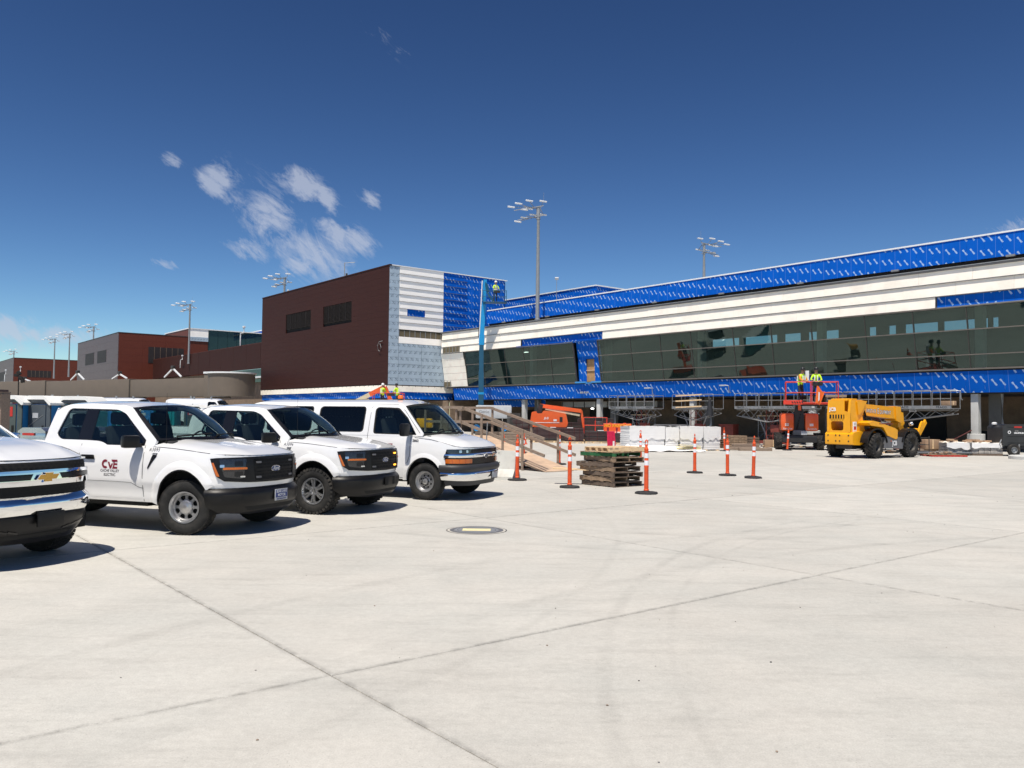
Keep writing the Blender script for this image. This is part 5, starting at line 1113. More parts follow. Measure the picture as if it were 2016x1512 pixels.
def upl(c0, c1, z0, z1, m, name, e=0.0): return Q.put(bx(U0-.15, c0+.004, z0+.004, U0+e, c1-.004, z1-.004, m), name, uvm=m in ('blue_wrap', 'grey_sheathing'))
zs = [4.83+.72*i for i in range(18)]
for z in zs:
    z1 = min(z+.715, 17.1)
    if z > 17: break
    upl(43.12, 44.3, z, z1, 'grey_sheathing', 'sheathing_panel', random.uniform(-.006, .004))
for i in range(6):
    z = 4.83+.72*i
    for c0, c1 in ((44.32, 47.1), (47.12, 50.05)): upl(c0, c1, z, z+.715, 'grey_sheathing', 'sheathing_panel', random.uniform(-.01, .004))
for i in range(9):
    z = 10.60+.725*i; z1 = min(z+.71, 17.1)
    if i == 2:
        upl(44.32, 45.3, z, z1, 'cream_cool', 'cream_board'); upl(47.5, 49.8, z, z1, 'cream_cool', 'cream_board'); upl(45.3, 47.5, z, z1, 'blue_wrap', 'recessed_panel', -.06)
    else: upl(44.32, 49.8, z, z1, 'cream_cool', 'cream_board')
    Q.put(bx(U0-.1, 44.3, z1-.002, U0+.07, 52.9 if i < 8 else 44.4, z1+.022, 'girt' if i % 1 == 0 else 'girt'), 'girt')
    for c0 in (49.82, 51.9, 54.0, 56.1):
        upl(c0, min(c0+2.08, 58.4), z, z1, 'blue_wrap', 'membrane_panel', -.02)
upl(49.82, 58.4, 9.2, 10.6, 'blue_wrap', 'membrane_panel', -.02)
upl(44.32, 50.2, 9.16, 9.84, 'cream_cool', 'cream_board')
stud_opening(Q, (U0-.2, 44.35, 9.88), (U0-.06, 50.2, 10.5), 9, 'c')
Q.put(bx(-107.45, 43.05, 17.12, -73.93, 43.35, 17.22, 'brown_metal'), 'coping'); Q.put(bx(-74.3, 43.36, 17.12, -73.93, 58.5, 17.22, 'coping_white'), 'coping'); Q.put(bx(-107.4, 43.36, 17.12, -74.3, 58.4, 17.16, 'roof_grey'), 'roof')
for a in range(-107, -74, 3): Q.put(bx(a-.4, 43.12, 4.18, min(a+2.58, -74.05), 43.2, 4.78, 'cream_board'), 'cream_board')
for c0, c1 in ((43.12, 46.1), (46.12, 49.1), (49.12, 51.2)): upl(c0, c1, 4.12, 4.74, 'cream_board', 'cream_board'); upl(c0, c1, 3.38, 4.10, 'blue_wrap', 'fascia_panel', -.1)
a = -107.3
while a < -74.3: Q.put(bx(a, 43.3, 3.45, a+1.02, 43.34, 4.16, 'blue_wrap'), 'fascia_panel', uvm=True); a += 1.03
for a in range(-107, -74, 1): Q.put(bx(a, 43.08, 4.72, a+.05, 43.11, 4.86, 'frame_dark'), 'hanger')
for i in range(8): Q.put(bx(U0, 44+i*.8, 4.68, U0+.03, 44.05+i*.8, 4.84, 'frame_dark'), 'hanger')
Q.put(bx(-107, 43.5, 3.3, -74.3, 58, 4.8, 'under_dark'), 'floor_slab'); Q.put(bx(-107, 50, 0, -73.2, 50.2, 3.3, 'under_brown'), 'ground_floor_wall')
for a in (-104, -94, -84, -75): mb = MB(); mb.bbox((a, 44, 1.65), (.5, .5, 3.3), 'concrete_grey', .02); Q.put(mb, 'column')
mb = MB(); mb.tube([(-75.0, 42.98, 9.35), (-75.7, 42.98, 9.3), (-76.0, 42.96, 8.9), (-75.8, 42.96, 8.4), (-75.4, 42.96, 8.3), (-75.25, 42.96, 8.7), (-75.5, 42.96, 9.1)], .035, 'galvanised', 6); Q.put(mb, 'coiled_cable')
mb = MB(); mb.cyl((-84.7, 43.5, 17.1), (-84.7, 43.5, 18.9), .05, 'mast_grey', 8); mb.bar((-84.7, 43.5, 18.85), (-82.3, 43.5, 18.6), .06, .06, 'light_grey_paint'); mb.cyl((-84.2, 43.5, 17.2), (-84.2, 43.5, 17.6), .12, 'frame_dark', 8); Q.put(mb, 'roof_lamp_arm')
mb = MB(); mb.lathe([(0, 17.5), (.12, 17.45), (.12, 17.3), (.04, 17.2)], 'fixture_white', (-99.6, 43.3, 0), n=10); Q.put(mb, 'roof_lamp')
# ---- far blocks
def metal_block(name, label, a0, a1, c0, c1, z, wins_n, wins_u, group=None):
    B = Bld(name, a1, c0, label, 'building', group); B.put(bx(a0+.1, c0+.1, 0, a1-.1, c1, z-.05, 'gap_black'), 'core')
    zz = 0.0
    while zz < z-.1:
        z1 = min(zz+1.5, z); n = 4; L = (a1-a0)/n
        for i in range(n): B.put(bx(a0+L*i+.006, c0, zz+.008, a0+L*(i+1)-.006, c0+.1, z1-.008, 'grey_metal'), 'wall_panel')
        L = (c1-c0)/3
        for i in range(3): B.put(bx(a1-.1, c0+.1+L*i+.006, zz+.008, a1, c0+.1+L*(i+1)-.006, z1-.008, 'red_metal'), 'wall_panel')
        zz = z1
    for w0, w1, y0, y1 in wins_n:
        o = B.put(bx(w0, c0-.04, y0, w1, c0+.02, y1, 'louver'), 'louver_vent')
    for w0, w1, y0, y1 in wins_u:
        o = B.put(bx(a1-.02, w0, y0, a1+.05, w1, y1, 'louver'), 'louver_vent')
        for k in range(1, 6): B.put(bx(a1+.05, w0+(w1-w0)*k/6-.03, y0, a1+.08, w0+(w1-w0)*k/6+.03, y1, 'under_brown'), 'louver_post', o).matrix_parent_inverse = Matrix.Identity(4)
    B.put(bx(a0-.05, c0-.05, z, a1+.05, c0+.15, z+.12, 'frame_dark'), 'coping'); B.put(bx(a1-.1, c0+.16, z, a1+.05, c1, z+.12, 'frame_dark'), 'coping'); B.put(bx(a0, c0+.15, z, a1-.1, c1, z+.05, 'roof_grey'), 'roof')
    return B
b1 = metal_block('terminal_block', 'grey and red metal clad block in the left distance, nearer of the two', -221.3, -183, 43.1, 57, 18.0, [(-212.7, -204.2, 12.4, 15.0), (-200.9, -192.9, 12.4, 15.0)], [(49, 56.2, 12.0, 15.4)])
b2_ = metal_block('terminal_block', 'farther grey and red block at the far left edge behind the boarding bridge', -352, -312, 42.0, 62, 18.9, [(-345, -330, 12, 15)], [(46, 53, 12.8, 15)])
def small_cam(B, a, c, z, k=1.0):
    mb = MB(); mb.tube([(a, c, z), (a, c, z+2.2*k), (a+1.6*k, c, z+2.3*k), (a+1.6*k, c, z+3.1*k)], .11*k, 'fixture_white', 6); mb.bbox((a+1.6*k, c, z+3.3*k), (.5*k, .4*k, .35*k), 'fixture_white', .05); B.put(mb, 'camera_bracket')
B3 = Bld('concourse_link', -125, 50, 'low brown and red metal link with green glass left of the tower block')
for i in range(13):
    a0 = -183+i*5.8; B3.put(bx(a0+.02, 50, 8.7, min(a0+5.76, -107.5), 50.2, 12.7, 'brown_metal'), 'wall_panel'); B3.put(bx(a0+.02, 56, 12.6, min(a0+5.76, -107.5), 56.2, 13.95, 'red_metal'), 'wall_panel')
B3.put(bx(-183, 50.1, 12.72, -107.5, 55.9, 12.78, 'red_metal'), 'roof_ledge'); B3.put(bx(-183, 50.6, 0, -107.5, 56, 8.6, 'under_brown'), 'lower_wall'); B3.put(bx(-150, 50.3, 6.6, -107.5, 50.5, 8.68, 'dark_green_glass'), 'glass_strip'); B3.put(bx(-150, 49.4, 7.2, -107.5, 50.2, 7.45, 'fixture_white'), 'ledge')
B3.put(bx(-200, 57.1, 0, -182.9, 61.3, 19.7, 'red_metal'), 'stair_core'); B3.put(bx(-183.0, 57.1, 18.1, -182.8, 61.3, 19.75, 'cream_cool'), 'cream_band'); B3.put(bx(-182.82, 57.1, 17.2, -182.75, 61.3, 18.1, 'grey_sheathing'), 'sheathing_band', uvm=True)
for i in range(7): B3.put(bx(-183.2, 61.4+i*2.1, 13.9, -183.0, 63.45+i*2.1, 19.75, 'dark_green_glass'), 'glass_panel')
B3.put(bx(-200, 61.4, 13, -183.4, 78, 19.7, 'gap_black'), 'core'); B3.put(bx(-200, 57, 19.78, -182.7, 78, 19.98, 'coping_white'), 'coping')
for i in range(30): B3.put(leaned(-212+i*2.06, -212+i*2.06+2.04, 20.1+i*.02, 79, 21.9+i*.035, 79, 'blue_wrap'), 'parapet_panel', uvm=True)
B3.put(leaned(-212, -150, 21.9, 78.9, 22.15, 78.9, 'coping_white', .3), 'coping')
small_cam(B3, -163, 49.5, 10.2, .7); small_cam(B3, -133, 49.8, 12.7, .9); small_cam(B3, -214, 30, 8.5, .9); small_cam(B3, -236, 30, 8.6, .9)
# ---- boarding bridge
P0 = Vector((-40.8, 113, 0)); P1 = Vector((-91.5, 148, 0)); dd = (P1-P0).normalized(); ang = math.atan2(dd.y, dd.x)
br = empty('boarding_bridge', P0, ang, 'long tan passenger boarding bridge spanning behind the parked vehicles', 'boarding bridge')
nseg = [(0, 18.2, 3.95, 6.45, 1.35), (18.0, 42.5, 3.8, 6.6, 1.5), (42.3, 82, 3.65, 6.75, 1.65)]
for s0, s1, z0, z1, hw in nseg:
    mb = MB(); mb.bbox(((s0+s1)/2, 0, (z0+z1)/2), (s1-s0, hw*2, z1-z0), 'bridge_tan', .06); t_ = mb.build('tunnel', br)
    mb = MB(); mb.b2((s1-.35, -hw-.06, z0-.1), (s1-.1, hw+.06, z1+.08), 'frame_dark'); mb.build('tunnel_collar', t_)
for s_, hh in ((7.5, 1.1), (21, .6), (33, 1.0), (50, .3), (62, .9), (69, 1.0)):
    mb = MB(); z = 6.5
    mb.bar((s_-2.0, 1.2, z+.2), (s_, 1.2, z+hh+.3), .18, .18, 'fixture_white'); mb.bar((s_+2.0, 1.2, z+.2), (s_, 1.2, z+hh+.3), .18, .18, 'fixture_white'); mb.bbox((s_, 1.2, z+hh+.45), (.5, .5, .5), 'frame_dark', .1); mb.build('roof_brace', br)
for s_ in (3, 36, 70):
    for y in (-1.2, 1.2): mb = MB(); mb.cyl((s_, y, 0), (s_, y, 4.0), .22, 'mast_grey', 10); mb.build('support_leg', br)
mb = MB(); mb.bbox((-1.0, 0, 5.35), (1.6, 3.2, 3.2), 'bridge_tan', .05); mb.build('end_frame', br)
mb = MB(); mb.lathe([(0, 6.9), (1.0, 6.9), (1.0, 3.9), (0, 3.9)], 'bridge_grey', (-2.7, 1.0, 0), n=24); mb.build('rotunda_glass', br)
mb = MB(); mb.lathe([(0, 6.75), (2.9, 6.75), (2.9, 3.9), (0, 3.9)], 'bridge_tan', (-7.0, 2.2, 0), n=32); mb.lathe([(0, 6.95), (3.1, 6.95), (3.1, 6.76), (0, 6.76)], 'fixture_white', (-7.0, 2.2, 0), n=32); mb.build('rotunda', br)
mb = MB(); mb.b2((-2.0, -1.7, 7.0), (-.2, 1.7, 7.25), 'fixture_white'); mb.build('roof_cap', br)
# ---- light masts
HEADS = [(-2.66, -.29), (-1.96, .12), (-.91, .47), (-1.38, -.33), (-.91, -.17), (.47, .64), (-.5, -.64), (-1.38, -.87), (.49, -.47), (-2.0, -1.14)]
def mast(x, y, z0, z1, label, flip=1, k=1.0, rz=0.0):
    r = empty('light_mast', (x, y, z0), rz, label, 'light mast', 'tall apron light masts'); H_ = z1-z0
    mb = MB(); mb.lathe([(0, 0), (.26*k, 0), (.26*k, .1), (.21*k, .12), (.13*k, H_), (.15*k, H_+.05), (0, H_+.06)], 'mast_grey', n=14); mb.build('pole', r)
    mb = MB()
    for zz, x0, x1 in ((H_-.05, -2.4, .5), (H_-1.0, -2.0, .5)): mb.bar((flip*x0*k, .3, zz-.2), (flip*x1*k, -.3, zz+.15), .07, .07, 'mast_grey'); mb.bar((flip*x0*.6*k, -1.0, zz-.1), (flip*.2*k, .5, zz), .06, .06, 'mast_grey')
    mb.lathe([(.19*k, H_-1.2), (.19*k, H_+.05)], 'mast_grey', n=10); mb.build('cross_arm', r)
    for i, (dx, dz) in enumerate(HEADS):
        yy = -1.2+.27*i; mb = MB(); q = Matrix.Rotation(R(12), 3, 'X')@Matrix.Rotation(R(8), 3, 'Y'); mb.bbox((flip*dx*k, yy, H_+dz), (.72*k, .50, .15), 'fixture_white', .04, rot=q); mb.bar((flip*dx*k, yy, H_+dz), (flip*dx*.45*k, yy*.3, H_-(.1 if dz > -.6 else 1.05)), .045, .045, 'mast_grey'); mb.build('floodlight', r)
    mb = MB(); mb.cyl((flip*.5*k, -.3, H_+.6), (flip*.5*k, -.3, H_+1.4), .012, 'mast_grey', 5); mb.build('lightning_rod', r)
    return r
def mpx(px, ptop, pbase, Y, label, flip=1, k=1.0, rz=0.0):
    hz = 804.5+(px+302)*.01; x = (px-1008)/1631*Y; mast(x, Y, 1.8+(hz-pbase)/1631*Y, 1.8+(hz-ptop)/1631*Y, label, flip, k, rz)
mpx(1057, 405, 629, 80.5, 'tallest light mast, grey with ten floodlights, behind the cream roof edge')
mpx(1386, 478, 560, 93, 'grey light mast with heads pointing right above the blue parapet', -1, .85)
mpx(370, 599, 716, 155, 'grey light mast standing against the red block left of the tower')
mpx(556, 546, 600, 123, 'light mast whose head shows over the brown roof of the tower block', k=.95)
mpx(134, 657, 742, 217, 'right one of the two thin masts before the farthest red block'); mpx(105, 667, 745, 233, 'left one of the two thin masts before the farthest red block')
mpx(181, 643, 700, 198, 'light mast rising over the grey metal block'); mpx(25, 691, 720, 282, 'farthest and smallest light mast at the left edge')
mb = MB(); mb.cyl((0, 0, 0), (0, 0, 4), .03, 'mast_grey', 6); mb.bbox((0, 0, 4.1), (.45, .2, .3), 'fixture_white', .03, rot=Matrix.Rotation(R(25), 3, 'X'))
r_ = tag(mb.build('roof_antenna'), 'small white panel on a thin stalk above the rear blue roof', 'antenna'); r_.location = (5.2, 98, 14.0)
# ------------------------------------------------------------------ things on the apron
def X(px, Y): return (px-1008)/1631*Y
# ---- channelizer posts
def channelizer():
    r = empty('channelizer_post'); m = MB(); m.lathe([(0, 0), (.27, 0), (.27, .03), (.25, .05), (.08, .055), (.065, .075), (0, .075)], 'base_rubber', n=8, sm=False); m.build('base', r)
    m = MB(); m.lathe([(.06, .06), (.062, .10), (.053, .11), (.052, .62), (.056, .63), (.056, .65), (.050, .66), (.049, 1.02), (.054, 1.03), (.054, 1.045), (.035, 1.07), (.03, 1.10), (.034, 1.14), (.02, 1.15), (0, 1.15)], 'orange_plastic', n=18); m.build('post', r)
    for z in (.72, .89):
        m = MB(); m.lathe([(.051, z-.055), (.0515, z-.055), (.0515, z+.055), (.051, z+.055)], 'reflective', n=18); m.build('reflective_band', r)
    m = MB(); m.tube([(-.028, 0, 1.13), (-.030, 0, 1.20), (-.02, 0, 1.24), (0, 0, 1.255), (.02, 0, 1.24), (.030, 0, 1.20), (.028, 0, 1.13)], .013, 'orange_plastic', 8); m.build('grab_loop', r); return r
CH = channelizer(); _ch = [(3.16, 19.42, 'nearest orange post, in front of the right end of the pallet stack', (0, 0)), (1.47, 20.85, 'orange post between the foot of the wooden ramp and the pallet stack', (0, 0)), (.17, 23.02, 'orange post with white bands in front of the concrete barrier end', (0, 0)),
       (5.91, 26.75, 'leftmost of the three orange posts in the open, right of the pallets', (0, 0)), (6.69, 25.7, 'middle one of the three orange posts in the open', (0, 0)), (7.21, 24.75, 'rightmost of the three orange posts in the open, leaning slightly', (0, R(-3.5))),
       (1.77, 30.65, 'orange post seen behind the end of the ramp handrail', (0, 0)), (5.12, 32.9, 'orange post behind the pallet stack before the white wrapped boards', (0, 0)), (.42, 28.6, 'orange post seen through the ramp railing', (0, 0)),
       (11.44, 44.5, 'far orange post beside the old pallets right of the white boards', (0, R(2))), (15.35, 46.2, 'far orange post leaning beside the wheel of the orange lift', (0, R(-5)))]
for i, (x, y, lab, rot) in enumerate(_ch):
    o = CH if i == 0 else copy_tree(CH); o.location = (x, y, 0); o.rotation_euler = (rot[0], rot[1], R(20*i)); tag(o, lab, 'traffic post', 'orange channelizer posts on the apron')
# ---- pallets
def pallet(mt, sd, mt2=None):
    rn = random.Random(sd); r = empty('wooden_pallet'); mt2 = mt2 or mt
    for i, y in enumerate((-.49, 0, .49)):
        m = MB(); m.b2((-.6, y-.02, .018), (.6, y+.02, .105), mt2); m.build('stringer', r)
    for i in range(7):
        x = -.55+i*1.1/6+rn.uniform(-.01, .01); w_ = rn.uniform(.085, .13); m = MB(); m.box((x, rn.uniform(-.006, .006), .116), (w_, 1.03, .016), mt); m.build('deck_board', r)
    for i in range(4):
        x = -.54+i*1.08/3; m = MB(); m.box((x, 0, .009), (.11, 1.02, .016), mt); m.build('bottom_board', r)
    return r
pm = [('pallet_old', 'lowest pallet of the stack beside the orange posts'), ('pallet_wood', 'second pallet from the bottom of the stack'), ('pallet_old', 'third pallet from the bottom, dark ends'), ('pallet_wood', 'fourth pallet from the bottom of the stack'),
      ('pallet_old', 'weathered grey pallet in the middle of the stack, sticking out'), ('pallet_wood', 'brown pallet under the green edged one'), ('pallet_green', 'pallet with a dark green painted side, second from the top'), ('pallet_new', 'pale new pallet on top of the stack')]
for i, (mt_, lab) in enumerate(pm):
    o = pallet('pallet_wood' if mt_ == 'pallet_green' else mt_, i, 'pallet_green' if mt_ == 'pallet_green' else None)
    off = [(0, 0), (-.05, .03), (.02, -.04), (-.04, .03), (-.13, .07), (.05, .02), (-.03, .05), (.08, .03)][i]
    o.location = (2.634+off[0], 21.78+off[1], .126*i); o.rotation_euler = (R([0, 0, .6, 0, -.8, .4, 0, .5][i]), R([0, .3, -.4, .4, .5, -.3, 0, .3][i]), R(128+[0, 3, -3, 4, 8, -2, 5, -5][i]+(90 if i == 7 else 0))); tag(o, lab, 'pallet', 'pallets of the near stack')
m = MB(); m.box((0, 0, 0), (1.3, .26, .03), 'pallet_new'); o = tag(m.build('loose_board'), 'pale loose board sticking out of the left side of the pallet stack', 'board'); o.location = (1.75, 21.9, .395); o.rotation_euler = (0, R(2), R(-8))
# ---- wooden ramp with railings: x along the slope from the foot, y to the far side
rp = empty('wooden_ramp', (1.10, 26.4, 0), math.atan2(.78, -.626), 'grey timber ramp with handrails and plywood deck behind the concrete barrier', 'ramp')
LR, HR_, WR = 4.6, 1.02, 1.22
def dz(x): return max(0, min(HR_, x*HR_/LR))
for i in range(4):
    x0, x1 = i*1.16, min((i+1)*1.16, LR); m = MB(); m.bar((x0+.004, -WR/2, dz(x0)+.012), (x1-.004, -WR/2, dz(x1)+.012), WR, .022, 'plywood', up=(0, 0, 1)); m.build('deck_sheet', rp)
m = MB(); m.bar((LR+.9, -WR/2, HR_+.012), (LR+.01, -WR/2, HR_+.012), WR, .022, 'plywood'); m.build('landing_deck', rp); m = MB(); m.bar((LR+2.4, -WR/2, HR_+.012), (LR+.91, -WR/2, HR_+.012), WR, .022, 'plywood'); m.build('landing_deck', rp)
for y in (-.03, -WR+.03):
    m = MB(); m.prism([(.12, .0), (LR, 0.0+HR_-.2), (LR, HR_), (.05, .0)], y-.02, y+.02, 'wood_grey'); m.build('stringer', rp)
    m = MB(); m.b2((LR, y-.02, HR_-.2), (LR+2.4, y+.02, HR_), 'wood_grey'); m.build('joist', rp)
def rail(y, h, x0, x1, lx=0): 
    m = MB(); m.bar((x0, y, dz(x0)+h), (LR, y, dz(LR)+h), .045, .095, 'wood_grey'); m.build('handrail', rp)
    m = MB(); m.bar((LR, y, HR_+h), (LR+x1, y, HR_+h), .045, .095, 'wood_grey'); m.build('handrail', rp)
for y, s in ((.06, 1), (-WR-.06, -1)):
    rail(y, 1.05, 0.0, 2.4); rail(y, .52, 0.0, 2.4)
    for i, x in enumerate((.05 if s < 0 else 1.05, 1.75 if s < 0 else 2.1, 3.3, LR-.02, LR+1.2, LR+2.3) if s > 0 else (.9, 2.3, LR-.05, LR+1.2, LR+2.3)):
        m = MB(); m.b2((x-.045, y-.02+s*.045, 0.0), (x+.045, y+.02+s*.045, dz(x)+1.10), 'wood_grey'); m.build('post', rp)
m = MB(); m.cyl((3.0, .15, 0), (2.9, .15, 1.55), .02, 'galvanised', 8); m.build('steel_prop', rp)
m = MB(); m.box((LR-.1, .14, HR_+1.0), (.26, .12, .14), 'wood_grey'); m.build('post_block', rp)
# ---- concrete barrier
jb = empty('concrete_barrier', (-.08, 23.35, 0), R(158), 'white concrete barrier with holes behind the van bumper at the ramp', 'barrier')
prof = [(-.30, 0), (-.30, .09), (-.14, .30), (-.08, .81), (.08, .81), (.14, .30), (.30, .09), (.30, 0)]
m = MB(); P = []; n = 9
for k in range(n+1):
    x = -.25+3.0*k/n
    for (y, z) in prof: P.append((x, y+random.uniform(-.004, .004), z+(random.uniform(-.006, .004) if z > 0 else 0)))
L8 = len(prof); m.add(P, [(k*L8+i, k*L8+i+1, (k+1)*L8+i+1, (k+1)*L8+i) for k in range(n) for i in range(L8-1)]+[tuple(range(L8))[::-1], tuple(n*L8+i for i in range(L8))], 'barrier_white'); m.build('body', jb)
for x, z in ((.25, .74), (.45, .74), (.22, .48), (.36, .48)): m = MB(); m.cyl((x, .115 if z < .6 else .095, z), (x, .125 if z < .6 else .10, z), .014, 'gap_black', 8); m.build('bolt_hole', jb)
m = MB(); m.tube([(-.26, -.03, .2), (-.33, 0, .2), (-.26, .03, .2)], .012, 'frame_dark', 6); m.build('pin_loop', jb)
# ---- manhole
mh = empty('manhole_cover', (-.53, 13.02, 0), 0, 'round manhole cover with a yellow patch set in the concrete', 'manhole cover')
m = MB(); m.lathe([(.42, .003), (.42, .006), (.36, .008), (.355, .002)], 'grey_paint', n=40); m.lathe([(.42, .0035), (.46, .0035)], 'concrete_light', n=40); m.lathe([(.46, .003), (.475, .003)], 'frame_dark', n=40); m.build('ring', mh)
m = MB(); m.lathe([(.35, .002), (.35, .007), (0, .007)], 'mast_grey', n=40, sm=False)
for rr_ in (.12, .22, .30): m.lathe([(rr_-.006, .0078), (rr_+.006, .0078)], 'grey_paint', n=36)
m.build('lid', mh); m = MB(); m.box((0, .0, .0085), (.44, .24, .004), 'board_yellow'); m.build('yellow_patch', mh)
# ---- pebbles and grit
m = MB(); rn = random.Random(3)
for i in range(110):
    Y = rn.uniform(2.9, 22)**1.0; x = rn.uniform(-.62, .62)*Y
    if x < -.30*Y and Y > 8: continue
    s = rn.uniform(.002, .006)*(1+Y*.04); bm = bmesh.new(); bmesh.ops.create_icosphere(bm, subdivisions=1, radius=s); vs = [Vector((x+v.co.x*rn.uniform(.8, 1.6), Y+v.co.y*rn.uniform(.8, 1.5), max(0, v.co.z*.7+s*.4))) for v in bm.verts]; bm.verts.index_update()
    m.add(vs, [[v.index for v in f.verts] for f in bm.faces], rn.choice(['wood_grey', 'frame_dark', 'masonry', 'masonry'])); bm.free()
tag(m.build('gravel_specks'), 'scattered specks of grit and small stones on the concrete', 'grit', kind='stuff')
# ---- people
def person(loc, rz, label, shirt='hivis', hat='helmet_white', pose='stand', sc=1.0, vest=None):
    r = empty('person', loc, rz, label, 'person')
    hip = .93; A = {'stand': ((.28, .18, 1.12), (.30, -.16, 1.10), (.14, .24, 1.22), (.13, -.23, 1.20)), 'lean': ((.36, .12, 1.12), (.38, -.10, 1.16), (.20, .27, 1.18), (.22, -.26, 1.2)), 'up': ((.30, .12, 1.75), (.3, -.22, 1.1), (.2, .26, 1.52), (.1, -.26, 1.2))}[pose]
    lean = .10 if pose == 'lean' else .02
    V = [(0, 0, hip), (0, 0, 1.12), (lean*.6, 0, 1.30), (lean, 0, 1.45), (lean+.02, 0, 1.54), (lean+.035, 0, 1.66), (lean+.03, 0, 1.75),
         (lean, .17, 1.42), A[2], A[0], (lean, -.17, 1.42), A[3], A[1], (0, .10, .88), (.02, .12, .50), (-.01, .13, .09), (.12, .14, .04), (0, -.10, .88), (.03, -.12, .50), (0, -.13, .09), (.13, -.14, .04)]
    E_ = [(0, 1), (1, 2), (2, 3), (3, 4), (4, 5), (5, 6), (3, 7), (7, 8), (8, 9), (3, 10), (10, 11), (11, 12), (0, 13), (13, 14), (14, 15), (15, 16), (0, 17), (17, 18), (18, 19), (19, 20)]
    Rr = [.14, .135, .15, .12, .055, .09, .085, .07, .048, .038, .07, .048, .038, .09, .065, .045, .04, .09, .065, .045, .04]
    h0 = len(V)
    for s_, wi in ((1, 9), (-1, 12)):                    # hands: four fingers and a thumb
        w0 = Vector(V[wi]); p = w0+Vector((.06, 0, -.01)); V.append(tuple(p)); Rr.append(.034); E_.append((wi, len(V)-1)); pi_ = len(V)-1
        for k in range(4): V.append(tuple(p+Vector((.07-.005*abs(k-1), (k-1.5)*.021, -.02)))); Rr.append(.011); E_.append((pi_, len(V)-1))
        V.append(tuple(p+Vector((.01, -s_*.05, .01)))); Rr.append(.012); E_.append((pi_, len(V)-1))
    me = bpy.data.meshes.new('body'); me.from_pydata(V, E_, []); o = bpy.data.objects.new('body', me); COL.objects.link(o)
    md = o.modifiers.new('s', 'SKIN'); sv = me.skin_vertices[0].data
    for i, q in enumerate(Rr): sv[i].radius = (q, q*(.85 if i > 6 else 1.0)); 
    for i in (1, 2): sv[i].radius = (.17, .11)
    sv[0].radius = (.16, .12); sv[0].use_root = True; md2 = o.modifiers.new('d', 'SUBSURF'); md2.levels = 1; md2.render_levels = 1
    dg = bpy.context.evaluated_depsgraph_get(); dg.update(); me2 = bpy.data.meshes.new_from_object(o.evaluated_get(dg)); me2.name = 'body'; bpy.data.objects.remove(o)
    for k in ('skin', vest or shirt, 'work_trousers', 'wood_grey', shirt): me2.materials.append(MT[k])
    for p in me2.polygons:
        c_ = p.center; p.use_smooth = True; out = abs(c_.y) > .2
        p.material_index = 3 if c_.z < .12 else 2 if c_.z < .95 else 0 if (c_.z > 1.49 and abs(c_.y) < .14) or (Vector(c_)-Vector(A[0])).length < .11 or (Vector(c_)-Vector(A[1])).length < .11 else 4 if out else 1
    o = bpy.data.objects.new('body', me2); COL.objects.link(o); o.parent = r; hx = lean+.035
    m = MB(); m.bbox((hx+.095, 0, 1.655), (.03, .03, .05), 'skin', .01); m.build('nose', o)
    m = MB(); m.bbox((hx+.085, .035, 1.685), (.014, .03, .014), 'gap_black', .004); m.bbox((hx+.085, -.035, 1.685), (.014, .03, .014), 'gap_black', .004); m.build('eyes', o)
    m = MB(); m.lathe([(.115, 1.705), (.118, 1.73), (.112, 1.79), (.085, 1.835), (.04, 1.855), (0, 1.86)], hat, (hx-.005, 0, 0), n=18); m.lathe([(.15, 1.70), (.118, 1.712)], hat, (hx+.01, 0, 0), n=18); m.build('hard_hat', r)
    m = MB()
    for y in (-.07, .07): m.b2((lean+.10, y-.02, 1.05), (lean+.155, y+.02, 1.42), 'reflective'); m.b2((-.155, y-.02, 1.05), (-.12, y+.02, 1.42), 'reflective')
    m.lathe([(.185, 1.08), (.185, 1.13)], 'reflective', n=16); m.build('reflective_stripes', r)
    r.scale = (sc, sc, sc); return r
# ---- generic bits for machines
def big_tyre(parent, loc, R_, W_, rz=0.0, rim='frame_dark', nb=22, lugs=True, side=1):
    w = empty('wheel', loc, rz); w.parent = parent; m = MB(); k = R_
    m.lathe([(k*.52, -W_*.42), (k*.62, -W_*.5), (k*.86, -W_*.48), (k*.95, -W_*.4), (k*.95, W_*.4), (k*.86, W_*.48), (k*.62, W_*.5), (k*.52, W_*.42)], 'tread_rubber', axis='Y', n=36)
    if lugs:
        for i in range(nb):
            for s in (-1, 1):
                t = 2*math.pi*(i+(.5 if s > 0 else 0))/nb; q = Matrix.Rotation(-t, 3, 'Y')@Matrix.Rotation(s*R(38), 3, 'X'); m.box((k*.955*math.cos(t), s*W_*.24, k*.955*math.sin(t)), (k*.09, W_*.58, k*.085), 'tread_rubber', rot=q)
    m.build('tyre', w); m = MB()
    m.lathe([(k*.52, W_*.42), (k*.50, W_*.44), (k*.47, W_*.2), (k*.42, W_*.05), (k*.2, W_*.02), (k*.18, W_*.2), (0, W_*.22)], rim, axis='Y', n=28); m.lathe([(k*.52, -W_*.42), (k*.50, -W_*.44), (k*.47, -W_*.2), (k*.42, -W_*.05), (k*.2, -W_*.02), (k*.18, -W_*.2), (0, -W_*.22)], rim, axis='Y', n=28)
    for i in range(8):
        a = R(45*i)
        for s in (-1, 1): m.cyl((k*.28*math.cos(a), s*W_*.02, k*.28*math.sin(a)), (k*.28*math.cos(a), s*W_*.12, k*.28*math.sin(a)), .018, 'mast_grey', 6)
    m.build('rim', w); return w
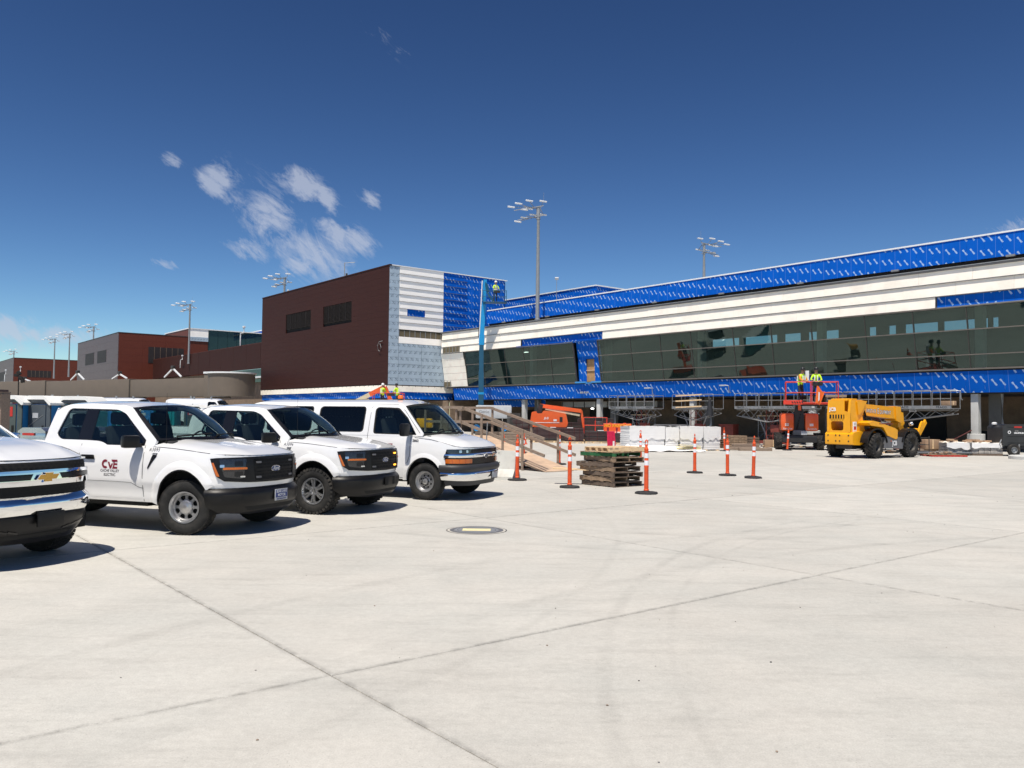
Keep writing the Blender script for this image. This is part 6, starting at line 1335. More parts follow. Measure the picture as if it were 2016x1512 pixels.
def basket(parent, c, w, d, h, col, name='basket', mid=True):
    m = MB(); x0, x1, y0, y1, z = c[0]-w/2, c[0]+w/2, c[1]-d/2, c[1]+d/2, c[2]
    for (x, y) in ((x0, y0), (x1, y0), (x0, y1), (x1, y1), ((x0+x1)/2, y0), ((x0+x1)/2, y1)): m.cyl((x, y, z), (x, y, z+h), .024, col, 6)
    for zz in ([z+.05, z+h*.5, z+h] if mid else [z+.05, z+h]):
        for a, b in (((x0, y0), (x1, y0)), ((x1, y0), (x1, y1)), ((x1, y1), (x0, y1)), ((x0, y1), (x0, y0))): m.cyl((*a, zz), (*b, zz), .024, col, 6)
    m.build(name, parent); m = MB(); m.b2((x0, y0, z-.03), (x1, y1, z+.02), col); m.build('basket_floor', parent)
    m = MB(); m.bbox((c[0]+w*.1, y0+.08, z+h-.1), (.6, .2, .24), 'lift_dark', .03); m.build('control_box', parent)
# ---- telehandler (x forward, y left)
tl = empty('telehandler', (15.961, 38.619, 0), R(34), 'yellow telescopic handler with low boom and four big tyres', 'telehandler')
Yp = 'jcb_yellow'
for x, s, rz in ((0, 1, R(8)), (0, -1, R(8)), (2.81, 1, 0), (2.81, -1, 0)): big_tyre(tl, (x, s*.98, .585), .585, .42, rz)
m = MB(); m.b2((-1.0, -.42, .42), (4.2, .42, .95), 'lift_dark'); m.cyl((0, -.8, .58), (0, .8, .58), .13, 'lift_dark', 10); m.cyl((3.427, -.8, .58), (3.427, .8, .58), .13, 'lift_dark', 10); m.build('chassis', tl)
m = MB(); m.prism([(.72, .45), (2.55, .42), (2.75, .95), (.80, 1.0)], -1.12, -.5, 'grey_paint'); add_text(m, 'JCB', .30, 'white_print', (1.72, -1.135, .68), (1, 0, 0), (0, 0, 1), bold=.012); m.prism([(1.34, .80), (1.42, .80), (1.42, .77), (1.34, .77)], -1.14, -1.13, 'safety_orange'); m.build('side_tank', tl)
m = MB(); m.prism(rpoly([(-.75, 1.63), (-.35, 1.72), (.15, 1.66), (1.75, 1.38), (2.0, 1.30), (1.98, .90), (1.85, .86), (1.0, 1.05), (.60, 1.42), (-.60, 1.50)], .06), -1.15, -.45, Yp); m.build('engine_cover', tl)
m = MB(); m.b2((.2, -1.152, 1.56), (1.5, -1.0, 1.60), 'scaffold_red'); m.build('cover_stripe', tl)
for x, s in ((0, -1), (3.427, -1), (0, 1), (3.427, 1)):
    m = MB(); o_ = arch_pts(x, .585, 1.0, .80, 10, 170, 12); i_ = arch_pts(x, .585, .93, .74, 170, 10, 12); m.prism(o_+i_, min(s*.80, s*1.18), max(s*.80, s*1.18), 'black_plastic'); m.build('mudguard', tl)
m = MB(); m.prism(rpoly([(-1.55, .62), (-.85, .60), (-.55, .68), (-.55, 1.15), (-.70, 1.25), (-1.45, 1.18), (-1.55, 1.10)], .05), -.76, .66, Yp); 
for y in (-.55, -.1, .1, .5):
    for z in (.78, 1.04): m.cyl((-1.56, y, z), (-1.57, y, z), .035, 'lift_dark', 10)
m.build('counterweight', tl)
# boom tower plates with a cut-out, and the boom
side = rpoly([(-1.50, 1.15), (-1.50, 2.05), (-1.38, 2.66), (-.45, 2.66), (.05, 2.60), (-.05, 2.30), (-.35, 1.95), (-.15, 1.30), (.15, 1.15), (-.55, .72), (-1.1, 1.0)], .05)
m = MB(); m.prism(side, -.60, -.48, Yp); m.build('tower_plate', tl); m = MB(); m.prism(side, .46, .58, Yp); m.build('tower_plate', tl)
m = MB(); m.prism([(y, z) for y, z in [(-.60, 1.1), (.60, 1.1), (.60, 2.05), (.48, 2.10), (.48, 2.64), (-.30, 2.64), (-.30, 2.15), (-.60, 2.05)]], -1.48, -1.42, Yp, 'YZ', holes=[rrect(-.25, 1.26, .40, 1.68, .10)]); m.b2((-1.5, -.30, 1.80), (-1.46, .46, 1.98), 'gap_black')
for i in range(5): m.box((-1.51, -.24+.14*i, 1.89), (.02, .05, .22), Yp)
m.build('rear_frame', tl); m = MB(); add_text(m, 'JCB', .22, 'white_print', (-1.515, .28, 2.22), (0, -1, 0), (0, 0, 1), bold=.010); m.build('rear_badge', tl)
m = MB(); m.bbox((-.95, .0, 2.66), (.95, .85, .12), Yp, .04); m.bbox((-.2, -.15, 2.60), (.5, .5, .14), Yp, .04); m.prism(rpoly([(-.95, 2.60), (.0, 2.62), (-.45, 2.15), (-.8, 1.95)], .05), -.66, -.61, Yp); m.build('boom_head_cover', tl)
m = MB(); m.prism(rpoly([(-1.2, 2.62), (.1, 2.50), (3.3, 2.38), (3.45, 2.34), (3.40, 1.80), (3.2, 1.82), (.1, 1.97), (-.9, 2.10)], .03), -.35, .15, Yp); m.build('boom', tl)
m = MB()
def outlined(txt, size, x, z):
    add_text(m, txt, size, 'ink', (x, -.354, z), (1, 0, -.038), (0, 0, 1), bold=.016, space=1.1, align='LEFT', sx=.9); add_text(m, txt, size, 'white_print', (x, -.358, z), (1, 0, -.038), (0, 0, 1), bold=.003, space=1.1, align='LEFT', sx=.9)
outlined('S', .36, .24, 2.20); outlined('UNSTATE', .235, .47, 2.18); outlined('E', .36, 1.56, 2.165); outlined('QUIPMENT', .235, 1.79, 2.135); m.build('boom_lettering', tl)
m = MB(); m.prism([(3.30, 2.42), (3.85, 2.40), (3.95, 1.60), (3.4, 1.72)], -.40, .20, Yp); m.prism([(3.7, 2.2), (4.35, 2.12), (4.45, 1.55), (3.8, 1.4)], -.28, .1, Yp); m.prism([(3.9, 1.6), (4.5, 1.5), (4.7, 1.05), (4.4, 1.0), (4.2, 1.2)], -.2, .02, Yp); m.build('boom_nose', tl)
m = MB(); m.prism([(4.95, 1.10), (5.2, 1.02), (5.9, 1.62), (5.75, 1.80), (5.6, 1.62), (5.45, 1.72), (5.3, 1.62)], -.75, -.66, Yp); m.prism([(4.95, 1.10), (5.2, 1.02), (5.9, 1.62), (5.75, 1.80), (5.6, 1.62), (5.45, 1.72), (5.3, 1.62)], .4, .49, Yp); m.cyl((5.35, -.7, 1.3), (5.35, .45, 1.3), .06, Yp, 8); m.build('fork_carriage', tl)
m = MB(); m.cyl((4.4, -.1, 1.2), (5.3, -.1, 1.3), .09, Yp, 8); m.bar((4.5, .05, 1.1), (5.1, .05, 1.12), .2, .2, 'lift_dark'); m.build('carriage_link', tl)
m = MB(); m.cyl((-.15, -.15, 1.2), (.25, -.15, 2.35), .09, 'lift_dark', 10); m.cyl((.0, -.38, 2.55), (.35, -.42, 1.9), .035, 'gap_black', 6); m.tube([(.05, -.45, 2.5), (-.02, -.48, 2.2), (.15, -.47, 1.8), (.35, -.45, 1.65)], .03, 'gap_black', 6); m.build('lift_ram', tl)
m = MB(); m.bbox((1.4, .75, 1.75), (1.45, .75, 1.55), 'lift_dark', .08); m.build('cab', tl)
m = MB(); m.bbox((-1.1, -.615, 1.35), (.34, .02, .62), 'white_print', .005); m.b2((-1.2, -.63, 1.30), (-1.0, -.626, 1.45), 'sign_red'); add_text(m, '1110', .16, 'ink', (-1.1, -.628, 1.18), (1, 0, 0), (0, 0, 1), bold=.004); add_text(m, '11', .16, 'ink', (-1.1, -.628, 1.56), (1, 0, 0), (0, 0, 1), bold=.004); m.build('decal_plate', tl)
m = MB(); add_text(m, '510', .14, 'ink', (-.78, -.606, 1.50), (1, 0, 0), (0, 0, 1), bold=.003); m.build('model_number', tl)
m = MB(); m.cyl((4.6, -.5, 1.55), (4.7, -.55, 1.6), .1, 'lamp_chrome', 10); m.build('work_lamp', tl)
m = MB(); m.b2((1.3, -.95, .22), (3.0, -.85, .30), 'lift_dark'); m.build('step', tl)
m = MB(); m.cyl((-1.35, .70, 2.6), (-1.5, 1.15, 3.35), .015, 'lift_dark', 6); m.build('flag_pole', tl)
m = MB(); grid_mesh(lambda u, v: (-1.5-.02*math.sin(5*u+3*v)+.03*v, 1.12-(.42*u)*(1-.3*v)+.1*v, 3.32-.85*v-.30*u*(1-v)+.06*math.sin(7*u)), 6, 8, 'safety_orange', m); m.add([(-1.56, 1.0, 3.05), (-1.56, .93, 3.0), (-1.56, .95, 2.65), (-1.56, 1.02, 2.6)], [(0, 1, 2, 3)], 'white_print'); m.build('flag', tl)
for ch in tl.children:
    if not ch.name.startswith('wheel'):
        for v_ in ch.data.vertices: v_.co.x *= .82
# ---- orange boom lift with two workers
ol = empty('boom_lift', (16.55, 47.8, 0), R(-16), 'orange boom lift facing the camera with two workers in its basket', 'boom lift')
for x, y in ((-1.12, -.5), (1.12, -.5), (-1.12, 2.0), (1.12, 2.0)):
    w = big_tyre(ol, (x, y, .47), .47, .38, 0, rim='frame_dark'); w.rotation_euler = (0, 0, R(90)); 
    w.rotation_euler = (0, 0, R(90-90))
    w.rotation_euler = (0, 0, R(90))
m = MB(); m.bbox((0, .75, .62), (1.9, 3.3, .4), 'lift_dark', .05); m.b2((-.9, -.75, .45), (.9, -.68, .8), 'lift_dark'); m.b2((-.6, -.77, .5), (-.5, -.75, .62), 'white_print'); m.b2((.35, -.77, .5), (.45, -.75, .62), 'white_print'); m.bbox((0, -.4, .98), (.7, .7, .3), 'grey_paint', .05); m.b2((.08, -.78, .86), (.4, -.76, 1.06), 'plate_grey'); m.build('chassis', ol)
for s in (-1, 1):
    m = MB(); m.bbox((s*.66, .3, 1.58), (.74, 2.3, 1.02), 'lift_orange', .16); 
    m.b2((s*.66-.12, -.86, 1.36), (s*.66+.08, -.852, 1.41), 'white_print'); m.b2((s*.66-.12, -.86, 1.44), (s*.66+.08, -.852, 1.49), 'white_print'); add_text(m, 'Sunstate', .15, 'white_print', (s*.66, -.856, 1.20), (1, 0, 0), (0, 0, 1), shear=.3); m.build('engine_cowl', ol)
m = MB(); m.prism([(-.28, .9), (.28, .9), (.24, 2.2), (.1, 2.5), (-.2, 2.5), (-.26, 2.2)], -.6, -.2, 'lift_dark'); m.prism([(-.28, .9), (.28, .9), (.24, 2.0), (-.26, 2.0)], -.2, 1.3, 'lift_dark')
for k in range(7): m.cyl((-.2+.05*k, -.65, 1.0+.2*k), (-.1+.03*k, -.66, 1.25+.15*k), .03, 'gap_black', 6)
m.b2((-.07, -.7, 2.25), (.09, -.4, 2.55), 'lift_orange'); m.build('turret', ol)
m = MB(); m.bar((0, -.3, 2.3), (.05, .9, 2.55), .35, .3, 'lift_dark'); m.bbox((.9, -.6, 2.56), (1.7, .25, .14), 'lift_dark', .03); m.build('jib', ol)
basket(ol, (.62, -1.0, 2.62), 2.75, 1.0, 1.22, 'red_orange'); m = MB(); m.b2((-.9, -1.72, 2.56), (.1, -1.70, 2.8), 'red_orange')
for k in range(5): m.box((-.42+.13*k, -1.725, 2.68), (.05, .008, .12), 'lift_dark', rot=Matrix.Rotation(R(-35), 3, 'Y'))
m.build('hazard_panel', ol)
m = MB(); m.bar((-1.3, -1.3, 3.22), (2.6, -1.0, 3.22), .12, .05, 'lift_dark'); m.bbox((1.9, -1.2, 3.05), (1.1, .3, .14), 'wood_grey', .01); m.build('tool_tray', ol)
_m = ol.matrix_basis
person(_m@Vector((.05, -1.0, 2.64)), R(-60), 'worker in orange shirt and black helmet in the orange lift basket', 'hivis_orange', 'helmet_black', 'lean', 1.1, 'hivis')
person(_m@Vector((.88, -1.05, 2.64)), R(-110), 'worker in yellow vest and black helmet in the orange lift basket', 'hivis', 'helmet_black', 'lean', 1.1)
m = MB(); m.b2((-.09, -.06, 0), (.09, .06, .55), 'reflective'); o = tag(m.build('metal_duct'), 'shiny metal duct piece standing between the two workers', 'duct'); o.location = _m@Vector((.42, -.7, 3.95))
# ---- folded orange lift behind the dark stacks
fl = empty('boom_lift', (2.75, 58, 0), R(-4), 'orange boom lift parked folded under the terminal overhang', 'boom lift')
for x, y in ((-1.1, -.9), (1.1, -.9), (-1.1, 1.1), (1.1, 1.1)): big_tyre(fl, (x, y, .45), .45, .35, 0, rim='white_print')
m = MB(); m.bbox((0, 0, .7), (3, 1.9, .4), 'lift_dark', .06); m.build('chassis', fl)
m = MB(); m.prism(rpoly([(-1.35, 1.02), (1.1, 1.02), (1.2, 1.3), (1.05, 1.95), (.2, 2.1), (-.5, 2.15), (-.6, 1.95), (-.95, 1.95), (-1.0, 2.1), (-1.3, 2.05), (-1.4, 1.4)], .1), -1.1, .9, 'lift_orange'); m.b2((-1.3, -1.115, 1.30), (.6, -1.105, 1.34), 'white_print'); m.b2((.2, -1.115, 1.42), (.42, -1.105, 1.55), 'white_print'); m.b2((.62, -1.115, 1.38), (.82, -1.105, 1.72), 'lift_dark'); add_text(m, 'JLG', .2, 'white_print', (-.3, -1.11, 1.62), (1, 0, 0), (0, 0, 1), bold=.006, shear=.2); m.build('engine_cowl', fl)
m = MB(); m.bar((-.8, .1, 2.5), (2.1, .3, 2.15), .3, .26, 'lift_orange'); m.bar((-.4, .1, 2.3), (2.0, .3, 1.85), .2, .16, 'lift_cream'); m.bar((-.85, .1, 1.9), (-.7, .1, 2.6), .3, .3, 'lift_dark'); m.build('boom', fl)
m = MB(); m.bar((2.1, .3, 2.2), (2.3, .3, 1.0), .16, .16, 'lift_orange'); m.build('jib', fl); basket(fl, (3.1, .3, .6), 1.6, .8, 1.1, 'red_orange')
# ---- tall blue boom lift in front of the glass
B0 = Vector((-2.75, 80.7, 0)); bl = empty('boom_lift', (-2.0, 79.2, 0), 0, 'tall blue boom lift reaching up beside the tower, one worker aloft', 'boom lift')
for x, y in ((-1.3, -.9), (1.3, -.9), (-1.3, 1.6), (1.3, 1.6)): big_tyre(bl, (x, y, .6), .6, .42, 0, rim='genie_blue')
m = MB(); m.bbox((0, .4, 1.0), (3.2, 2.2, .5), 'lift_dark', .08); m.build('chassis', bl)
m = MB(); m.bbox((.3, -.5, 2.1), (3.4, 1.2, 1.25), 'light_grey_paint', .15); add_text(m, 'Genie', .4, 'grey_paint', (-.6, -1.105, 2.1), (1, 0, 0), (0, 0, 1)); m.build('engine_cowl', bl)
o0 = Vector((-2.0, 79.2, 0)); Q0 = Vector((-3.0, 80.9, 1.6))-o0; Q1 = Vector((-3.02, 80.9, 8.75))-o0; Q2 = Vector((-2.72, 80.7, 15.05))-o0
m = MB(); m.bar(Q0, Q0.lerp(Q1, .62), .50, .55, 'genie_teal', up=(0, 1, 0)); m.bar(Q0.lerp(Q1, .62), Q1, .44, .5, 'genie_teal', up=(0, 1, 0)); m.build('lower_boom', bl)
m = MB(); m.bar(Q1-Vector((0, 0, .1)), Q1.lerp(Q2, .14), .52, .5, 'genie_blue', up=(0, 1, 0)); m.bar(Q1.lerp(Q2, .14), Q1.lerp(Q2, .6), .40, .38, 'genie_blue', up=(0, 1, 0)); m.bar(Q1.lerp(Q2, .6), Q2, .32, .3, 'genie_blue', up=(0, 1, 0)); m.build('upper_boom', bl)
m = MB(); m.bbox(Q0.lerp(Q1, .32), (.62, .6, .22), 'genie_blue', .03); m.build('boom_collar', bl)
m = MB(); m.tube([Q1+Vector((-.26, 0, .2)), Q1.lerp(Q2, .35)+Vector((-.26, 0, 0)), Q2+Vector((-.28, 0, -.1))], .06, 'fixture_white', 6); m.tube([Q1+Vector((-.3, 0, .6)), Q1.lerp(Q2, .3)+Vector((-.34, 0, 0))], .05, 'gap_black', 6); m.build('cable_carrier', bl)
m = MB(); m.bar(Q2-Vector((0, 0, .2)), Q2+Vector((.3, -.3, -1.2)), .2, .2, 'genie_teal'); m.bar(Q2+Vector((.2, -.3, -1.3)), Q2+Vector((.9, -.4, -2.3)), .2, .2, 'genie_teal'); m.build('jib', bl)
basket(bl, (Q2.x+.95, Q2.y-.5, Q2.z-2.35), 2.3, .95, 1.15, 'genie_teal')
person(o0+Vector((Q2.x+1.0, Q2.y-.45, Q2.z-2.32)), R(-70), 'worker in yellow vest and white helmet high in the blue lift basket', 'hivis', 'helmet_white', 'lean', 1.15)
# ---- orange lift behind the van roof
o0 = Vector((-9.6, 64, 0)); ll = empty('boom_lift', o0, 0, 'orange and cream articulated boom lift showing over the van roof', 'boom lift')
for x, y in ((-2.6, -.9), (-.2, -.9), (-2.6, .9), (-.2, .9)): big_tyre(ll, (x, y, .45), .45, .35, 0, rim='white_print')
m = MB(); m.bbox((-1.4, 0, .85), (3.2, 1.9, .6), 'lift_orange', .08); m.build('chassis', ll)
E1 = Vector((-2.8, 0, 2.55)); E2 = Vector((-.2, 0, 3.90)); E3 = Vector((.35, 0, 2.6)); m = MB(); m.bar(E1, E1.lerp(E2, .55), .3, .32, 'lift_cream'); m.b2((-2.2, -.17, 2.70), (-1.4, -.16, 2.95), 'lift_cream'); m.build('lower_boom', ll)
m = MB(); m.bar(E1.lerp(E2, .55), E2, .32, .34, 'lift_orange'); m.bar(E2, E3, .26, .28, 'lift_orange'); m.bar(E1, Vector((-1.6, 0, 1.1)), .3, .3, 'lift_orange'); m.build('upper_boom', ll)
basket(ll, (.15, -.5, 2.3), 2.3, .9, 1.1, 'red_orange')
person(o0+Vector((-.35, -.4, 2.32)), R(60), 'worker in yellow vest left of the orange boom over the van roof', 'hivis', 'helmet_white', 'stand', 1.0)
person(o0+Vector((.85, -.5, 2.32)), R(150), 'worker in yellow vest right of the orange boom over the van roof', 'hivis', 'helmet_black', 'lean', 1.0)
# ---- mast climbing platforms along the front
def climber(a0, a1, c, bays, tower, label, txt='FRACO', timber=False, zd=2.38, gaps=()):
    ac = (a0+a1)/2; r = empty('mast_climber', W(ac, c), AZ, label, 'work platform', 'mast climbing work platforms along the terminal')
    L0, L1 = a0-ac, a1-ac
    m = MB(); m.b2((L0, -.55, zd), (L1, .55, zd+.05), 'galvanised'); m.b2((L0, -.57, zd), (L1, -.55, zd+.18), 'galvanised'); m.build('deck', r)
    n = bays
    for i in range(n):
        x0 = L0+(L1-L0)*i/n+.03; x1 = L0+(L1-L0)*(i+1)/n-.03
        if i in gaps: continue
        m = MB(); y = -.56
        m.tube([(x0, y, zd), (x0, y, zd+.95), (x0+.05, y, zd+1.02), (x1-.05, y, zd+1.02), (x1, y, zd+.95), (x1, y, zd)], .022, 'galvanised', 6); m.cyl((x0, y, zd+.55), (x1, y, zd+.55), .018, 'galvanised', 6); m.build('guard_rail', r)
    for i in range(n):
        if i % 2 == 0: m = MB(); add_text(m, txt, .16, 'ink', (L0+(L1-L0)*(i+.5)/n, -.575, zd+.09), (1, 0, 0), (0, 0, 1), bold=.004, space=1.15); m.build('toe_board_lettering', r)
    m = MB(); y = 0.4; m.cyl((L0, y, zd+.02), (L1, y, zd+.95), .02, 'galvanised', 5) if False else None
    for yy in (.5,):
        for i in range(n+1): x = L0+(L1-L0)*i/n; m.cyl((x, yy, zd), (x, yy, zd+1.0), .02, 'galvanised', 5)
        m.cyl((L0, yy, zd+1.0), (L1, yy, zd+1.0), .02, 'galvanised', 5)
    m.build('rear_rail', r)
    m = MB(); k = max(4, int((L1-L0)/.55)); mid = tower-ac
    def zb(x): return zd-.12-.75*max(0, 1-abs(x-mid)/((L1-L0)*.75))
    for yy in (-.3, .3):
        pts = [(L0+(L1-L0)*i/k, yy, zb(L0+(L1-L0)*i/k)) for i in range(k+1)]; m.tube(pts, .03, 'galvanised', 5); m.cyl((L0, yy, zd-.05), (L1, yy, zd-.05), .03, 'galvanised', 5)
        for i in range(k):
            x0 = L0+(L1-L0)*i/k; x1 = L0+(L1-L0)*(i+1)/k; p, q = ((x0, yy, zd-.05), (x1, yy, zb(x1))) if i % 2 else ((x0, yy, zb(x0)), (x1, yy, zd-.05)); m.cyl(p, q, .018, 'galvanised', 5)
    m.build('truss', r)
    for i in range(1, n, 2): m = MB(); x = L0+(L1-L0)*i/n; m.prism(rrect(x-.2, zd-.16, x+.2, zd-.04, .02), -.56, -.5, 'galvanised', holes=[rrect(x-.15, zd-.13, x+.15, zd-.07, .01)]); m.build('fork_pocket', r)
    m = MB()
    for dx in (-.25, .25):
        for dy in (-.1, .4): m.cyl((mid+dx, dy, 0), (mid+dx, dy, 2.3), .03, 'scaffold_red', 6)
    for z in range(8): m.cyl((mid-.25, -.1, .1+z*.28), (mid+.25, -.1, .1+z*.28+(.28 if z % 2 else 0)), .015, 'scaffold_red', 5); m.cyl((mid-.25, .4, .1+z*.28), (mid+.25, .4, .1+z*.28), .015, 'scaffold_red', 5)
    m.b2((mid-.9, -.4, .12), (mid+.9, .7, .3), 'scaffold_red'); m.bbox((mid+.4, .1, 1.1), (.6, .5, .5), 'scaffold_red', .03)
    for s in (-1, 1): m.bar((mid, .1, .25), (mid+s*1.4, .1, .1), .1, .1, 'scaffold_red'); m.cyl((mid+s*1.4, .1, 0), (mid+s*1.4, .1, .3), .05, 'galvanised', 6); m.bar((mid+s*.25, .1, .4), (mid+s*1.0, .1, 1.9), .06, .06, 'galvanised')
    m.build('mast_base', r)
    if timber:
        for z in (.92, .55, .1):
            m = MB(); m.bar((L0+.4, -.62, zd+z), (L1-1.0, -.62, zd+z+.08), .04, .09, 'pallet_new'); m.build('timber_rail', r)
    return r
climber(-45.75, -41.13, 47, 5, -43.0, 'leftmost mast climbing platform, short with an open middle')
climber(-39.4, -35.7, 47, 3, -37.8, 'mast climbing platform with raw timber rails and a hanging black bag', timber=True, gaps=(1,))
climber(-34.0, -28.3, 47, 6, -31.6, 'mast climbing platform behind the orange lift basket')
climber(-27.3, -20.0, 47, 7, -24.4, 'rightmost and longest mast climbing platform above the telehandler')
m = MB(); grid_mesh(lambda u, v: (-.02+.22*math.cos(2*math.pi*u)*(.25+v)*(1.3-.4*v), .16*math.sin(2*math.pi*u)*(.3+v)*(1+.2*math.sin(9*u)), -1.15*v), 14, 8, 'lift_dark', m); o = tag(m.build('black_bag'), 'black bag hanging from the platform with timber rails', 'bag'); o.location = W(-35.9, 46.3, 3.05)
# ---- stacks of dark planks on pallets
def plank_stack(px, Y, w, layers, label, z0=.13, d=1.2, rz=-.05):
    r = empty('plank_stack', (X(px, Y), Y, 0), rz, label, 'stack of panels', 'stacks of dark panels on pallets'); rn = random.Random(int(px))
    m = MB(); m.b2((-w/2, -d/2, .08), (w/2, d/2, .12), 'pallet_new'); m.b2((-w/2, -d/2, 0), (w/2, -d/2+.1, .03), 'pallet_new')
    for i in range(4): x = -w/2+.08+(w-.16)*i/3; m.b2((x-.06, -d/2, .03), (x+.06, d/2, .08), 'pallet_new')
    m.build('pallet', r); h = .085
    for i in range(layers):
        m = MB(); e = rn.uniform(-.03, .03); m.bbox((e, rn.uniform(-.02, .02), z0+h*(i+.5)), (w-.06, d, h-.018), rn.choice(['panel_brown', 'panel_brown', 'frame_dark']), .008); m.build('panel', r)
    for k in range(3):
        x = -w/2+.3+(w-.6)*k/2; m = MB(); m.b2((x-.012, -d/2-.05, z0), (x+.012, -d/2-.03, z0+h*layers), 'rope_red'); m.build('strap', r)
    if layers < 14: m = MB(); m.bbox((rn.uniform(-.3, .3), -.2, z0+h*layers+.03), (.4, .3, .05), 'wrap_white', .02); m.build('paper_scrap', r)
for a in [(1030, 61, 1.5, 16, 'dark panel stack nearest the ramp post'), (1082, 56, 2.2, 10, 'low dark panel stack in front of the folded orange lift'), (1131, 55, 1.3, 10, 'narrow dark panel stack in the front row'), (1176, 55.5, 1.7, 8, 'low dark panel stack left of the red barricade'),
          (1125, 60.5, 2.0, 14, 'dark panel stack in the back row, left of the tallest one'), (1172, 60.5, 2.6, 18, 'tallest dark panel stack before the round column base'), (1222, 53.5, 1.4, 7, 'low dark panel stack in front of the orange barrier')]: plank_stack(*a)
# ---- orange water barriers lettered NO PARKING
def water_barrier(x, y, rz, label, z=0):
    r = empty('water_barrier', (x, y, z), rz, label, 'barrier', 'orange plastic barriers lettered NO PARKING')
    m = MB(); m.prism(rpoly([(-.30, 0), (.30, 0), (.28, .25), (.12, .55), (.09, 1.05), (-.09, 1.05), (-.12, .55), (-.28, .25)], .03), -.95, .95, 'orange_plastic', 'YZ'); m.build('body', r)
    for x_ in (-.7, -.1, .5): m = MB(); m.prism([(-.305, .08), (-.13, .56), (-.14, .56), (-.31, .1)], x_, x_+.12, 'maroon', 'YZ'); m.b2((x_, -.14, .5), (x_+.12, -.12, .78), 'maroon'); m.build('recess', r)
    for x_ in (-.5, .5): m = MB(); m.lathe([(.1, 1.05), (.09, 1.10), (0, 1.10)], 'orange_plastic', (x_, 0, 0), n=10); m.build('filler_cap', r)
    m = MB(); add_text(m, 'NO PARKING', .27, 'text_orange', (0, -.115, .90), (1, 0, 0), (0, -.08, 1), bold=.012, space=1.1); m.build('lettering', r)
water_barrier(X(1216, 57), 57, R(-8), 'orange water barrier left of the white wrapped boards', .25); water_barrier(X(1359, 50), 50.5, R(0), 'orange water barrier behind the white wrapped boards', .1)
m = MB(); m.b2((-1.1, -.4, 0), (1.1, .4, .1), 'wood_grey'); o = tag(m.build('timber_sleeper'), 'timber packing under the orange barrier behind the white boards', 'timber'); o.location = (X(1359, 50), 50.5, 0)
m = MB(); m.b2((-1.1, -.4, 0), (1.1, .4, .25), 'wood_grey'); o = tag(m.build('timber_sleeper'), 'timber packing under the orange barrier left of the white boards', 'timber'); o.location = (X(1216, 57), 57, 0)
fb = empty('folded_barricade', (X(1206, 47), 47, 0), R(10), 'dark red folded barricade with a white mark beside the white boards', 'barricade')
for i in range(3): m = MB(); m.bar((-.2+.17*i, 0, 0), (-.2+.15*i, .12, .95), .15, .05, 'magenta_red', up=(0, 1, 0)); m.build('panel', fb)
m = MB(); m.b2((.02, -.06, .05), (.12, -.04, .4), 'white_print'); m.build('white_mark', fb)
# ---- white wrapped boards
def board_stack(x, y, w, d, h, rz, label, wrapped=True):
    r = empty('board_stack', (x, y, 0), rz, label, 'stack of boards', 'white wrapped board stacks'); rn = random.Random(int(x*10)); n = int(h/.105)
    for i in range(n):
        m = MB(); e = rn.uniform(-.015, .015); m.bbox((e, rn.uniform(-.015, .015), .05+(h-.05)*(i+.5)/n), (w+rn.uniform(-.03, .02), d, (h-.05)/n-.006), 'wrap_white' if wrapped else 'board_yellow', .02); m.build('board_bundle', r)
    m = MB(); nu, nv = 14, 6
    grid_mesh(lambda u, v: ((u-.5)*(w+.06), (v-.5)*(d+.06), h+.012+.03*noise.noise(Vector((u*6+x, v*5, 0)))), nu, nv, 'wrap_white', m); grid_mesh(lambda u, v: ((u-.5)*(w+.07), -d/2-.035-.02*noise.noise(Vector((u*9+x, v*6, 3))), h+.01-(h*.55+.18*h*noise.noise(Vector((u*4+x, 0, 1))))*v), 18, 6, 'wrap_white', m); m.build('plastic_wrap', r)
    for k in (-.35, .35): m = MB(); m.b2((k*w-.07, -d/2, 0), (k*w+.07, d/2, .05), 'pallet_new'); m.build('skid', r)
WR_ = R(18)
board_stack(6.95, 44.2, 2.0, 1.2, 1.28, WR_, 'white wrapped board stack at the left of the row'); board_stack(8.35, 44.65, .75, 1.2, 1.24, WR_, 'narrow white wrapped stack in the middle of the row'); board_stack(9.45, 45.0, 1.35, 1.2, 1.29, WR_, 'wide white wrapped stack right of the middle'); board_stack(10.65, 45.4, .98, 1.2, 1.27, WR_, 'white wrapped board stack at the right end of the row')
for i in range(4): m = MB(); m.box((0, 0, 0), (1.5-.2*i, .7, .035), 'board_yellow'); o = tag(m.build('yellow_board'), ['lowest loose yellow board before the white stacks', 'second loose yellow board before the white stacks', 'third loose yellow board before the white stacks', 'topmost loose yellow board before the white stacks'][i], 'board', 'loose yellow boards'); o.location = (9.15+.08*i, 43.7, .1+.07*i); o.rotation_euler = (0, R(2*i-3), R(12+5*i))
m = MB(); grid_mesh(lambda u, v: (-1.9+3.8*u+.2*math.sin(8*v), -.75+1.5*v-.3*u, max(.01, .34*(1-u*.6)*(v**1.5)+.09*noise.noise(Vector((u*7, v*6, 2)))+.05)), 30, 14, 'wrap_white', m); o = tag(m.build('plastic_sheet'), 'crumpled white plastic sheet on the ground before the white stacks', 'sheet'); o.location = (7.9, 43.4, 0); o.rotation_euler = (0, 0, R(14))
m = MB(); m.b2((-.9, -.2, 0), (.9, .2, .06), 'grey_paint'); o = tag(m.build('grey_channel'), 'grey metal channels lying on top of the white stacks', 'metal channel'); o.location = (8.6, 44.9, 1.33); o.rotation_euler = (0, 0, R(18))
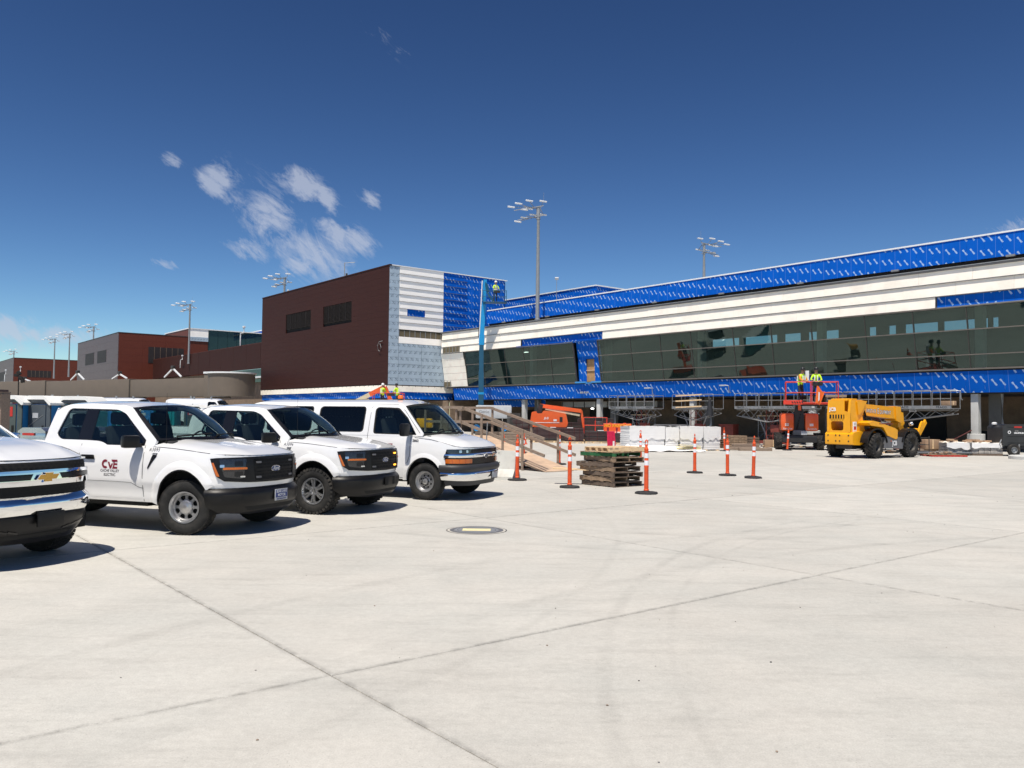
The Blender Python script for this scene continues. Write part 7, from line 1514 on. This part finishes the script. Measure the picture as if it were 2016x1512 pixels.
# ---- far pallets, timber, cardboard, masonry
def pallet_at(px, Y, n, rz, lab, mt_='pallet_wood'):
    for i in range(n):
        ordn = ['lowest', 'second', 'third', 'fourth', 'fifth', 'sixth'][i]
        o = pallet(mt_, int(px)+i); o.location = (X(px, Y), Y, .126*i); o.rotation_euler = (0, 0, rz+.04*math.sin(i*3)); tag(o, ordn+' '+lab, 'pallet', 'old pallets piled '+lab.split(' piled ')[-1])
pallet_at(1444, 48.5, 6, R(12), 'brown pallet from the ground, piled right of the white boards'); pallet_at(1470, 50, 5, R(4), 'weathered pallet from the ground, piled behind the far orange post', 'pallet_old')
for i, (px, Y, w_, h, lab) in enumerate([(1462, 45.6, 1.9, .20, 'lower brown timber beam lying between the far posts'), (1487, 45.2, 1.8, .17, 'right brown timber beam lying between the far posts'), (1468, 46.2, 1.5, .36, 'upper brown timber beam lying between the far posts')]):
    m = MB(); m.bbox((0, 0, h-.09), (w_, .3, .17), 'wood_grey', .01); o = tag(m.build('timber_beam'), lab, 'timber', 'timber beams on the ground'); o.location = (X(px, Y), Y, 0); o.rotation_euler = (0, 0, R(4*i))
for i, (px, Y, w_, h, z, lab) in enumerate([(1521, 51, 1.0, .45, 0, 'cardboard box left of the orange lift wheel'), (1830, 43.8, .8, .5, .25, 'cardboard box in front of the tall masonry pile'), (1846, 44.2, .9, .42, .25, 'cardboard box touching the masonry pile'), (1868, 46.5, 0.5, .25, 2.6, 'small cardboard box on the rightmost platform')]):
    m = MB(); m.bbox((0, 0, h/2), (w_, .6, h), 'cardboard', .01); m.b2((-.03, -.305, .02), (.05, -.3, h), 'pallet_new'); o = tag(m.build('cardboard_box'), lab, 'box', 'cardboard boxes'); o.location = (X(px, Y), Y, z); o.rotation_euler = (0, 0, R(-6+9*i))
m = MB(); m.b2((-1.3, -.45, 0), (1.3, .45, .25), 'wood_grey'); o = tag(m.build('timber_platform'), 'low timber platform under the two cardboard boxes', 'timber'); o.location = (X(1838, 44), 44.1, 0)
rn = random.Random(5)
for (px, Y, w_, lab) in ((1893, 42.6, 1.9, 'left wrapped pallet of masonry before the column base'), (1934, 42.3, 1.5, 'right wrapped pallet of masonry beside the generator')):
    r = empty('masonry_pile', (X(px, Y), Y, 0), R(-3), lab, 'masonry', 'pallets of masonry wrapped in torn plastic')
    m = MB(); m.b2((-w_/2, -.5, 0), (w_/2, .5, .1), 'pallet_old'); m.build('pallet', r)
    for i in range(3):
        k = int(w_/.3)
        for j in range(k): m = MB(); m.bbox((-w_/2+w_*(j+.5)/k, rn.uniform(-.02, .02), .1+.17*(i+.5)), (w_/k-.012, .98, .158), 'masonry', .012); m.build('block', r)
    m = MB(); grid_mesh(lambda u, v: ((u-.5)*(w_+.1), -.54+1.08*v, .64+.08*noise.noise(Vector((u*6+px, v*4, 0)))), 12, 6, 'cream_board', m); grid_mesh(lambda u, v: ((u-.5)*(w_+.1), -.55-.02*noise.noise(Vector((u*8, v*8, px))), .64-(.22+.3*abs(noise.noise(Vector((u*3, px, 0)))))*v), 14, 4, 'wrap_white', m); m.build('torn_wrap', r)
    for j in range(5): m = MB(); m.bbox((rn.uniform(-.5, .5)*w_*.8, rn.uniform(-.2, .2), .72+.05*(j % 2)), (.35, .2, .08), 'cardboard', .01, rz=rn.uniform(0, 3)); m.build('offcut', r)
r = pallet('pallet_wood', 99, 'sign_red'); r.location = (X(1857, 40.6), 40.6, 0); r.rotation_euler = (0, 0, R(5)); r.scale = (1.5, 1, .8); tag(r, 'red painted pallet with rubble on it right of the telehandler', 'pallet')
m = MB()
for i in range(40): m.bbox((rn.uniform(-.6, .4), rn.uniform(-.3, .3), rn.uniform(.02, .14)), (rn.uniform(.06, .2), .08, .06), rn.choice(['masonry', 'wood_grey', 'cardboard']), .01, rz=rn.uniform(0, 3))
o = tag(m.build('rubble'), 'small heap of rubble on the red pallet', 'rubble', kind='stuff'); o.location = (X(1857, 40.6), 40.6, .1)
m = MB()
for i in range(6): m.bar((-1.6, -.2+.08*i, .04+.05*(i % 3)), (1.5, -.25+.09*i, .05+.04*(i % 2)), .07, .05, 'mast_grey' if i % 2 else 'frame_dark')
o = tag(m.build('steel_bundle'), 'bundle of grey metal profiles on the ground behind the red pallet', 'metal bundle', kind='stuff'); o.location = (X(1850, 42), 42.0, .05)
rk = empty('steel_rack', (X(1806, 42.3), 42.3, 0), R(20), 'small dark steel rack between the telehandler and the cardboard boxes', 'rack')
for x in (-.45, .45):
    for y in (-.3, .3): m = MB(); m.cyl((x, y, 0), (x, y, .95), .025, 'frame_dark', 6); m.build('leg', rk)
for z in (.15, .5, .85): m = MB(); m.b2((-.47, -.32, z), (.47, .32, z+.03), 'frame_dark'); m.build('shelf', rk)
# ---- generator on a trailer
gn = empty('generator', (25.95, 42.3, 0), R(3), 'black towable generator with white lettering at the right edge', 'generator')
m = MB(); m.prism(rpoly([(-1.35, .52), (1.9, .52), (1.9, 1.55), (1.8, 1.60), (-1.2, 1.60), (-1.35, 1.45)], .06), -.62, .62, 'gen_black'); m.build('housing', gn)
m = MB(); m.b2((.75, -.63, .55), (1.0, -.622, 1.55), 'gen_teal'); m.build('teal_door', gn)
for z in (.66, .98, 1.44): m = MB(); m.b2((-1.1, -.628, z), (.3, -.621, z+.02), 'gap_black'); m.build('vent_slot', gn)
m = MB(); m.b2((-.75, -.63, 1.42), (-.35, -.622, 1.5), 'sign_red'); m.lathe([(.05, 0), (.085, .003), (.085, 0)], 'white_print', (-1.0, -.623, 1.2), axis='Y', n=12); add_text(m, 'ON-SITE-ENERGY', .10, 'white_print', (-.38, -.625, 1.16), (1, 0, 0), (0, 0, 1), bold=.005); add_text(m, 'POWER', .05, 'white_print', (-.62, -.625, 1.26), (1, 0, 0), (0, 0, 1)); m.build('lettering', gn)
m = MB(); m.b2((-1.3, -.55, .36), (1.9, .55, .50), 'lift_dark'); m.cyl((-.55, -.68, .02), (-.55, -.68, .6), .04, 'galvanised', 8); m.cyl((-.55, -.68, .02), (-.45, -.68, .02), .07, 'galvanised', 8); m.bar((-1.3, 0, .4), (-2.2, 0, .38), .1, .1, 'galvanised'); m.build('trailer_frame', gn)
for s in (-1, 1): big_tyre(gn, (-.85, s*.7, .31), .31, .2, 0, rim='mast_grey', lugs=False)
m = MB(); m.bbox((-.9, -.1, .45), (.5, .9, .25), 'grey_paint', .06); m.tube([(-1.3, -.5, .9), (-1.45, -.5, .6), (-1.35, -.5, .4), (-1.5, -.45, .35)], .03, 'mast_grey', 6); m.build('hose_coil', gn)
m = MB(); m.lathe([(.12, 1.58), (.13, 1.66), (.05, 1.7), (0, 1.7)], 'fixture_white', (-1.3, .1, 0), n=10); m.build('filler_cap', gn)
m = MB(); m.lathe([(1.0, 0), (1.0, .14), (.96, .17), (.75, .17), (.72, .14), (.72, .02), (0, .02)], 'concrete_grey', n=40); o = tag(m.build('concrete_ring'), 'low concrete ring on the ground at the right edge before the generator', 'concrete ring'); o.location = (24.2, 38.5, 0)
# rope swag
m = MB(); P = W(-23.8, 46.2, 0); A = Vector((19.6, 42.3, .55)); B = W(-20.6, 50.35, 1.2)
m.tube([A.lerp(B, t/14)-Vector((0, 0, .45*math.sin(math.pi*t/14))) for t in range(15)], .03, 'rope_red', 6); tag(m.build('safety_rope'), 'dark red rope swagged from the telehandler to the right column', 'rope')
# ---- yellow tank, cones behind the ramp
m = MB(); m.bbox((0, 0, 1.3), (1.3, .8, .55), 'jcb_yellow', .14); m.bbox((-.3, 0, .95), (1.0, .7, .3), 'lift_dark', .05)
m2 = empty('yellow_compressor', (-5.2, 48, 0), 0, 'small yellow machine seen between the van and the ramp railing', 'compressor'); m.build('housing', m2)
for s in (-1, 1):
    m = MB(); m.lathe([(0, -.08), (.4, -.08), (.4, .08), (0, .08)], 'rubber', (.1, s*.45, .4), axis='Y', n=20); m.build('wheel', m2)
m = MB(); m.b2((-.5, -.35, .35), (.6, .35, .82), 'lift_dark'); m.build('base', m2)
for i, (px, Y, lab) in enumerate([(929, 44, 'small orange cone left of the ramp posts'), (993, 47, 'small orange cone seen under the ramp railing'), (1034, 52, 'small orange cone near the dark stacks'), (1721, 43.5, 'small orange cone behind the telehandler')]):
    m = MB(); m.lathe([(.14, .03), (.10, .25), (.06, .5), (.03, .72), (0, .73)], 'orange_plastic', n=14); m.box((0, 0, .015), (.36, .36, .03), 'orange_plastic'); m.lathe([(.087, .34), (.07, .45)], 'reflective', n=14)
    o = tag(m.build('traffic_cone'), lab, 'traffic cone', 'small orange cones'); o.location = (X(px, Y), Y, 0)
for i, (px, Y, w_, h, mt_, lab) in enumerate([(1000, 52, 1.6, .75, 'wood_grey', 'brown crate standing behind the ramp'), (960, 50, 1.4, .8, 'pallet_old', 'dark crate behind the near ramp railing'), (1012, 66, .9, 2.0, 'frame_dark', 'dark cabinet under the overhang behind the ramp')]):
    r = empty('crate', (X(px, Y), Y, 0), R(7*i), lab, 'crate')
    for k in range(5): m = MB(); m.b2((-w_/2, -.4, h*k/5+.01), (w_/2, .4, h*(k+1)/5-.01), mt_); m.build('plank', r)
# ---- scaffold frames and ladders in the shade
for i, (a, c, lab) in enumerate([(-47.6, 52.5, 'scaffold tower in the shade near the folded orange lift'), (-35.5, 53, 'scaffold tower in the shade behind the timber railed platform'), (-27.5, 53.0, 'scaffold tower in the shade behind the orange lift')]):
    r = empty('scaffold_tower', W(a, c), AZ, lab, 'scaffold', 'scaffold towers in the shade')
    for x in (-.9, .9):
        m = MB()
        for y in (-.4, .4): m.cyl((x, y, 0), (x, y, 2.0), .025, 'mast_grey', 6)
        for z in (.3, .8, 1.3, 1.9): m.cyl((x, -.4, z), (x, .4, z), .02, 'mast_grey', 6)
        m.build('end_frame', r)
    for y in (-.4, .4): m = MB(); m.cyl((-.9, y, .3), (.9, y, 1.8), .015, 'mast_grey', 5); m.cyl((-.9, y, 1.8), (.9, y, .3), .015, 'mast_grey', 5); m.build('cross_brace', r)
    m = MB(); m.b2((-1.1, -.35, 1.92), (1.1, .35, 1.97), 'pallet_new'); m.build('plank', r)
# ---- portable toilets
def toilet(px, Y, body, door, label, sign=True, rz=0.0):
    r = empty('portable_toilet', (X(px, Y), Y, 0), rz, label, 'portable toilet', 'portable toilets behind the pickups')
    m = MB(); m.b2((-.56, -.56, .08), (.56, .56, 2.02), body); m.b2((-.58, -.58, 0), (.58, .58, .1), 'toilet_grey'); m.build('cabin', r)
    m = MB(); m.b2((-.60, -.60, .1), (-.44, -.55, 2.0), door); m.b2((.44, -.60, .1), (.60, -.55, 2.0), door); m.prism([(-.60, 1.86), (-.40, 2.06), (.40, 2.06), (.60, 1.86), (.60, 2.0), (.42, 2.16), (-.42, 2.16), (-.60, 2.0)], -.605, -.55, door); m.build('door_frame', r)
    m = MB(); m.prism(rrect(-.40, .15, .40, 2.0, .06), -.60, -.57, door); m.bar((-.36, -.605, 1.25), (.3, -.605, 1.65), .012, .012, 'mast_grey', up=(0, 1, 0)); d = m.build('door', r)
    m = MB(); m.b2((.28, -.63, 1.05), (.34, -.60, 1.3), 'gap_black'); m.build('handle', d)
    m = MB(); m.prism(rpoly([(-.66, 1.98), (-.66, 2.06), (-.40, 2.27), (-.30, 2.30), (.30, 2.30), (.40, 2.27), (.66, 2.06), (.66, 1.98), (.60, 1.98), (.38, 2.17), (-.38, 2.17), (-.60, 1.98)], .02), -.66, .62, 'toilet_roof'); m.cyl((-.45, .45, 2.2), (-.45, .45, 2.36), .04, 'mast_grey', 8); m.build('roof', r)
    if sign: m = MB(); m.b2((-.36, -.612, 1.60), (.30, -.602, 1.92), 'sign_red'); add_text(m, 'Honey', .17, 'white_print', (-.03, -.616, 1.82), (1, 0, 0), (0, 0, 1), bold=.006, shear=.2); add_text(m, 'Buckets', .15, 'white_print', (-.03, -.616, 1.69), (1, 0, 0), (0, 0, 1), bold=.006, shear=.2); m.build('sign', d)
    else: m = MB(); m.b2((-.14, -.612, 1.55), (.10, -.602, 1.72), 'plate_grey'); m.build('sign', d)
toilet(30, 28, 'toilet_blue', 'toilet_green', 'leftmost portable toilet with a red and white sign'); toilet(102, 28.3, 'toilet_blue', 'toilet_grey', 'blue portable toilet with grey door and white roof', False, R(-18)); toilet(166, 28.6, 'toilet_teal', 'toilet_grey', 'portable toilet partly hidden behind the cab of pickup A3095', False)
for k_, px_ in enumerate((212, 252, 293, 334, 388, 432, 474)):
    toilet(px_, 54+.4*k_, 'toilet_teal' if k_ != 4 else 'toilet_blue', 'toilet_teal' if k_ % 2 else ('toilet_green' if k_ == 4 else 'toilet_blue'), ['first teal portable toilet of the far row, seen through the rear cab window', 'second teal portable toilet of the far row, seen through the side window', 'third portable toilet of the far row, behind the windscreen', 'fourth portable toilet of the far row, behind the steering wheel', 'portable toilet with a red sign between the two pickup roofs', 'sixth portable toilet of the far row, seen through the second pickup', 'last portable toilet of the far row, seen through the second windscreen'][k_], k_ == 4)
# ---- white vans parked behind, roofs with rack feet
vb = van('white van behind pickup A3095 with rack feet on its roof', False); vb.scale = (.9, 1, 1.31); place(vb, X(300, 60), 60, 4)
for x in (-1.2, -2.6): m = MB(); m.bbox((x, -.62, 2.16), (.12, .08, .12), 'mast_grey', .01); m.build('rack_foot', vb)
vc = copy_tree(vb); place(vc, X(452, 60), 60, 4); tag(vc, 'white van between the two pickups with rack feet on its roof')
for o in (vb, vc): o['group'] = 'white vans behind the pickups'
pk = copy_tree(v2)
for ch in list(pk.children):
    if ch.name.startswith(('fleet_number', 'door_lettering', 'badge')): bpy.data.objects.remove(ch)
place(pk, X(560, 26.5), 26.5, 14); tag(pk, 'white pickup mostly hidden behind pickup A3096 and the van')
# ---- timber frame at the far left, tripod lamp
wf = empty('plywood_screen', (-12.85, 20.5, 0), R(-12), 'raw timber and plywood frame at the left edge behind the chrome-nosed pickup', 'timber frame')
for i, (x, w_, mt_, h) in enumerate([(-.75, .3, 'wood_grey', 2.15), (-.42, .1, 'panel_brown', 2.2), (-.22, .24, 'plywood', 1.85), (.04, .14, 'pallet_wood', 2.28), (.16, .06, 'wood_grey', 2.2)]): m = MB(); m.b2((x-w_/2, -.05+.03*i, 0), (x+w_/2, .35, h), mt_); m.build('board', wf)
m = MB(); m.b2((-.95, -.08, 2.18), (.16, .4, 2.26), 'wood_grey'); m.build('top_rail', wf); m = MB(); m.b2((-.02, -.1, 2.26), (.18, .3, 2.31), 'panel_brown'); m.build('cap', wf)
tp = empty('tripod_lamp', (X(36, 60), 60, 0), 0, 'black work lamps on a tall thin pole in front of the boarding bridge', 'work lamp')
m = MB(); m.cyl((0, 0, 0), (0, 0, 4.2), .04, 'gap_black', 6); m.build('pole', tp)
for i, (dx, dz_) in enumerate(((-.15, 4.35), (.15, 4.15), (.0, 4.5), (.28, 3.95))): m = MB(); m.bbox((dx, 0, dz_), (.3, .2, .22), 'gap_black', .03, rot=Matrix.Rotation(R(25*i), 3, 'Y')); m.build('lamp_head', tp)

# ---- loose site debris in front of and under the overhang
rn = random.Random(21); labs = ['loose grey plank', 'loose pale plank', 'short dark offcut', 'bent grey profile']
m = MB()
for i in range(150):
    a_, c_ = rn.uniform(-56, -19), rn.uniform(42.5, 50.0)
    p = W(a_, c_); L = rn.uniform(.15, 1.4); m.bbox((p.x, p.y, rn.uniform(.02, .10)), (L, rn.uniform(.04, .16), rn.uniform(.03, .09)), rn.choice(['wood_grey', 'pallet_new', 'pallet_old', 'cardboard', 'masonry', 'mast_grey', 'frame_dark']), .008, rz=rn.uniform(0, 3.1))
tag(m.build('timber_offcuts'), 'scattered timber offcuts and scraps on the ground before the overhang', 'debris', kind='stuff')
m = MB()
for k in range(5):
    a0 = -52+k*7; P = [W(a0+t*.55, 43.5+1.1*math.sin(t*.9+k)+k*.5, .03) for t in range(11)]; m.tube(P, .02, rn.choice(['gap_black', 'gap_black', 'rope_red']), 5)
tag(m.build('power_cables'), 'cables snaking over the ground in front of the overhang', 'cables', kind='stuff')
for i, (a_, c_, h, mt_, lab) in enumerate([(-56.5, 51.5, 1.1, 'under_dark', 'dark site cabinet under the overhang behind the ramp rail'), (-44.8, 52.4, .9, 'lift_cream', 'pale tool chest in the shade left of the leftmost platform mast'), (-38.6, 52, 1.2, 'scaffold_red', 'red tool chest in the shade behind the white wrapped stacks'), (-29.6, 51.8, .8, 'grey_paint', 'grey tool chest in the shade behind the orange lift')]):
    r = empty('tool_chest', W(a_, c_), AZ, lab, 'tool chest'); m = MB(); m.bbox((0, 0, h/2+.08), (1.3, .7, h-.1), mt_, .03); m.build('body', r); m = MB(); m.bbox((0, 0, h+.06), (1.34, .74, .08), mt_, .02); m.build('lid', r)
    for x in (-.5, .5): m = MB(); m.cyl((x, -.2, .06), (x, .2, .06), .06, 'rubber', 8); m.build('caster', r)
